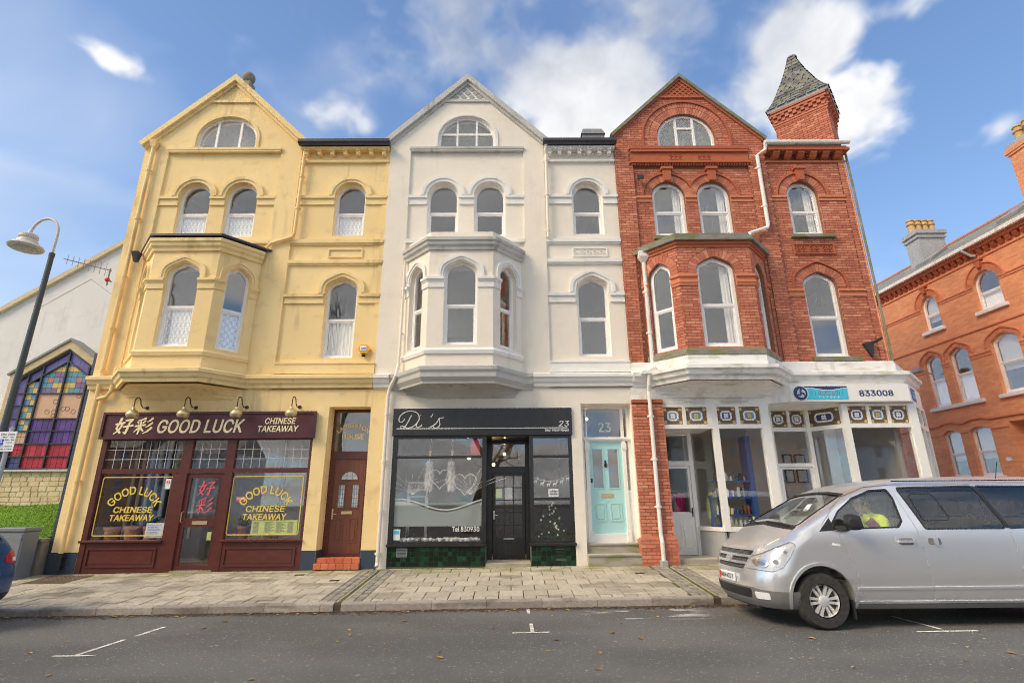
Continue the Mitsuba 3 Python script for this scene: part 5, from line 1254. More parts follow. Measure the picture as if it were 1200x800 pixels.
for k in range(4):
    ang0, ang1 = math.radians(TA[k]), math.radians(TA[(k+1) % 4])
    d0, d1 = np.array([math.cos(ang0), math.sin(ang0)]), np.array([math.cos(ang1), math.sin(ang1)]); no = (d0+d1)/np.linalg.norm(d0+d1)
    for r in range(N):
        n = max(1, int(round(rr[r]*1.414/.27)))
        for i in range(n+1 if r % 2 else n):
            a, b = (i-.5 if r % 2 else i)/n, (i+.5 if r % 2 else i+1)/n; a, b = max(a, 0)+.014/max(n*.27, .3), min(b, 1)-.014/max(n*.27, .3)
            if b-a < .03: continue
            up = r+1
            def pt(t, ri, zi, out): q = TC+ri*(d0*(1-t)+d1*t)+no*out; return [q[0], q[1], zi]
            o1 = .022+rng.uniform(0, .008); z_lo = zz[r]-.012
            hexr = 8 <= r <= 15 and not (r % 2)
            if 5 <= r <= 10:
                c_ = (a+b)/2; zm = z_lo+.35*(zz[up]-z_lo); rm = rr[r]+.35*(rr[up]-rr[r]); zp = z_lo-.06; e = .28*(b-a)
                sl.raw([pt(a, rm, zm, o1), pt(a+e, rr[r]+.02, zp, o1), pt(b-e, rr[r]+.02, zp, o1), pt(b, rm, zm, o1), pt(b, rr[up], zz[up], .004), pt(a, rr[up], zz[up], .004), pt(a+e, rr[r]+.02, zp, o1-.016), pt(b-e, rr[r]+.02, zp, o1-.016)], [[0, 1, 2], [0, 2, 3], [0, 3, 4], [0, 4, 5], [6, 2, 1], [6, 7, 2]]); continue
            sl.raw([pt(a, rr[r], z_lo, o1), pt(b, rr[r], z_lo, o1), pt(b, rr[up], zz[up], .004), pt(a, rr[up], zz[up], .004), pt(a, rr[r], z_lo, o1-.016), pt(b, rr[r], z_lo, o1-.016)], [[0, 1, 2], [0, 2, 3], [4, 1, 0], [4, 5, 1]])
add(f'{kt}__slates', sl, 'slate'); info(f'{kt}__slates', kind='stuff')
add(f'{kt}__spire_cap', MB().lathe([(.16, 15.33), (.15, 15.39), (.09, 15.44), (.0, 15.46)], (TC[0], TC[1], 0), 10), 'lead')
# pipes
pipe(rh, [(XG-.05, -.22, 10.90), (XG-.05, -.16, 10.75), (6.98, -.09, 10.60), (6.96, -.09, 8.42), (6.93, -.09, 8.34), (6.42, -.12, 8.16), (6.36, -.2, 7.85)], .05, 'pipe_white', [(6.96, -.09, 10.2), (6.96, -.09, 9.0)])
pipe(rh, [(3.53, -.10, 7.35), (3.53, -.10, 4.55), (3.50, -.30, 4.44), (3.36, -.32, 4.36)], .05, 'pipe_white', [(3.53, -.10, z) for z in (6.5, 5.4)])
add(f'{rh}__hopper', MB().hull([(3.53+a*.13, -.12+b*.10, 7.62) for a in (-1, 1) for b in (-1, 1)]+[(3.53+a*.13, -.12+b*.1, 7.47) for a in (-1, 1) for b in (-1, 1)]+[(3.53+a*.05, -.1+b*.05, 7.33) for a in (-1, 1) for b in (-1, 1)]), 'pipe_white')
add(f'{rh}__hopper', MB().cbox(3.16, 3.56, -.36, -.262, 4.28, 4.38, .015), 'pipe_white')
pipe(rh, [(3.36, -.30, 4.30), (3.36, -.24, 4.05), (3.36, -.16, 3.9), (3.36, -.145, .66), (3.36, -.20, .50), (3.36, -.20, .12)], .045, 'pipe_white', [(3.36, -.15, z) for z in (3.3, 2.3, 1.25)])
add(f'{rh}__pipe_shoe', MB().cbox(3.28, 3.44, -.28, -.13, -.06, .13, .02), 'galvanised')
k = thing('floodlight', 'small black floodlight on the left pilaster of the red house', 'floodlight'); add(k, MB().hull([(3.62+a*.09, -.22, 9.84+b*.07) for a in (-1, 1) for b in (-1, 1)]+[(3.62+a*.05, -.08, 9.90+b*.05) for a in (-1, 1) for b in (-1, 1)]).box(3.59, 3.65, -.1, -.008, 9.88, 9.94), 'black_plastic', unique=False)
k = thing('flagpole_bracket', 'black triangular iron bracket near the right corner of the red house', 'bracket'); add(k, MB().hull([(x, y, z) for y in (-.06, .02) for x, z in ((8.87, 5.11), (9.13, 5.16), (9.05, 4.74))]).tube([(9.12, -.02, 5.12), (9.19, -.28, 5.17)], .035), 'dark_iron', unique=False)

# ---------------------------------------------------------------- the white corner shop
sf = f'{rh}__shopfront'; Wp = 'white_gloss'
m = MB(); m.box(3.69, 6.25, .0, .31, 3.60, 4.03); m.hull([(6.2, .0, 3.60), (6.2, .0, 4.03), (6.75, -.20, 3.62), (6.75, -.20, 4.03), (6.2, .31, 3.6), (6.2, .31, 4.03), (6.75, .31, 3.62), (6.75, .31, 4.03)])
add(f'{sf}__frieze_panel', m, 'weathered_white')
m = MB(); m.hull([(x, y, z) for x, y in ((6.75, -.20), (9.62, -.20), (10.72, .9), (10.5, 1.15), (9.5, .31), (6.75, .31)) for z in (3.62, 4.03)])
add(f'{sf}__sign_board', m, 'white_gloss')
m = MB(); m.ext(R(6.98, 3.67, 8.12, 3.985), -.215, -.2005); add(f'{sf}__sign_banner', m, 'sign_cyan')
w_ = [(6.98+1.14*t, 3.915+.03*math.sin(t*2*PI*1.1+.6)) for t in np.linspace(0, 1, 24)]
add(f'{sf}__sign_wave', MB().ext(Polygon(w_+[(8.12, 3.985), (6.98, 3.985)]), -.218, -.2155), 'sign_navy'); add(f'{sf}__sign_wave_line', MB().ext(LineString(w_).buffer(.008), -.220, -.2155), 'white_vinyl')
cx_, cz_ = 6.98, 3.815
add(f'{sf}__emblem', MB().lathe([(.19, 0), (.19, .018), (.0, .018)], (cx_, -.2005, cz_), 32, axis='y'), 'white_vinyl'); add(f'{sf}__emblem', MB().lathe([(.17, 0), (.17, .022), (.0, .022)], (cx_, -.2005, cz_), 32, axis='y'), 'sign_navy'); add(f'{sf}__emblem', MB().lathe([(.105, 0), (.105, .026), (.0, .026)], (cx_+.015, -.2005, cz_), 28, axis='y'), 'frosted')
e = MB()
for a in range(3):
    t = 2.0+a*2.09; e.ext(LineString([(cx_+.015, cz_), (cx_+.015+.05*math.cos(t), cz_+.05*math.sin(t)), (cx_+.015+.09*math.cos(t-.5), cz_+.09*math.sin(t-.5))]).buffer(.02), -.230, -.2267)
add(f'{sf}__emblem', e, 'sign_navy')
L = MB(); q = random.Random(3)
for i in range(10):      # the lettering cannot be read in the photograph: letter-like strokes only
    x = 7.25+.082*i; t = q.randint(0, 3); L.box(x, x+.014, -.2185, -.2155, 3.765, 3.86)
    if t != 1: L.box(x+.014, x+.058, -.2185, -.2155, 3.765, 3.779)
    if t > 1: L.box(x+.044, x+.058, -.2185, -.2155, 3.779, 3.846)
    if t % 2 == 0: L.box(x+.014, x+.058, -.2185, -.2155, 3.846, 3.86)
add(f'{sf}__sign_lettering', L, 'cabinet_grey')
L = MB()
for i in range(6): x = 7.42+.09*i; L.box(x, x+.012, -.2185, -.2155, 3.70, 3.745); L.box(x+.012, x+.034, -.2185, -.2155, 3.70 if i % 2 else 3.735, 3.71 if i % 2 else 3.745)
add(f'{sf}__sign_lettering', L, 'white_vinyl')
L = MB(); L.text('833008', 8.40, 9.22, 3.745, .135, -.2005); add(f'{sf}__sign_number', L, 'sign_navy')
fr = Fr(9.62, -.20, 45); add(f'{sf}__corner_sign', MB().box(.22, .72, -.012, -.001, 3.67, 3.97, fr), 'sign_blue'); add(f'{sf}__corner_sign', MB().box(.27, .67, -.016, -.0125, 3.86, 3.90, fr).box(.27, .67, -.016, -.0125, 3.72, 3.83, fr), 'sign_cyan')
# posts, rails
segs = {'door_head': (Fr(3.69, .0, 0), 1.16), 'left': (Fr(5.0, 0, 0), 1.04), 'lobby': (Fr(6.62, .66, 0), .88), 'right': (Fr(8.17, 0, 0), 1.46)}
m = MB()
for a, b in ((4.86, 5.0), (6.04, 6.25), (8.03, 8.17), (9.63, 9.84)): m.box(a, b, -.012, .12, .70 if a > 4 else 0, 3.60)
for a, b in ((3.69, 4.86), (5.0, 6.04), (8.17, 9.63)): m.box(a, b, .0, .10, 3.54, 3.60); m.box(a, b, -.006, .10, 3.02, 3.12)
m.box(4.17, 4.25, .0, .10, 3.12, 3.54); m.box(3.69, 3.71, .0, .1, 3.12, 3.54); m.box(4.76, 4.86, .0, .1, 3.12, 3.54)
m.box(5.455, 5.545, .0, .10, 3.12, 3.54); m.box(8.63, 8.70, .0, .1, 3.12, 3.54); m.box(9.12, 9.19, .0, .1, 3.12, 3.54)
for a, b in ((5.0, 6.04), (8.17, 9.63)): m.box(a, b, .0, .10, .70, .80)
m.box(3.69, 4.86, .10, .98, 3.02, 3.06); m.box(6.25, 8.03, .10, .8, 3.58, 3.62)
m.box(3.69, 3.86, .86, .98, .1, 3.02); m.box(4.50, 4.60, .86, .98, .1, 3.02); m.box(3.86, 4.50, .86, .98, 2.22, 2.33); m.box(3.86, 4.50, .86, .98, 2.96, 3.02)
for x in (6.55, 7.50): m.box(x-.04, x+.06, .62, .76, .1, 3.6)
m.box(6.6, 7.5, .64, .74, 3.02, 3.12); m.box(6.6, 7.5, .64, .74, 3.54, 3.6); m.box(7.02, 7.08, .64, .74, 3.12, 3.54); m.box(6.6, 7.5, .63, .75, 2.15, 2.24)
sp1 = Fr(4.56, .90, math.degrees(math.atan2(-.86, .30))); L1 = math.hypot(.30, .86)
sp2 = Fr(7.53, .70, math.degrees(math.atan2(-.64, .50))); L2 = math.hypot(.5, .64)
sp0 = Fr(6.25, .06, math.degrees(math.atan2(.60, .30))); L0 = math.hypot(.3, .6)
for fr, L_, z0 in ((sp1, L1, .70), (sp2, L2, .70), (sp0, L0, .70)):
    m.box(.0, L_, -.02, .05, z0, z0+.09, fr); m.box(.0, L_, -.02, .05, 3.02, 3.12, fr); m.box(0, L_, -.02, .05, 3.54, 3.6, fr)
add(sf, m, Wp)
cf = Fr(9.84, .02, 45); m = MB()
for s in (.0, .62, 1.28): m.box(s, s+.09, -.01, .1, .7, 3.6, cf)
m.box(0, 1.37, -.006, .1, 3.02, 3.12, cf); m.box(0, 1.37, -.006, .1, 3.54, 3.6, cf); m.box(0, 1.37, -.006, .1, .7, .8, cf); add(sf, m, Wp)
for q in ((4.97, 6.25, .012, .14, W0), (8.03, 9.84, .012, .14, W0), (0, L1, .005, .06, sp1), (0, L2, .005, .06, sp2), (0, L0, .005, .06, sp0), (0, 1.37, .01, .1, cf)): add(f'{sf}__stallriser', MB().box(q[0], q[1], q[2], q[3], -.3, .70, q[4]), 'chimney_grey')
pane(sf, 5.0, 6.04, .80, 3.02, .05); pane(sf, 8.17, 9.63, .80, 3.02, .05); pane(sf, 6.6, 7.5, 2.24, 3.02, .69)
for fr, L_ in ((sp1, L1), (sp2, L2), (sp0, L0)): add(f'{sf}__pane', MB().flat(R(.02, .79, L_-.02, 3.02), .02, fr), 'shop_glass')
for a, b in ((.09, .62), (.71, 1.28)): add(f'{sf}__pane', MB().flat(R(a, .8, b, 3.02), .05, cf), 'shop_glass')
def stained(s0, s1, fr, kind=0, z0=3.125, z1=3.535, d=.04):
    c, w, zc, h = (s0+s1)/2, (s1-s0), (z0+z1)/2, z1-z0
    k = add(f'{sf}__stained_light', MB().ext(R(s0, z0, s1, z1), d, d+.01, fr), 'gold_frame')
    g, wt, bl = MB(), MB(), MB(); e = d-.004
    for a in (-1, 1):
        for b in (-1, 1):
            g.ext(affinity.translate(sbox(-.032, -.032, .032, .032), c+a*(w/2-.05), zc+b*(h/2-.05)), e, d-.0002, fr)
            bl.ext(affinity.rotate(affinity.translate(sbox(-.05, -.012, .05, .012), c+a*(w/2-.10), zc+b*(h/2-.10)), 45*a*b), e, d-.0002, fr)
    oct_ = R(c-w*.30, zc-h*.29, c+w*.30, zc+h*.29); cut = .055
    oct_ = Polygon([(c-w*.30+cut, zc-h*.29), (c+w*.30-cut, zc-h*.29), (c+w*.30, zc-h*.29+cut), (c+w*.30, zc+h*.29-cut), (c+w*.30-cut, zc+h*.29), (c-w*.30+cut, zc+h*.29), (c-w*.30, zc+h*.29-cut), (c-w*.30, zc-h*.29+cut)])
    wt.ext(oct_.difference(oct_.buffer(-.04, join_style=2)), e, d-.0002, fr)
    inner = oct_.buffer(-.042, join_style=2)
    fl = union_all([affinity.translate(affinity.scale(Point(0, 0).buffer(.028, 4), 1, 1.2), c+.038*math.cos(t), zc+.038*math.sin(t)) for t in (PI/4, 3*PI/4, 5*PI/4, 7*PI/4)])
    (bl if kind != 2 else g).ext(inner.difference(fl.buffer(.008)), e, d-.0002, fr)
    if kind != 1: wt.ext(fl, e, d-.0002, fr)
    else: g.ext(fl, e, d-.0002, fr)
    for mm, mat in ((g, 'stain_2'), (wt, 'white_vinyl'), (bl, ('stain_1', 'stain_1', 'stain_2', 'sign_navy', 'stain_9')[kind])):
        add(f'{k}', mm, mat) if False else add(f'{sf}__stained_glass', mm, mat)
stained(3.71, 4.17, W0, 0); stained(4.25, 4.76, W0, 1); stained(5.0, 5.455, W0, 4); stained(5.545, 6.04, W0, 1)
stained(6.61, 7.02, Fr(0, .66, 0), 4); stained(7.08, 7.48, Fr(0, .66, 0), 4); stained(.04, L2-.05, sp2, 3); stained(.04, L1-.04, sp1, 3) if False else None
stained(8.17, 8.63, W0, 4); stained(8.70, 9.12, W0, 1); stained(9.19, 9.63, W0, 4); stained(.09, .62, cf, 0); stained(.71, 1.28, cf, 0)
add(f'{sf}__side_head', MB().box(0, L1, .0, .04, 3.12, 3.54, sp1).box(0, L0, .0, .04, 3.12, 3.54, sp0), Wp)
# white shop door
d = MB(); g = R(3.93, 1.12, 4.43, 2.15); d.ext(R(3.865, .14, 4.495, 2.215).difference(g), .89, .945)
for a, b in ((3.95, 4.16), (4.21, 4.42)): frame(d, a, b, .30, 1.0, .02, .878, .89)
kd = add(f'{rh}__shop_door', d, 'upvc'); add(f'{kd}__pane', MB().flat(g, .92), 'shop_glass'); pane(sf, 3.86, 4.50, 2.33, 2.96, .92)
add(f'{kd}__handle', MB().cbox(4.445, 4.475, .872, .889, 1.0, 1.22, .005).tube([(4.46, .87, 1.12), (4.46, .84, 1.12), (4.37, .84, 1.12)], .01), 'black_plastic')
add(f'{rh}__doorstep', MB().box(3.69, 4.60, -.04, .98, -.3, .13), 'step_stone'); add(f'{rh}__doorstep', MB().hull([(4.59, .95, z) for z in (-.3, .13)]+[(4.6, -.04, z) for z in (-.3, .13)]+[(4.86, .0, z) for z in (-.3, .13)]), 'step_stone'); add(f'{rh}__doorstep', MB().box(6.25, 8.0, .0, .8, -.3, .10), 'step_stone')
# door of the second lobby
d = MB(); g = R(6.70, 1.0, 7.40, 2.10); d.ext(R(6.60, .11, 7.47, 2.14).difference(g), .66, .71); kd = add(f'{rh}__shop_door', d, 'upvc'); add(f'{kd}__pane', MB().flat(g, .69), 'shop_glass')
# inside the shop
m = MB(); m.box(3.1, 9.4, 4.0, 4.1, -.3, 4.0); m.box(6.3, 6.36, 1.5, 4.0, -.3, 3.9); m.box(4.62, 4.66, 1.6, 4.0, -.3, 3.9); add(f'{rh}__shop_partition', m, 'interior_pale')
k = thing('clothes_rail', 'clothes rail with dark garments and one bright pink coat behind the white shop door', 'clothes rail')
add(f'{k}__rail', MB().tube([(3.6, 1.45, 1.62), (4.62, 1.45, 1.62)], .012), 'steel')
for i in range(7):
    x = 3.72+.105*i; c = MB(); wavy(c, x-.055, x+.055, .75, 1.55, 1.42+.02*(i % 2), W0, 2, .02)
    if i == 5: c = MB(); wavy(c, 4.20, 4.44, .8, 1.56, 1.36, W0, 3, .03)
    add(f'{k}__garment', c, 'pink_cloth' if i == 5 else ('dark_cloth', 'cabinet_grey', 'dark_cloth')[i % 3])
k = thing('display_shelves', 'blue shelf unit full of small goods in the left window of the white shop', 'shelves')
m = MB(); m.box(5.80, 5.92, .5, .9, .3, 2.9); m.box(4.89, 4.92, .7, .9, .3, 1.5)
for z in (.55, 1.02, 1.42, 1.80): m.box(4.92, 5.78, .5, .9, z, z+.035)
add(f'{k}__unit', m, 'blue_paint')
q = random.Random(21); mats = ['dark_cloth', 'maroon_cloth', 'leaf_green', 'paper', 'gold_letter', 'warm_red', 'frosted', 'sign_blue', 'car_inside', 'gold_frame', 'stain_4']
for z, hh, n in ((.585, .3, 9), (1.055, .25, 10), (1.455, .24, 12), (1.835, .22, 10)):
    for i in range(n):
        x = 4.97+.80*i/n; w = .8/n*q.uniform(.6, .95); h = hh*q.uniform(.5, 1.0)
        mm = MB().lathe([(w*.5, 0), (w*.52, h*.6), (w*.25, h*.8), (w*.2, h), (0, h)], (x+w/2, .66, z), 10) if q.random() < .5 else MB().cbox(x, x+w, .58, .72, z, z+h, .008)
        add(f'{k}__item', mm, 'frosted' if z > 1.4 and q.random() < .7 else q.choice(mats))
k = thing('toy_heap', 'row of small bottles and toys along the sill of the white shop window', 'goods')
for i in range(9): x = 5.05+.105*i; h = q.uniform(.10, .24); add(f'{k}__item', MB().lathe([(.035, 0), (.04, h*.5), (.02, h*.7), (.025, h), (0, h)], (x, .3, .80), 10), q.choice(['paper', 'frosted', 'white_fluff', 'maroon_cloth', 'green_paper']))
k = thing('green_vase', 'pale green urn inside the splayed side window beside the white door', 'urn'); add(k, MB().lathe([(.09, .8), (.15, 1.0), (.16, 1.3), (.10, 1.5), (.08, 1.58), (.0, 1.58)], (5.0, .95, .0), 18), 'stain_3' if False else 'green_paper', unique=False, smooth=40)
for i, (x, z, w, h, lab) in enumerate(((8.15, 2.02, .30, .36, 'framed certificate on the shop wall, lower right of four'), (7.80, 2.02, .26, .36, 'framed certificate on the shop wall, lower left of four'), (8.15, 2.46, .30, .30, 'framed certificate on the shop wall, upper right of four'), (7.80, 2.46, .26, .30, 'framed certificate on the shop wall, upper left of four'))):
    k = thing('framed_certificate', lab, 'picture frame'); fm = MB(); frame(fm, x-w/2, x+w/2, z-h/2, z+h/2, .03, 2.44, 2.48); add(f'{k}__frame', fm, 'black_plastic'); add(f'{k}__paper', MB().box(x-w/2+.03, x+w/2-.03, 2.465, 2.475, z-h/2+.03, z+h/2-.03), 'paper')
add(f'{rh}__shop_partition', MB().box(6.4, 9.3, 2.5, 2.56, -.3, 3.9), 'interior_pale')
k = thing('small_christmas_tree', 'small brown Christmas tree in the lobby window behind the van', 'christmas tree'); m = MB()
for i in range(500):
    t = q.random()**.6; z = 2.05-t*1.0; a = q.uniform(0, 6.28); r = .03+.17*t
    p = np.array([7.02+r*math.cos(a), 1.5+r*math.sin(a), z]); e = np.array([math.cos(a)*.06, math.sin(a)*.06, -.03]); s = np.array([-math.sin(a), math.cos(a), .3])*.01; m.raw([p-s, p+s, p+e], [[0, 1, 2]], q.random())
add(k, m, 'bark', unique=False)
add(f'{rh}__shop_counter', MB().box(7.5, 9.0, 1.4, 1.9, -.2, 1.5), 'interior')
# ---------------------------------------------------------------- brick terrace across the side street
bt = thing('brick_terrace', 'orange brick terrace with white sash windows across the side street at the right', 'house')
FB = Fr(16.036, 10.0, -87.23)
SY = lambda y: (10-y)/.9988
wins = []
for y0, y1, z0, zs, za, kind, rail, cur in (
    (6.72, 5.95, 7.56, 8.46, 8.92, 'round', 8.17, 'blind'), (4.42, 3.50, 7.56, 8.42, 8.92, 'round', 8.17, 'net'), (1.6, .8, 7.56, 8.46, 8.92, 'round', 8.17, None),
    (7.20, 6.43, 4.68, 6.30, 6.66, 'point', 5.70, 'net'), (6.08, 5.26, 4.68, 6.30, 6.66, 'point', 5.70, 'net'), (4.40, 3.45, 4.68, 6.30, 6.66, 'point', 5.70, 'blind'), (1.8, .9, 4.68, 6.30, 6.66, 'point', 5.70, None),
    (7.16, 6.38, 2.12, 3.66, 3.80, 'seg', 2.96, 'blind'), (6.02, 5.20, 2.12, 3.66, 3.80, 'seg', 2.96, 'blind')):
    c, hw = SY((y0+y1)/2), abs(y0-y1)/2
    wins.append((c, hw, z0, zs, za, kind, rail, cur, arch(c, hw, z0, zs, za, kind)))
porch = R(SY(4.52), .0, SY(2.6), 3.80)
S0, S1 = -3.0, 12.5
m = MB(); m.ext(R(S0, -.6, S1, 9.86).difference(union_all([w[-1] for w in wins]+[porch])), 0, .35, FB)
m.box(SY(4.52), SY(2.6), .9, 1.0, -.5, 3.8, FB); m.box(SY(4.52)-.1, SY(4.52), .351, .99, -.5, 3.8, FB); m.box(SY(2.6), SY(2.6)+.1, .351, .99, -.5, 3.8, FB)
m.box(S0, S1, 6.0, 6.2, -.6, 9.8, FB); m.box(S1-.3, S1-.001, .36, 6.0, -.6, 9.8, FB); m.box(S0+.001, S0+.3, .36, 6.0, -.6, 9.8, FB)
add(f'{bt}__wall', m, 'far_brick')
mi_ = MB()
for z in (1.9, 4.2, 7.1, 9.7): mi_.box(S0+.3, S1-.3, .36, 5.99, z, z+.12, FB)
for s in (1.4, 5.0, 7.6): mi_.box(s, s+.1, .9, 5.99, -.4, 9.7, FB)
mi_.box(S0+.3, S1-.3, 3.0, 3.1, -.4, 9.7, FB)
add(f'{bt}__interior', mi_, 'interior_pale')
for c, hw, z0, zs, za, kind, rail, cur, o in wins:
    sash(bt, FB, o, rail, .12, .075, curtain=cur)
    wide = .09
    if not (kind in ('point', 'seg') and abs(c-SY(5.67)) < .1): 
        s1 = c+hw+.12
        if kind in ('point', 'seg') and abs(c-SY(6.815)) < .1: s1 = SY(5.62)+.41+.14
        add(f'{bt}__window_sill', MB().cbox(c-hw-.12, s1, -.10, .10, z0-.13, z0-.002, .012, FB), 'white_trim')
    if kind != 'seg':
        w = .24 if kind == 'round' else .17
        vs = voussoirs(c, hw+.01, zs, za+.01, kind, w, 17, FB, -.006, wt=w*1.05)
        if kind == 'point' and c < SY(5): vs = [p for p in vs]
        add(f'{bt}__window_arch', join(vs), 'rubbed_brick'); info(f'{bt}__window_arch', kind='stuff') if False else None
        add(f'{bt}__arch_moulding', MB().ext(hood(c, hw+w, zs, za+w, kind, .05, zs, .055), -.045, -.001, FB), 'far_trim')
    if kind == 'round': add(f'{bt}__keystone', MB().hull([FBp for FBp in [(c+a*x, d, z) for a in (-1, 1) for d in (-.10, .02) for x, z in ((.06, 9.02), (.11, 9.26))]], FB).box(c-.17, c+.17, -.12, .0, 9.262, 9.32, FB), 'terracotta')
def bstring(z0, z1, prj, cuts=(), mat='far_trim'):
    sp = [(S0, S1)]
    for a, b in cuts: sp = [t for p0, p1 in sp for t in ((p0, min(p1, a)), (max(p0, b), p1)) if t[1]-t[0] > .02]
    for a, b in sp: add(f'{bt}__string_course', MB().box(a, b, -prj, -.001, z0, z1, FB), mat)
top = [(w[0]-w[1]-.02, w[0]+w[1]+.02) for w in wins if w[5] == 'round']; mid = [(w[0]-w[1]-.02, w[0]+w[1]+.02) for w in wins if w[5] == 'point']
bstring(8.46, 8.50, .05, top); bstring(8.38, 8.45, .025, top); bstring(6.98, 7.03, .045); bstring(6.16, 6.21, .05, mid); bstring(6.06, 6.155, .025, mid); bstring(9.34, 9.38, .04)
bstring(3.64, 3.67, .03, [(w[0]-w[1]-.02, w[0]+w[1]+.02) for w in wins if w[5] == 'seg']+[(SY(4.53), SY(2.59))])
lab = []
pts = [(S0, 4.0)]
for w in wins:
    if w[5] == 'seg': lab.append(w[0])
for c in sorted(lab): pts += [(c-.5, 4.0), (c-.2, 4.08), (c+.2, 4.08), (c+.5, 4.0)]
pts += [(S1, 4.0)]
add(f'{bt}__label_mould', MB().ext(LineString(pts).buffer(.035, cap_style=2), -.06, -.001, FB), 'far_trim')
n = int((S1-S0)/.26)
for i in range(n):
    s = S0+.13+.26*i
    if -.5 < s < 9.5: add(f'{bt}__dentil', MB().hull([(s+a*.075, d, z) for a in (-1, 1) for d, z in ((.0, 9.46), (-.05, 9.47), (-.13, 9.58), (-.13, 9.66), (.0, 9.66))], FB), 'terracotta')
add(f'{bt}__eaves', MB().box(S0, S1, -.17, -.001, 9.661, 9.74, FB).box(S0, S1, -.2, -.001, 9.741, 9.80, FB), 'far_trim')
add(f'{bt}__gutter', MB().box(S0-.1, S1+.1, -.34, -.201, 9.78, 9.90, FB), 'pipe_white')
rf = MB()
v = [(-.22, 9.86), (2.4, 11.62), (5.2, 9.80), (5.2, 9.7), (-.22, 9.78)]
t = trimesh.creation.extrude_polygon(Polygon(v), S1-S0+.2, engine='earcut'); q = t.vertices
rf.raw(np.column_stack([S0-.1+q[:, 2], q[:, 0], q[:, 1]]), t.faces, None, FB); add(f'{bt}__roof', rf, 'slate')
rt = MB()
for i in range(int((S1-S0)/.45)): rt.hull([(S0+.45*i+e, 2.4+d, z) for e in (.004, .445) for d, z in ((-.13, 11.56), (0, 11.70), (.13, 11.56), (-.10, 11.53), (.1, 11.53))], FB)
add(f'{bt}__ridge_tiles', rt, 'ridge_tile'); info(f'{bt}__ridge_tiles', kind='stuff')
# roof lights seen edge on
for s in (3.0, 6.6):
    add(f'{bt}__roof_light', MB().hull([(s+a*.4, d, z+e) for a in (-1, 1) for d, z in ((.9, 10.62), (1.7, 11.16)) for e in (.0, .12)], FB), 'lead')
add(f'{bt}__downpipe', MB().tube([(SY(4.15), -.27, 9.9), (SY(4.15), -.30, 9.72), (SY(4.05), -.12, 9.50), (SY(3.95), -.06, 9.46)], .05, 8, FB), 'chimney_grey')
ck = f'{bt}__chimney'; m = MB(); m.box(17.62, 18.75, 7.62, 8.35, 10.0, 12.15); m.box(17.56, 18.81, 7.56, 8.41, 12.15, 12.24).box(17.59, 18.78, 7.59, 8.38, 12.241, 12.33).box(17.52, 18.85, 7.52, 8.45, 12.331, 12.50)
kc = add(ck, m, 'chimney_grey')
for i in range(4): add(f'{kc}__chimney_pot', MB().lathe([(.15, 0), (.14, .3), (.12, .42), (.17, .44), (.17, .50), (.14, .52), (.12, .60), (.16, .62), (.15, .68), (.10, .68)], (17.76+.29*i, 8.0, 12.5), 14), 'clay_pot', smooth=35)
m = MB(); m.box(18.0, 18.75, 2.2, 3.40, 10.3, 13.35); m.box(17.95, 18.8, 2.15, 3.45, 13.10, 13.18).box(17.92, 18.83, 2.12, 3.48, 13.181, 13.36); kc = add(ck, m, 'far_brick'); add(f'{kc}__chimney_cap', MB().box(17.97, 18.78, 2.17, 3.43, 13.361, 13.52), 'chimney_grey')
for i in range(3): add(f'{kc}__chimney_pot', MB().lathe([(.15, 0), (.14, .3), (.12, .42), (.17, .44), (.17, .50), (.14, .52), (.12, .60), (.16, .62), (.15, .68), (.10, .68)], (18.35, 3.15-.36*i, 13.52), 14), 'clay_pot', smooth=35)
# porch
m = MB(); fs, fe = SY(4.1), SY(3.2); o = R(fs, 2.2, fe, 3.5)
sash(bt, FB.sub(0, .75), o, 2.9, .02, .07, curtain='blind'); add(f'{bt}__window_sill', MB().cbox(fs-.15, fe+.1, .66, .88, 2.08, 2.198, .01, FB), 'white_trim')
add(f'{bt}__house_plate', MB().ext(affinity.scale(Point(SY(4.85), 2.62).buffer(.11), 1, .55), -.015, -.001, FB), 'paper')
lt = MB(); 
k = thing('side_street_lamp', 'small grey street lamp on an arm before the first floor windows of the brick terrace', 'lamp')
q0 = FB([SY(6.9), -.02, 5.95]); q1 = FB([SY(6.75), -.75, 6.05])
add(f'{k}__arm', MB().tube([q0, (q0+q1)/2+np.array([0, 0, .04]), q1], .025, 8), 'galvanised'); add(f'{k}__head', MB().hull([q1+np.array([a*.10, b*.22, c]) for a in (-1, 1) for b in (-1, 1) for c in (-.06, .06)]), 'galvanised')

# ---------------------------------------------------------------- church beyond the yellow house
ch = thing('church_building', 'white rendered church gable with a large coloured glass window at the left', 'church')
CF = Fr(0, 4.0, 0); zt = lambda x: 10.04+.698*(x+13.53)
m = MB(); m.ext(P((-26, -.5), (-10.6, -.5), (-10.6, 10.9), (-11.6, zt(-11.6)), (-22.5, zt(-22.5)), (-26, 1.3)), 0, .3, CF); m.ext(P((-26, -.5), (-10.6, -.5), (-10.6, 10.5), (-11.6, zt(-11.6)-.3), (-22.5, zt(-22.5)-.3), (-26, 1.0)), .3, 12, CF)
add(f'{ch}__wall', m, 'church_render')
add(f'{ch}__verge', MB().ext(LineString([(-23.5, zt(-23.5)), (-11.5, zt(-11.5)), (-10.4, zt(-11.5)-.75)]).buffer(.075, cap_style=2), -.12, .4, CF), 'pale_stone')
add(f'{ch}__gable_groove', MB().ext(LineString([(-15.72, 7.78), (-14.28, 8.78), (-13.3, 8.10)]).buffer(.010), -.008, -.001, CF), 'grey_trim')
WF = Fr(0, 3.7, 0); gc = -14.08; out = P((gc-1.64, .8), (gc+1.64, .8), (gc+1.64, 5.33), (gc, 6.45), (gc-1.64, 5.33)); inn = P((gc-1.48, 2.42), (gc+1.48, 2.42), (gc+1.48, 5.16), (gc, 6.16), (gc-1.48, 5.16))
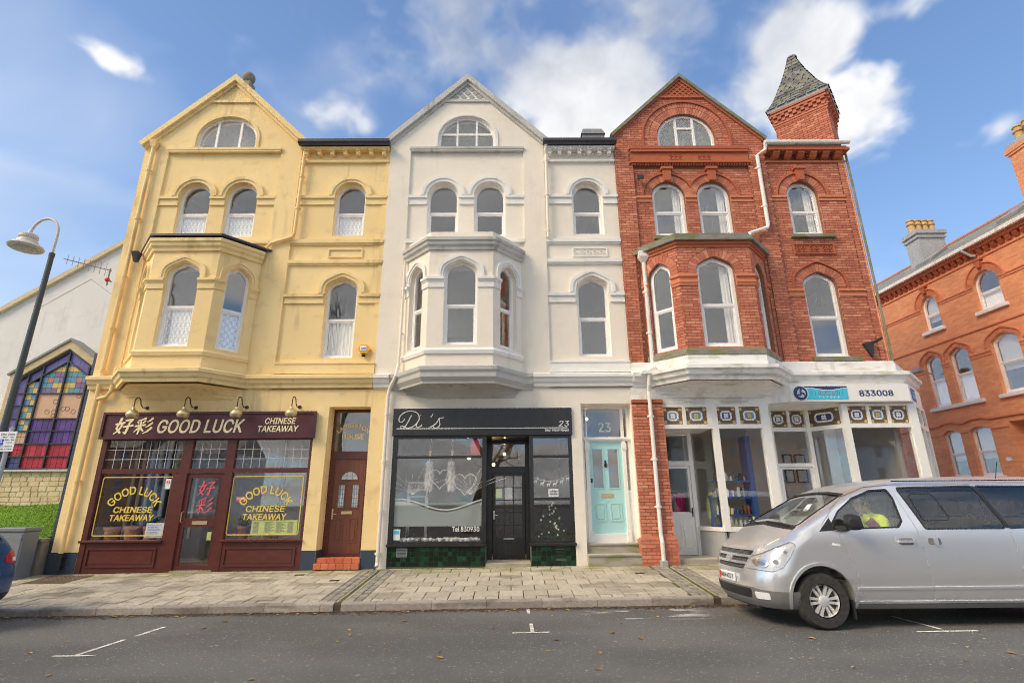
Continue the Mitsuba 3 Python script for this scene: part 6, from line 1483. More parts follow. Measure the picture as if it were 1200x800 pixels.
head = out.difference(P((gc-1.5, 0), (gc+1.5, 0), (gc+1.5, 5.18), (gc, 6.19), (gc-1.5, 5.18)))
add(f'{ch}__window_surround', MB().ext(head, -.10, .299, WF), 'pale_stone')
add(f'{ch}__window_roof', MB().ext(LineString([(gc-1.72, 5.33), (gc, 6.50), (gc+1.72, 5.33)]).buffer(.035, cap_style=2), -.14, .299, WF), 'lead')
add(f'{ch}__stone_base_core', MB().box(gc-1.72, gc+1.5, .02, .299, .5, 2.36, WF), 'stone_joint')
z = .62; r = 0; q = random.Random(2)
while z < 2.30:
    h = .145; x = gc-1.72-(.0 if r % 2 else .12)
    while x < gc+1.0:
        w = q.uniform(.2, .36); b = min(x+w, gc+1.0); add(f'{ch}__stone_block', MB().cbox(max(x, gc-1.72)+.006, b-.006, q.uniform(-.012, .006), .1, z+.005, z+h-.005, .012, WF), 'pale_stone'); x += w
    z += h; r += 1
add(f'{ch}__window_sill', MB().cbox(gc-1.75, gc+1.5, -.10, .2, 2.355, 2.42, .01, WF), 'grey_trim')
lead = MB(); cols = [gc-1.48, gc-1.13, gc-.72, gc, gc+.72, gc+1.13, gc+1.48]; rows_ = [2.43, 2.81, 3.19, 3.58, 3.96, 4.37, 4.75]
def lz(x): return 6.16-abs(x-gc)*.676
bl = lambda x: 5.80-abs(x-gc)*.676
for x in cols: lead.ext(R(x-.022, 2.42, x+.022, lz(x)).intersection(inn), -.03, .08, WF)
for i, zr in enumerate(rows_):
    lead.box(gc-1.48 if i not in (5,) else gc-1.48, gc+1.48, -.02, .07, zr-.014, zr+.014, WF) if i != 5 else lead.box(gc-1.48, gc-.72, -.02, .07, zr-.014, zr+.014, WF)
lead.ext(LineString([(gc-1.13, bl(gc-1.13)), (gc, bl(gc)), (gc+1.13, bl(gc+1.13))]).buffer(.018), -.025, .075, WF); lead.ext(ring(inn, .05), -.03, .08, WF)
add(f'{ch}__window_frame', lead, 'gutter_dark')
add(f'{ch}__window_backing', MB().ext(inn, .09, .1, WF), 'shop_dark')
def glassp(poly, mat, d=.03):
    for g in polys(poly.intersection(inn)):
        if g.area > .004: add(f'{ch}__coloured_pane', MB().ext(g.buffer(-.006), d, d+.02, WF), f'stain_{mat}')
q = random.Random(6)
for ci in (2, 3):
    for ri in range(4):
        for k_ in range(4):
            w = .72/4; glassp(R(cols[ci]+k_*w, rows_[ri], cols[ci]+(k_+1)*w, rows_[ri+1]), 8 if ri < 2 else 7)
    glassp(R(cols[ci], 3.96, cols[ci+1], 4.75), 6)
    for a in range(4):
        for b in range(8):
            x0, z0 = cols[ci]+a*.18, 4.75+.175*b; sqr = R(x0, z0, x0+.18, z0+.175).intersection(P((gc-1.13, 4), (gc+1.13, 4), (gc+1.13, bl(gc+1.13)), (gc, bl(gc)), (gc-1.13, bl(gc-1.13))))
            aa = 3-a if ci == 3 else a
            c_ = 2 if (b < 2 and aa >= 2-b+1) or b == 4 else q.choice((1, 4, 3, 1, 4))
            if b == 2 and aa == 1: c_ = 5
            glassp(sqr, c_)
for ci in (1, 4):
    for b in range(14):
        for a in range(2):
            w = (cols[ci+1]-cols[ci])/2; z0 = 2.43+.193*b; sqr = R(cols[ci]+a*w, z0, cols[ci]+(a+1)*w, z0+.193)
            if z0 > bl(gc-.9)+.05: continue
            glassp(sqr, (9 if z0 < 2.8 else 8 if z0 < 3.15 else 6 if z0 < 3.55 else (2 if (a+b) % 2 else 1)))
for ci in (0, 5):
    for ri in range(6): glassp(R(cols[ci], rows_[ri], cols[ci+1], rows_[ri+1]), 0 if ri > 2 else 7)
    glassp(R(cols[ci], 4.75, cols[ci+1], 6), 0)
band_ = P((gc-1.13, bl(gc-1.13)), (gc, bl(gc)), (gc+1.13, bl(gc+1.13)), (gc+1.13, 6.2), (gc, 7), (gc-1.13, 6.2))
for a, b in ((gc-1.13, gc-.72), (gc-.72, gc-.36), (gc-.36, gc), (gc, gc+.36), (gc+.36, gc+.72), (gc+.72, gc+1.13)): glassp(band_.intersection(R(a, 4, b, 7)), 0)
pa = MB(); q = random.Random(15)
for ci in (2, 3):
    for k_ in range(4):
        p0 = np.array([cols[ci]+q.uniform(.12, .6), q.uniform(4.1, 4.6)]); l = []
        for s in range(14): p0 = p0+np.array([math.cos(s*.8+k_*2), math.sin(s*.8+k_*2)])*.055; l.append((min(max(p0[0], cols[ci]+.05), cols[ci+1]-.05), .026, min(max(p0[1], 4.02), 4.70)))
        pa.tube(l, .005, 4, WF)
add(f'{ch}__window_leading', pa, 'bark')

# grass bank, low wall
nm('grass_bank'); gx = np.linspace(-26, -10.62, 40); gy = np.linspace(.12, 3.72, 14)
def gh(x, y): return .62+.80*((y-.12)/3.6)**.9+.03*np.sin(x*2.1+y)
v = [[x, y, gh(x, y)] for y in gy for x in gx]; f = [t for j in range(13) for i in range(39) for t in ([j*40+i, j*40+i+1, j*40+i+41], [j*40+i, j*40+i+41, j*40+i+40])]
scene['grass_bank'] = mikit.ply((np.array(v), np.array(f)), 'grass_soil', smooth=True); info('grass_bank', 'green grass bank rising to the church behind the low wall', kind='structure')
m = MB(); q = random.Random(9)
V, F, U = [], [], []
for i in range(16000):
    x, y = -10.64-5.2*q.random()**1.3, q.uniform(.14, 3.7); h = q.uniform(.02, .055); a = q.uniform(0, 6.28); z = float(gh(x, y)); l = q.uniform(-.04, .04)
    V += [[x-.008*math.cos(a), y-.008*math.sin(a), z], [x+.008*math.cos(a), y+.008*math.sin(a), z], [x+l, y+q.uniform(-.04, .04), z+h]]; F.append([3*i, 3*i+1, 3*i+2]); U += [[q.random(), 0]]*3
    U[-1] = U[-2] = U[-3]
nm('grass'); scene['grass'] = mikit.ply((np.array(V), np.array(F)), 'grass_blade', uv=np.array(U)); info('grass', 'short green lawn grass on the church bank', 'grass', kind='stuff')
k = thing('low_stone_wall', 'low rendered stone wall between the grey cabinet and the yellow house', 'wall')
add(f'{k}__body', MB().box(-26, -10.36, -.12, .11, -.5, .60), 'wall_stone')
for i in range(18): add(f'{k}__coping_stone', MB().cbox(-26+.87*i+.004, -26+.87*(i+1)-.004, -.17, .15, .60, .675, .012), 'wall_stone')
# cabinet
k = thing('utility_cabinet', 'dark grey street utility cabinet on the pavement at the left', 'utility cabinet')
add(f'{k}__case', MB().cbox(-11.04, -10.38, -.62, -.22, -.2, .84, .012), 'cabinet_grey'); add(f'{k}__lid', MB().cbox(-11.07, -10.35, -.65, -.19, .841, .92, .015), 'cabinet_grey')
add(f'{k}__door', MB().cbox(-11.01, -10.41, -.632, -.621, .02, .80, .004), 'cabinet_grey'); add(f'{k}__name_plate', MB().box(-10.78, -10.68, -.636, -.6325, .72, .75), 'steel')
for z in (.14, .70): add(f'{k}__hinge', MB().cbox(-10.43, -10.395, -.65, -.632, z-.03, z+.03, .004), 'cabinet_grey')
add(f'{k}__lock', MB().lathe([(.02, 0), (.02, .01), (.0, .012)], (-10.48, -.632, .16), 12, axis='y'), 'black_plastic')
# street lamp
k = thing('street_lamp', 'tall dark street lamp with a curved neck and pale tiered lantern', 'street lamp')
lx, ly = -9.55, -2.6
add(f'{k}__pole', MB().lathe([(.08, -.35), (.08, 1.0), (.075, 1.05), (.068, 1.1), (.058, 3.5), (.047, 6.32), (.052, 6.33), (.052, 6.40), (.03, 6.42)], (lx, ly, 0), 16), 'lamp_green', smooth=35)
an = np.linspace(0, PI*.97, 16)
neck = [(lx, ly, 6.35), (lx, ly, 6.80)]+[(lx-.29+.29*math.cos(a), ly, 6.86+.36*math.sin(a)) for a in an]+[(lx-.585, ly, 6.83)]
add(f'{k}__neck', MB().tube(neck, .026, 10), 'lamp_pale', smooth=True)
add(f'{k}__lantern', MB().lathe([(.02, .02), (.29, .02), (.31, .045), (.27, .10), (.195, .135), (.185, .185), (.175, .195), (.14, .20), (.14, .25), (.165, .26), (.165, .315), (.14, .345), (.05, .37), (.03, .44), (.0, .44)], (lx-.59, ly, 6.50), 28), 'lamp_pale', smooth=35)
add(f'{k}__lantern_glass', MB().lathe([(.0, -.01), (.15, .0), (.20, .02)], (lx-.59, ly, 6.495), 24), 'frosted')
k = thing('parking_sign', 'white parking restriction sign on a galvanised post at the left edge', 'sign')
sx, sy = -9.37, -2.62
add(f'{k}__post', MB().tube([(sx, sy, -.45), (sx, sy, 2.74)], .038, 12), 'galvanised', smooth=True); add(f'{k}__post_cap', MB().lathe([(.042, 0), (.042, .03), (.0, .045)], (sx, sy, 2.735), 12), 'galvanised')
add(f'{k}__plate', MB().cbox(sx-.165, sx+.165, sy-.055, sy-.045, 2.32, 2.69, .003), 'paper')
add(f'{k}__symbol', MB().box(sx-.145, sx-.045, sy-.058, sy-.0555, 2.44, 2.55), 'sign_blue'); t = MB(); t.text('P', sx-.12, sx-.07, 2.455, .075, sy-.0585, depth=.002); add(f'{k}__symbol', t, 'paper')
t = MB(); d = sy-.0555
for s, x0, x1, zz, h in (('Disc Zone', -.12, .13, 2.62, .042), ('Mon - Sat', -.08, .12, 2.575, .028), ('8am - 6pm', -.03, .15, 2.525, .028), ('1 hour', .0, .12, 2.475, .028), ('No return', -.10, .13, 2.405, .028), ('within 1 hour', -.14, .14, 2.355, .028)): t.text(s, sx+x0, sx+x1, zz, h, d, depth=.002, bold=False)
add(f'{k}__lettering', t, 'black_text'); add(f'{k}__bracket', MB().box(sx-.05, sx+.05, sy-.045, sy-.03, 2.45, 2.48).box(sx-.05, sx+.05, sy-.045, sy-.03, 2.6, 2.63), 'galvanised')
# ---------------------------------------------------------------- vehicles
def M3(v, f): return m3.Manifold(m3.Mesh(np.asarray(v, np.float32), np.asarray(f, np.uint32)))
def tm(man):
    m = man.to_mesh(); return trimesh.Trimesh(m.vert_properties[:, :3], m.tri_verts, process=False)
class Body:
    """a car body as a stack of plan outlines: nose profile, half width, corner rounding and tail by height"""
    def __init__(self, nose, width, corner, tail, N=15, K=64):
        self.nose, self.width, self.corner, self.tail, self.N, self.K = map(lambda a: np.array(a, float) if isinstance(a, list) else a, (nose, width, corner, tail, N, K))
    def solid(self, off=0.0, z0=None, z1=None):
        nz = self.nose; zlo, zhi = nz[0, 1], nz[-1, 1]
        seg = np.r_[0, np.cumsum(np.hypot(*np.diff(nz, axis=0).T))]; t = np.linspace(0, seg[-1], self.K)
        from scipy.interpolate import PchipInterpolator as PI_
        zz = np.sort(PI_(seg, nz[:, 1])(t)); xf = PI_(nz[:, 1], nz[:, 0])(zz); W = PI_(self.width[:, 0], self.width[:, 1])(zz); C = PI_(self.corner[:, 0], self.corner[:, 1])(zz); X1 = PI_(self.tail[:, 0], self.tail[:, 1])(zz)
        zo = zz.copy()
        if off: zo = zz-off*np.clip((zz-zlo)/(zhi-zlo), 0, 1)
        if z0 is not None: zo = np.clip(zo, z0, 99)
        rings = []
        th = np.linspace(0, PI/2, self.N); p = 2/2.5
        for k in range(len(zz)):
            w = max(W[k]-off, .02); x0 = xf[k]+off; x1 = X1[k]-off; c = min(C[k], (x1-x0)*.45)
            fx, fy = x0+c*(1-np.cos(th)**p), w*np.sin(th)**p
            sx = np.linspace(x0+c, x1-.16, 10)[1:-1]
            rx, ry = x1-.16*(1-np.cos(th[::-1])**p), w*np.sin(th[::-1])**p
            px = np.r_[fx, sx, rx]; py = np.r_[fy, np.full(len(sx), w), ry]
            ring_ = np.column_stack([np.r_[px, px[-2:0:-1]], np.r_[-py, py[-2:0:-1]], np.full(2*len(px)-2, zo[k])]); rings.append(ring_)
        n = len(rings[0]); v = np.vstack(rings+[[rings[0].mean(0)], [rings[-1].mean(0)+[0, 0, .004]]]); f = []
        R_ = len(rings)
        for k in range(R_-1):
            for j in range(n):
                a, b, c, d = k*n+j, k*n+(j+1) % n, (k+1)*n+(j+1) % n, (k+1)*n+j; f += [[a, b, c], [a, c, d]]
        for j in range(n): f += [[R_*n, (j+1) % n, j], [R_*n+1, (R_-1)*n+j, (R_-1)*n+(j+1) % n]]
        m = M3(v, f)
        if m.volume() < 0 or m.is_empty(): m = M3(v, np.array(f)[:, ::-1])
        if z0 is not None: m = m ^ M3(*boxvf(-9, 9, -9, 9, z0+.002, 9))
        return m
def boxvf(x0, x1, y0, y1, z0, z1):
    b = MB().box(x0, x1, y0, y1, z0, z1); return b.v[0], b.f[0]
def prism(poly, axis, a, b):
    """polygon in (x,z) along y, or in (y,z) along x"""
    if not isinstance(poly, Polygon): poly = Polygon(poly)
    out = None
    for g in polys(poly):
        t = trimesh.creation.extrude_polygon(g, b-a, engine='earcut'); v = t.vertices
        q = np.column_stack([v[:, 0], a+v[:, 2], v[:, 1]]) if axis == 'y' else np.column_stack([a+v[:, 2], v[:, 0], v[:, 1]])
        m = M3(q, t.faces if axis == 'x' else t.faces[:, ::-1])
        out = m if out is None else out+m
    return out
def vehicle_adder(pos, flip=1.0, roll=0.0):
    c, s = math.cos(roll), math.sin(roll)
    def put(key, m, mat, smooth=28):
        if isinstance(m, m3.Manifold):
            if m.is_empty(): return None
            m = tm(m)
        elif isinstance(m, MB): m = trimesh.Trimesh(*m.get()[0], process=False)
        v = np.array(m.vertices); v = np.column_stack([v[:, 0], c*v[:, 1]-s*v[:, 2], s*v[:, 1]+c*v[:, 2]])
        v = v*[flip, 1, 1]+pos; f = np.array(m.faces)
        if flip < 0: f = f[:, ::-1]
        return add(key, trimesh.Trimesh(v, f, process=False), mat, smooth=smooth)
    return put
def wheel(put, key, x, y, z, r, w, side, spokes=6, kind='van'):
    """side -1: the face looks towards -y"""
    prof = [(r*.60, -w/2), (r*.70, -w/2-.004), (r*.92, -w/2), (r*.985, -w*.38), (r, -w*.25), (r, w*.25), (r*.985, w*.38), (r*.92, w/2), (r*.60, w/2)]
    m = MB().lathe(prof, (0, 0, 0), 44, axis='y'); q = m.v[0]; m.v[0] = q*[1, side*-1 if side > 0 else 1, 1]+[x, y, z]
    kt = put(key, m, 'rubber', 30)
    gr = MB()
    rim = MB().lathe([(r*.62, -w/2+.0), (r*.60, -w/2+.012), (r*.565, -w/2+.02), (r*.55, -w*.1), (r*.56, w/2)], (0, 0, 0), 40, axis='y')
    f = y+side*(w/2-.028)
    hub = MB(); hub.lathe([(.0, -.0), (.07, .0), (.065, .012), (.045, .02), (.0, .022)], (0, 0, 0), 20, axis='y')
    sp = MB()
    for k in range(spokes):
        for d in (-.19, .19):
            a = k*2*PI/spokes; a0, a1 = a+d*1.9, a+d*.95
            p0 = np.array([.05*math.cos(a0), 0, .05*math.sin(a0)]); p1 = np.array([r*.57*math.cos(a1), 0, r*.57*math.sin(a1)]); t = np.array([-math.sin(a), 0, math.cos(a)])
            pts = [p0+t*.013, p0-t*.013, p1+t*.018, p1-t*.018]
            sp.hull([q_+np.array([0, e, 0]) for q_ in pts for e in (-.008, .03)])
    for mm, yy, mat, nme in ((rim, 0, 'alloy', 'rim'), (hub, 1, 'alloy', 'hub'), (sp, 2, 'alloy', 'spokes')):
        for i, q in enumerate(mm.v):
            q = q.copy(); q[:, 1] *= 1 if side < 0 else -1
            mm.v[i] = q+[x, (y if yy == 0 else f), z]
        put(f'{kt}__{nme}', mm, mat, 30)
    d = MB().lathe([(.0, 0), (r*.55, 0), (r*.55, .01), (.0, .01)], (0, 0, 0), 30, axis='y'); d.v[0] = d.v[0]+[x, y+side*w*.12, z]; put(f'{kt}__brake_disc', d, 'dark_iron', 30)
    nuts = MB()
    for k in range(6): nuts.lathe([(.011, -.02), (.011, .012), (.0, .014)], (0, 0, 0), 8, axis='y'); q = nuts.v[-1]; q[:, 1] *= 1 if side < 0 else -1; nuts.v[-1] = q+[x+.052*math.cos(k*1.047+.5), f, z+.052*math.sin(k*1.047+.5)]
    put(f'{kt}__wheel_nuts', nuts, 'dark_iron', False); return kt

# ---- the silver van
VP = np.array([3.10, -4.25, -.245])
put = vehicle_adder(VP, 1.0, math.radians(-1.0))
vk = thing('silver_van', 'silver passenger van with tinted rear windows parked facing left at the kerb', 'van')
van = Body([(.20, .23), (.13, .32), (.10, .46), (.11, .60), (.14, .74), (.19, .87), (.24, .955), (.33, 1.03), (.47, 1.115), (.60, 1.185), (.70, 1.245), (.98, 1.40), (1.28, 1.555), (1.54, 1.685), (1.74, 1.765), (2.0, 1.825), (2.4, 1.875), (2.9, 1.905), (3.4, 1.918)],
           [(.23, .85), (.32, .905), (.46, .935), (.56, .945), (.60, .955), (.75, .958), (1.0, .952), (1.18, .938), (1.25, .925), (1.45, .87), (1.62, .82), (1.70, .79), (1.76, .745), (1.81, .68), (1.86, .57), (1.90, .38), (1.92, .18)],
           [(.23, .38), (.5, .46), (.9, .50), (1.1, .46), (1.24, .30), (1.6, .30), (1.8, .5), (1.92, .8)],
           [(.23, 5.05), (.45, 5.15), (1.1, 5.12), (1.3, 5.08), (1.6, 5.0), (1.75, 4.93), (1.86, 4.75), (1.92, 4.3)])
O = van.solid(); I = van.solid(.045, z0=.55)
WX = (.94, 4.14); WZ, WR = .335, .335
arch_c = None
for x in WX:
    for s in (-1, 1):
        c = m3.Manifold.cylinder(.55, .405, .405, 48).rotate([90, 0, 0]).translate([x, .28 if s < 0 else 1.1, WZ+.015])
        if s < 0: c = c.translate([0, -.83, 0])
        arch_c = c if arch_c is None else arch_c+c
shell = O-I-arch_c
rp = lambda pts, r=.035: Polygon(pts).buffer(-r).buffer(r*1.0)
FW = rp([(1.16, 1.205), (1.36, 1.43), (1.62, 1.60), (1.90, 1.70), (2.14, 1.715), (2.175, 1.60), (2.17, 1.30), (2.10, 1.225)], .03)
QW = Polygon([(1.02, 1.175), (1.20, 1.35), (1.235, 1.19)])
MW = rp([(2.28, 1.735), (3.36, 1.752), (3.545, 1.20), (2.455, 1.20)], .04)
RW = rp([(3.40, 1.752), (4.72, 1.735), (4.92, 1.26), (3.585, 1.20)], .04)
WS = Polygon([(-.80, 1.225), (-.4, 1.27), (0, 1.285), (.4, 1.27), (.80, 1.225), (.675, 1.655), (.35, 1.69), (0, 1.70), (-.35, 1.69), (-.675, 1.655)]).buffer(-.04).buffer(.04)
near = lambda poly: prism(poly, 'y', -1.2, -.3)
far = lambda poly: prism(poly, 'y', .3, 1.2)
wins = None
for g in (FW, MW, RW):
    a = near(g)+far(g); wins = a if wins is None else wins+a
ws = prism(WS, 'x', .3, 1.99)
shell = shell-wins-ws
FD = Polygon([(1.27, 1.18), (1.30, 1.05), (1.37, .80), (1.44, .55), (1.47, .33), (2.385, .31), (2.37, .70), (2.335, 1.18), (2.24, 1.55), (2.195, 1.775), (1.90, 1.752), (1.55, 1.63), (1.30, 1.47), (1.10, 1.28), (1.06, 1.19)])
SD = Polygon([(2.385, .31), (3.62, .31), (3.60, .60), (3.575, 1.18), (3.40, 1.775), (2.195, 1.775), (2.24, 1.55), (2.335, 1.18), (2.37, .70)])
fd_, sd_ = near(FD), near(SD)
G = .0045
groove = near(FD.buffer(G).difference(FD.buffer(-G)))+near(SD.buffer(G).difference(SD.buffer(-G)))
groove = groove-van.solid(.012)
hood_line = prism(LineString([(-.80, 1.205), (-.78, 1.10), (-.70, 1.0), (-.5, .965), (0, .96), (.5, .965), (.7, 1.0), (.78, 1.10), (.80, 1.205)]).buffer(.006, cap_style=2), 'x', -.2, 1.0)-van.solid(.012)
mid_line = near(LineString([(2.34, 1.178), (5.0, 1.178)]).buffer(.004))-van.solid(.010)
base = shell-groove-hood_line-mid_line
front_door = base ^ near(FD.buffer(-G*.2)); slide_door = base ^ near(SD.buffer(-G*.2)); rest_ = base-near(FD.buffer(-G*.2))-near(SD.buffer(-G*.2))
put(f'{vk}__body', rest_, 'car_silver'); put(f'{vk}__front_door', front_door, 'car_silver'); put(f'{vk}__sliding_door', slide_door, 'car_silver')
def patch(poly, axis, a, b, o_out, o_in): return (van.solid(-o_out)-van.solid(-o_in)) ^ prism(poly, axis, a, b)
put(f'{vk}__windscreen', patch(WS, 'x', .3, 1.99, -.008, -.012), 'car_glass')
for s in (-1, 1):
    sd = (lambda g: (g, 'y', -1.2, -.3)) if s < 0 else (lambda g: (g, 'y', .3, 1.2))
    put(f'{vk}__front_side_window', patch(*sd(FW), -.010, -.014), 'car_glass'); put(f'{vk}__quarter_window', patch(*sd(QW), .004, -.004), 'black_plastic')
    for g in (MW, RW): put(f'{vk}__tinted_window', patch(*sd(g), -.002, -.006), 'tint_glass')
    for g in (FW, MW, RW): put(f'{vk}__window_seal', patch(g.buffer(.012).difference(g.buffer(-.008)), sd(g)[1], sd(g)[2], sd(g)[3], .003, -.016), 'black_plastic')
iw = rp([(2.40, 1.655), (2.74, 1.655), (2.86, 1.30), (2.46, 1.30)], .05); put(f'{vk}__sliding_pane_frame', patch(iw.difference(iw.buffer(-.012)), 'y', -1.2, -.3, .002, -.004), 'black_plastic')
put(f'{vk}__window_pillar', patch(Polygon([(3.355, 1.755), (3.405, 1.755), (3.59, 1.20), (3.54, 1.20)]), 'y', -1.2, -.3, .002, -.004), 'black_plastic')
put(f'{vk}__windscreen_seal', patch(WS.buffer(.014).difference(WS.buffer(-.012)), 'x', .3, 1.99, .002, -.014), 'black_plastic')
put(f'{vk}__scuttle', patch(Polygon([(-.80, 1.20), (0, 1.255), (.80, 1.20), (.80, 1.232), (0, 1.292), (-.80, 1.232)]), 'x', .3, 1.4, .004, -.004), 'black_plastic')
for s in (-1, 1):
    hl = Polygon([(.10, .755), (.18, .70), (.34, .685), (.46, .735), (.58, .87), (.67, 1.015), (.62, 1.04), (.44, .965), (.24, .85)]).buffer(-.02).buffer(.02); yr = (-1.2, -.50) if s < 0 else (.50, 1.2)
    put(f'{vk}__headlight', patch(hl, 'y', *yr, .001, -.006), 'headlamp'); kh = f'{vk}__headlight' if s < 0 else f'{vk}__headlight_001'
    put(f'{kh}__lens', patch(hl, 'y', *yr, .012, .009), 'lamp_lens'); put(f'{kh}__seal', patch(hl.buffer(.009).difference(hl), 'y', *yr, .004, -.006), 'car_trim_grey')
    for xx, zz, r in ((.27, .775, .055), (.40, .80, .058), (.53, .92, .040)):
        put(f'{kh}__lamp', patch(Point(xx, zz).buffer(r), 'y', *yr, .006, .001), 'chrome'); put(f'{kh}__lamp', patch(Point(xx, zz).buffer(r*.5), 'y', *yr, .008, .0062), 'car_trim_grey')
    put(f'{vk}__fog_light', patch(rp([(s*.64, .335), (s*.82, .335), (s*.83, .42), (s*.64, .42)], .02), 'x', -.1, .75, .010, .002), 'paper')
put(f'{vk}__lower_bumper', patch(Polygon([(-.99, .20), (.99, .20), (.99, .44), (.70, .455), (.60, .47), (-.60, .47), (-.70, .455), (-.99, .44)]), 'x', -.1, .64, .004, -.006), 'car_trim_grey')
put(f'{vk}__air_intake', patch(rp([(-.55, .33), (.55, .33), (.60, .45), (-.60, .45)], .03), 'x', -.1, .55, .006, .0042), 'black_plastic')
gr = Polygon([(-.44, .685), (.44, .685), (.58, .925), (-.58, .925)])
kg = put(f'{vk}__grille', patch(gr, 'x', -.1, .55, .004, -.004), 'black_plastic')
for z in (.745, .835): put(f'{kg}__bar', patch(Polygon([(-.48-(z-.745)*.5, z), (.48+(z-.745)*.5, z), (.50+(z-.745)*.5, z+.032), (-.50-(z-.745)*.5, z+.032)]), 'x', -.1, .55, .016, .0045), 'car_silver')
for z in (.70, .715, .785, .80, .875, .89, .905): put(f'{kg}__slat', patch(Polygon([(-.47, z), (.47, z), (.47, z+.005), (-.47, z+.005)]), 'x', -.1, .55, .008, .0042), 'car_trim_grey')
put(f'{kg}__surround', patch(gr.buffer(.018, join_style=2).difference(gr), 'x', -.1, .55, .008, -.004), 'car_silver')
em = affinity.scale(Point(0, .80).buffer(.054, 16), 1.75, 1.0); kE = put(f'{kg}__emblem', patch(em.difference(em.buffer(-.014)), 'x', -.1, .4, .030, .012), 'headlamp')
hbar = union_all([LineString([(-.046, .764), (-.026, .838)]).buffer(.011), LineString([(.026, .764), (.046, .838)]).buffer(.011), LineString([(-.036, .795), (.036, .808)]).buffer(.008)]); put(f'{kg}__emblem', patch(hbar, 'x', -.1, .4, .030, .012), 'headlamp')
NF = Fr(0, 0, -90)     # the nose as a wall: s runs from the far side to the near side
pl = MB().cbox(-.26, .26, .068, .094, .505, .615, .004, NF); kp = put(f'{vk}__number_plate', pl, 'paper', False)
put(f'{kp}__country_band', MB().box(-.258, -.205, .0655, .0678, .507, .613, NF), 'red_plastic', False); t = MB(); t.text('MAN·452·Y', -.19, .245, .532, .062, .0678, NF, depth=.002); put(f'{kp}__lettering', t, 'black_text', False)
put(f'{vk}__sill_trim', patch(Polygon([(1.40, .30), (3.70, .30), (3.70, .325), (1.40, .325)]), 'y', -1.2, -.3, .012, -.004), 'car_silver'); put(f'{vk}__side_moulding', patch(Polygon([(1.40, .462), (5.0, .472), (5.0, .50), (1.40, .490)]), 'y', -1.2, -.3, .014, -.004), 'car_silver')
put(f'{vk}__sill', patch(Polygon([(1.36, .22), (3.72, .22), (3.72, .295), (1.36, .295)]), 'y', -1.2, -.3, .002, -.02), 'car_trim_grey')
for ring_o, ring_i, a, b in ((.445, .408, -1.2, -.3),):
    for x in WX: put(f'{vk}__wheel_arch', patch(Point(x, WZ+.015).buffer(ring_o, 32).difference(Point(x, WZ+.015).buffer(ring_i, 32)).intersection(sbox(-1, .235, 6, 2)), 'y', a, b, .016, -.01), 'car_silver')
put(f'{vk}__mud_flap', MB().box(1.30, 1.32, -.93, -.72, .12, .34), 'black_plastic', False)
for xx, w_ in ((2.05, .19), (2.44, .17)):
    hp = rp([(xx, 1.0), (xx+w_, 1.0), (xx+w_, 1.085), (xx, 1.085)], .03); kk = put(f'{vk}__door_handle', patch(hp, 'y', -1.2, -.3, .004, -.002), 'car_trim_grey' if xx < 2.3 else 'car_trim_grey')
    put(f'{kk}__grip', patch(rp([(xx-.01, 1.028), (xx+.21, 1.028), (xx+.21, 1.058), (xx-.01, 1.058)], .012) if xx < 2.3 else rp([(xx+.075, .995), (xx+.115, .995), (xx+.115, 1.09), (xx+.075, 1.09)], .015), 'y', -1.2, -.3, .030, .004), 'car_silver')
put(f'{vk}__handle_surround', patch(Polygon([(2.03, .985), (2.63, .985), (2.65, 1.04), (2.63, 1.10), (2.03, 1.10), (2.02, 1.04)]).buffer(.01), 'y', -1.2, -.3, .003, -.002), 'car_silver')
put(f'{vk}__side_repeater', patch(rp([(1.16, 1.0), (1.26, .99), (1.26, 1.02), (1.17, 1.03)], .008), 'y', -1.2, -.3, .006, -.002), 'paper')
for s in (-1, 1):
    mm = MB().hull([(x, s*y, z) for x, y, z in ((1.36, .99, 1.20), (1.36, 1.14, 1.20), (1.34, 1.0, 1.37), (1.34, 1.15, 1.36), (1.48, 1.0, 1.19), (1.50, 1.16, 1.21), (1.47, 1.0, 1.39), (1.48, 1.15, 1.37), (1.40, .98, 1.40), (1.30, 1.04, 1.28), (1.31, 1.12, 1.27))]); h_ = trimesh.Trimesh(*mm.get()[0]).subdivide().subdivide(); trimesh.smoothing.filter_taubin(h_, iterations=6)
    kk = put(f'{vk}__mirror', h_, 'black_plastic', True); put(f'{kk}__mirror_arm', MB().hull([(x, s*y, z) for x, y, z in ((1.24, .91, 1.17), (1.40, .91, 1.17), (1.24, .91, 1.24), (1.40, .91, 1.24), (1.34, 1.02, 1.20), (1.42, 1.02, 1.20), (1.34, 1.02, 1.25), (1.42, 1.02, 1.25))]), 'black_plastic', False)
for y0, y1 in ((-.72, -.05), (-.02, .62)): put(f'{vk}__wiper', MB().tube([(.74, y0, 1.245), (.72, (y0+y1)/2, 1.285), (.75, y1, 1.30)], .009, 6), 'black_plastic')
put(f'{vk}__roof_rail', MB().tube([(2.3, -.70, 1.83), (4.6, -.70, 1.835)], .008, 6), 'black_plastic'); put(f'{vk}__aerial', MB().tube([(3.93, -.55, 1.86), (4.02, -.55, 2.10)], .005, 6), 'black_plastic')
for x in WX:
    for s in (-1, 1): wheel(put, f'{vk}__wheel', x, s*.825, WZ, WR, .215, s)
um = MB().box(.25, 4.9, -.55, .55, .20, .56).box(1.4, 3.6, -.80, .80, .22, .56); put(f'{vk}__underbody', um, 'black_plastic', False)
m = MB().hull([(x, y, z) for y in (-.8, .8) for x, z in ((.72, .60), (.72, 1.18), (1.02, 1.16), (1.12, 1.08), (1.15, .6))]); put(f'{vk}__dashboard', m, 'car_inside', False)
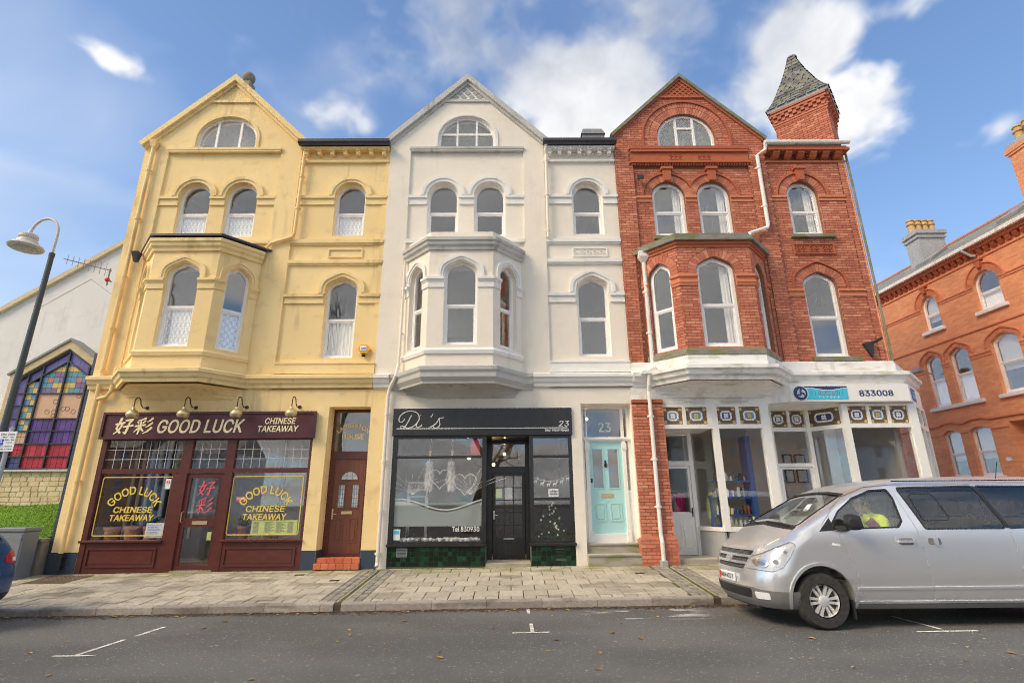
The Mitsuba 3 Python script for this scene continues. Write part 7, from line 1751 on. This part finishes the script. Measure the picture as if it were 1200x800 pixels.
m = MB(); m.tube([(1.42+.06*math.sin(a)*-1, -.42+.185*math.cos(a), 1.14+.17*math.sin(a)) for a in np.linspace(0, 2*PI, 28)], .016, 8).tube([(1.42, -.59, 1.14), (1.42, -.25, 1.14)], .014, 6).tube([(1.42, -.42, 1.14), (1.10, -.42, .98)], .03, 8); put(f'{vk}__steering_wheel', m, 'black_plastic')
for r, xs0 in enumerate((2.05, 3.0, 3.9)):
    for s in (-1, 1):
        m = MB().cbox(xs0-.45, xs0+.12, s*.42-.26, s*.42+.26, .62, .80, .04).hull([(x, s*.42+y*.25, z) for y in (-1, 1) for x, z in ((xs0-.02, .74), (xs0+.14, .74), (xs0+.20, 1.34), (xs0+.30, 1.34))]).hull([(x, s*.42+y*.13, z) for y in (-1, 1) for x, z in ((xs0+.19, 1.36), (xs0+.29, 1.36), (xs0+.20, 1.56), (xs0+.28, 1.56))]); put(f'{vk}__seat', m, 'car_inside', False)
put(f'{vk}__permit', MB().hull([(1.13, -.52, 1.44), (1.13, -.40, 1.44), (1.22, -.52, 1.53), (1.22, -.40, 1.53), (1.14, -.52, 1.435), (1.14, -.4, 1.435)]), 'paper', False)
put(f'{vk}__permit', MB().hull([(.93, -.69, 1.245), (.93, -.56, 1.255), (.99, -.68, 1.30), (.99, -.55, 1.31), (.935, -.69, 1.24), (.935, -.56, 1.25)]), 'paper', False)
put(f'{vk}__papers', MB().box(.80, 1.0, -.1, .5, 1.185, 1.192).box(.85, 1.05, -.6, -.3, 1.165, 1.172), 'paper', False)
put(f'{vk}__rear_view_mirror', MB().cbox(1.50, 1.54, -.12, .12, 1.56, 1.63, .01), 'black_plastic', False)
# ---- the person in the van
pk = thing('person', 'person in a yellow high visibility jacket sitting in the van, hand raised to the chin', 'person')
def chain(man, pts, rad):
    for (a, ra), (b, rb) in zip(list(zip(pts, rad))[:-1], list(zip(pts, rad))[1:]):
        s = m3.Manifold.batch_hull([m3.Manifold.sphere(ra, 20).translate(list(map(float, a))), m3.Manifold.sphere(rb, 20).translate(list(map(float, b)))]); man = s if man is None else man+s
    return man
PX, PY = 2.02, -.50                   # van coordinates of the hips
hipz = .86
def body_parts():
    hip = np.array([PX, PY, hipz]); chest = np.array([PX+.06, PY, hipz+.36]); neck = np.array([PX-.02, PY, hipz+.535]); head = np.array([PX-.10, PY-.02, hipz+.685])
    shL, shR = np.array([PX+.03, PY-.17, hipz+.44]), np.array([PX+.03, PY+.17, hipz+.44])
    elL, haL = np.array([PX+.02, PY-.26, hipz+.21]), np.array([PX-.17, PY-.10, hipz+.535])
    elR, haR = np.array([PX-.14, PY+.20, hipz+.20]), np.array([PX-.36, PY+.08, hipz+.27])
    return hip, chest, neck, head, shL, shR, elL, haL, elR, haR
hip, chest, neck, head, shL, shR, elL, haL, elR, haR = body_parts()
B_ = chain(None, [hip+[0, -.08, 0], hip+[0, .08, 0]], [.12, .12]); B_ = chain(B_, [hip, chest], [.13, .145]); B_ = chain(B_, [chest+[0, -.06, 0], chest+[0, .06, 0]], [.13, .13]); B_ = chain(B_, [shL, chest+[0, 0, .06], shR], [.07, .11, .07]); B_ = chain(B_, [chest, neck, head+[.02, 0, -.05]], [.11, .055, .055])
B_ = chain(B_, [shL, elL, haL], [.058, .042, .028]); B_ = chain(B_, [shR, elR, haR], [.058, .042, .028])
for s in (-1, 1): B_ = chain(B_, [hip+[0, s*.09, 0], hip+[-.46, s*.11, .02], hip+[-.50, s*.11, -.40]], [.095, .065, .045])
hd = m3.Manifold.sphere(1, 40).scale([.098, .077, .118]).translate(list(head)); jaw = m3.Manifold.sphere(1, 30).scale([.075, .062, .07]).translate(list(head+[-.028, 0, -.062])); nose = m3.Manifold.batch_hull([m3.Manifold.sphere(.010, 12).translate(list(head+[-.098, 0, .012])), m3.Manifold.sphere(.015, 12).translate(list(head+[-.116, 0, -.026])), m3.Manifold.sphere(.014, 12).translate(list(head+[-.085, 0, -.03]))])
brow = m3.Manifold.batch_hull([m3.Manifold.sphere(.014, 12).translate(list(head+[-.088, s*.03, .022])) for s in (-1, 1)]); lips = m3.Manifold.batch_hull([m3.Manifold.sphere(.010, 12).translate(list(head+[-.096, s*.018, -.062])) for s in (-1, 1)])
B_ = B_+hd+jaw+nose+brow+lips
for s in (-1, 1): B_ = B_+m3.Manifold.sphere(1, 16).scale([.018, .010, .030]).translate(list(head+[.008, s*.077, -.008]))
def hand(man, w, d, up, sidev, curl, s=1.0):
    d = d/np.linalg.norm(d); up = up-d*(up@d); up /= np.linalg.norm(up); sd = np.cross(d, up)
    man = chain(man, [w, w+d*.045, w+d*.075], [.026, .030, .026])
    for i, (o, l) in enumerate(((-.030, .068), (-.010, .078), (.010, .074), (.029, .058))):
        b = w+d*.085+sd*o; p1 = b+(d*math.cos(curl)+up*math.sin(curl))*l*.5; p2 = p1+(d*math.cos(2*curl)+up*math.sin(2*curl))*l*.5
        man = chain(man, [w+d*.06+sd*o*.9, b, p1, p2], [.011, .010, .009, .0075])
    t0 = w+d*.025-sd*.024*sidev; man = chain(man, [t0, t0+d*.032-sd*.026*sidev+up*.01, t0+d*.062-sd*.03*sidev+up*.018], [.014, .011, .009]); return man
B_ = hand(B_, haL, np.array([-.25, .35, .9]), np.array([.6, .6, -.1]), 1, .5); B_ = hand(B_, haR, np.array([-1, -.2, -.1]), np.array([0, 0, -1.0]), -1, .35)
B_ = B_.refine_to_length(.014); mesh = tm(B_); mesh.merge_vertices(); trimesh.smoothing.filter_taubin(mesh, iterations=8); put(f'{pk}__body', mesh, 'skin', True)
e = MB()
for s in (-1, 1): e.mesh(trimesh.creation.icosphere(2, .011).apply_translation(head+[-.088, s*.031, .004]))
put(f'{pk}__eyes', e, 'black_text', True)
hr = (m3.Manifold.sphere(1, 40).scale([.105, .085, .120]).translate(list(head+[.008, 0, .010])))-M3(*boxvf(head[0]-.3, head[0]-.035, -2, 2, -1, head[2]+.055))-M3(*boxvf(-2, 3, -2, 2, -1, head[2]-.05)); put(f'{pk}__hair', hr, 'hair', 40)
J = chain(None, [hip+[0, -.06, .0], hip+[0, .06, .0]], [.15, .15]); J = chain(J, [hip, chest], [.155, .165]); J = chain(J, [chest+[0, -.07, 0], chest+[0, .07, 0]], [.15, .15]); J = chain(J, [shL+[0, -.01, 0], chest+[0, 0, .05], shR+[0, .01, 0]], [.085, .125, .085]); J = chain(J, [chest, neck+[0.01, 0, -.035]], [.12, .078])
J = chain(J, [shL+[0, -.01, 0], elL, haL*.85+elL*.15], [.082, .068, .045]); J = chain(J, [shR, elR, haR*.85+elR*.15], [.082, .068, .045])
J = J.refine_to_length(.02); jm = tm(J); jm.merge_vertices(); trimesh.smoothing.filter_taubin(jm, iterations=6); n_ = jm.vertex_normals; q_ = jm.vertices; jm.vertices = q_+n_*((meshkit.fbm(q_*14, 3)-.5)*.022)[:, None]; put(f'{pk}__jacket', jm, 'hivis', True)
def band_on(z0, z1, off, x0=-9, x1=9):
    return (J.translate([0, 0, 0]) ^ M3(*boxvf(x0, x1, -2, 2, z0, z1)))
tp_ = chain(None, [hip+[0, -.06, .12], hip+[0, .06, .12]], [.166, .166]) ^ M3(*boxvf(0, 4, -2, 2, hipz+.17, hipz+.22)); put(f'{pk}__reflective_band', tp_, 'silver_tape', 30)
sl_ = chain(None, [elL*.55+haL*.45, elL*.35+haL*.65], [.066, .062]); put(f'{pk}__sleeve_band', sl_, 'maroon_cloth', True)
# ---- the blue car
bk = thing('blue_car', 'blue hatchback with a red tail light cut off by the left edge', 'car')
put = vehicle_adder(np.array([-7.82, -4.20, -.26]), -1.0, math.radians(-1.0))
van = Body([(.10, .20), (.03, .30), (.0, .42), (.0, .56), (.03, .70), (.07, .84), (.12, .96), (.17, 1.02), (.32, 1.18), (.50, 1.34), (.62, 1.42), (.85, 1.475), (1.3, 1.505), (1.7, 1.512)],
           [(.20, .78), (.30, .84), (.45, .875), (.62, .885), (.85, .88), (1.0, .855), (1.2, .77), (1.36, .69), (1.44, .60), (1.49, .42), (1.512, .2)], [(.20, .26), (.5, .34), (.9, .36), (1.2, .30), (1.512, .6)], [(.20, 4.0), (.45, 4.1), (.75, 4.05), (.9, 3.85), (1.0, 3.1), (1.2, 2.8), (1.4, 2.45), (1.512, 2.1)])
O = van.solid(); I = van.solid(.04, z0=.5); ac = None
for x in (.72, 3.28):
    for s in (-1, 1):
        c = m3.Manifold.cylinder(.5, .355, .355, 40).rotate([90, 0, 0]).translate([x, -.52 if s < 0 else 1.05, .315]); ac = c if ac is None else ac+c
SW = [rp([(.62, 1.03), (.75, 1.30), (1.25, 1.40), (1.28, 1.04)], .03), rp([(1.34, 1.04), (1.32, 1.40), (2.1, 1.40), (2.75, 1.06)], .03)]; RWD = Polygon([(-.62, 1.06), (.62, 1.06), (.52, 1.36), (-.52, 1.36)]).buffer(-.05).buffer(.05)
cut = prism(RWD, 'x', -.1, .75)
for g in SW: cut = cut+prism(g, 'y', -1.2, -.3)+prism(g, 'y', .3, 1.2)
put(f'{bk}__body', O-I-ac-cut, 'car_blue'); put(f'{bk}__rear_window', patch(RWD, 'x', -.1, .75, -.006, -.010), 'tint_glass')
for g in SW:
    for a, b in ((-1.2, -.3), (.3, 1.2)): put(f'{bk}__side_window', patch(g, 'y', a, b, -.006, -.010), 'tint_glass')
for s in (-1, 1):
    tl = Polygon([(s*a, b) for a, b in ((.50, .78), (.90, .74), (.90, .96), (.80, .98), (.62, .92), (.50, .86))]).buffer(-.015).buffer(.015); kt = put(f'{bk}__tail_light', patch(tl, 'x', -.1, .42, .010, -.01), 'tail_red'); put(f'{kt}__lamp', patch(Polygon([(s*a, b) for a, b in ((.66, .80), (.80, .79), (.80, .85), (.68, .85))]), 'x', -.1, .42, .012, .0102), 'paper')
put(f'{bk}__bumper_trim', patch(Polygon([(-.9, .18), (.9, .18), (.9, .34), (-.9, .34)]), 'x', -.1, .4, .004, -.01), 'black_plastic'); put(f'{bk}__number_plate', MB().cbox(-.022, -.006, -.26, .26, .66, .77, .004), 'gold_vinyl', False)
for x in (.72, 3.28):
    for s in (-1, 1): wheel(put, f'{bk}__wheel', x, s*.775, .30, .30, .19, s, spokes=5)
put(f'{bk}__underbody', MB().box(.2, 3.9, -.5, .5, .18, .5), 'black_plastic', False)
# ---------------------------------------------------------------- across the street (seen only as reflections)
q = random.Random(31)
for i, (x0, w, hgt, wm, lab) in enumerate(((-64, 10, 7.6, 'cream_render', 'cream house across the street, leftmost of the seven behind the viewer'), (-53, 9.5, 8.0, 'far_brick', 'brick house across the street, second of the seven behind the viewer'), (-42, 10, 7.2, 'church_render', 'white house across the street, third of the seven behind the viewer'), (14, 10, 7.8, 'cream_render', 'cream house across the street, fourth of the seven behind the viewer'), (24.5, 10, 8.4, 'far_brick', 'brick house across the street, fifth of the seven behind the viewer'), (35, 10, 7.6, 'church_render', 'white house across the street, sixth of the seven behind the viewer'), (45.5, 10, 8.2, 'cream_render', 'cream house across the street, rightmost of the seven behind the viewer'))):
    k = thing('opposite_house', lab, 'house', None); fr = Fr(x0+w, -50.0, 180); ops = []
    n = 3
    for r in range(3):
        for c in range(n):
            s = w*(c+.5)/n; ops.append(R(s-.5, .9+2.65*r, s+.5, 2.5+2.65*r))
    add(f'{k}__wall', MB().ext(R(0.01, -.6, w-.01, hgt).difference(union_all(ops)), 0, .3, fr).box(.01, w-.01, .4, 8, -.6, hgt, fr), wm)
    for o in ops:
        a, z0, b, z1 = o.bounds; m = MB().ext(ring(o, .07), .12, .2, fr); m.box(a, b, .12, .18, (z0+z1)/2-.03, (z0+z1)/2+.03, fr); kk = add(f'{k}__window', m, 'upvc'); add(f'{kk}__pane', MB().flat(o, .2, fr), 'tint_glass')
    v = [(-.3, hgt), (3.8, hgt+2.6), (8.2, hgt)]; t = trimesh.creation.extrude_polygon(Polygon(v), w-.02, engine='earcut'); V = t.vertices; m = MB(); m.raw(np.column_stack([.01+V[:, 2], V[:, 0], V[:, 1]]), t.faces, None, fr); add(f'{k}__roof', m, 'slate')
    m = MB().box(w-1.2, w-.4, 3.2, 4.4, hgt, hgt+4.0, fr); add(f'{k}__chimney', m, 'far_brick')
def bare_tree(x, y, h, seed, lab):
    k = thing('bare_tree', lab, 'tree'); q = random.Random(seed); tr, br = MB(), MB()
    def grow(p, d, l, r, lev):
        pts, dd = [p], d
        for s in range(4):
            dd = dd+np.array([q.gauss(0, .10), q.gauss(0, .10), .05]); dd /= np.linalg.norm(dd); pts.append(pts[-1]+dd*l/4)
        (tr if lev == 0 else br).tube(pts, np.linspace(r, r*.55, 5), 7 if lev < 2 else 4, caps=lev < 2)
        if lev < 5:
            for i in range(q.choice((3, 3, 4))):
                a, t = q.uniform(0, 6.28), q.uniform(.35, .85); o = np.cross(dd, [math.cos(a), math.sin(a), .3]); o /= np.linalg.norm(o); nd = dd*math.cos(t)+o*math.sin(t)+np.array([0, 0, .12]); grow(pts[-1] if i < 2 else pts[3], nd/np.linalg.norm(nd), l*q.uniform(.6, .8), r*.5, lev+1)
    grow(np.array([x, y, -.4]), np.array([.03, 0, 1.0]), h*.32, h*.024, 0)
    add(f'{k}__trunk', tr, 'bark', smooth=True); add(f'{k}__crown', br, 'bark')
for a in ((-10.2, -17.5, 15.5, 1, 'bare tree on the far pavement, leftmost of three behind the viewer'), (-2.4, -18.5, 13, 2, 'bare tree on the far pavement, middle one of three behind the viewer'), (9.5, -20.0, 12, 3, 'bare tree on the far pavement, rightmost of three behind the viewer')): bare_tree(*a)
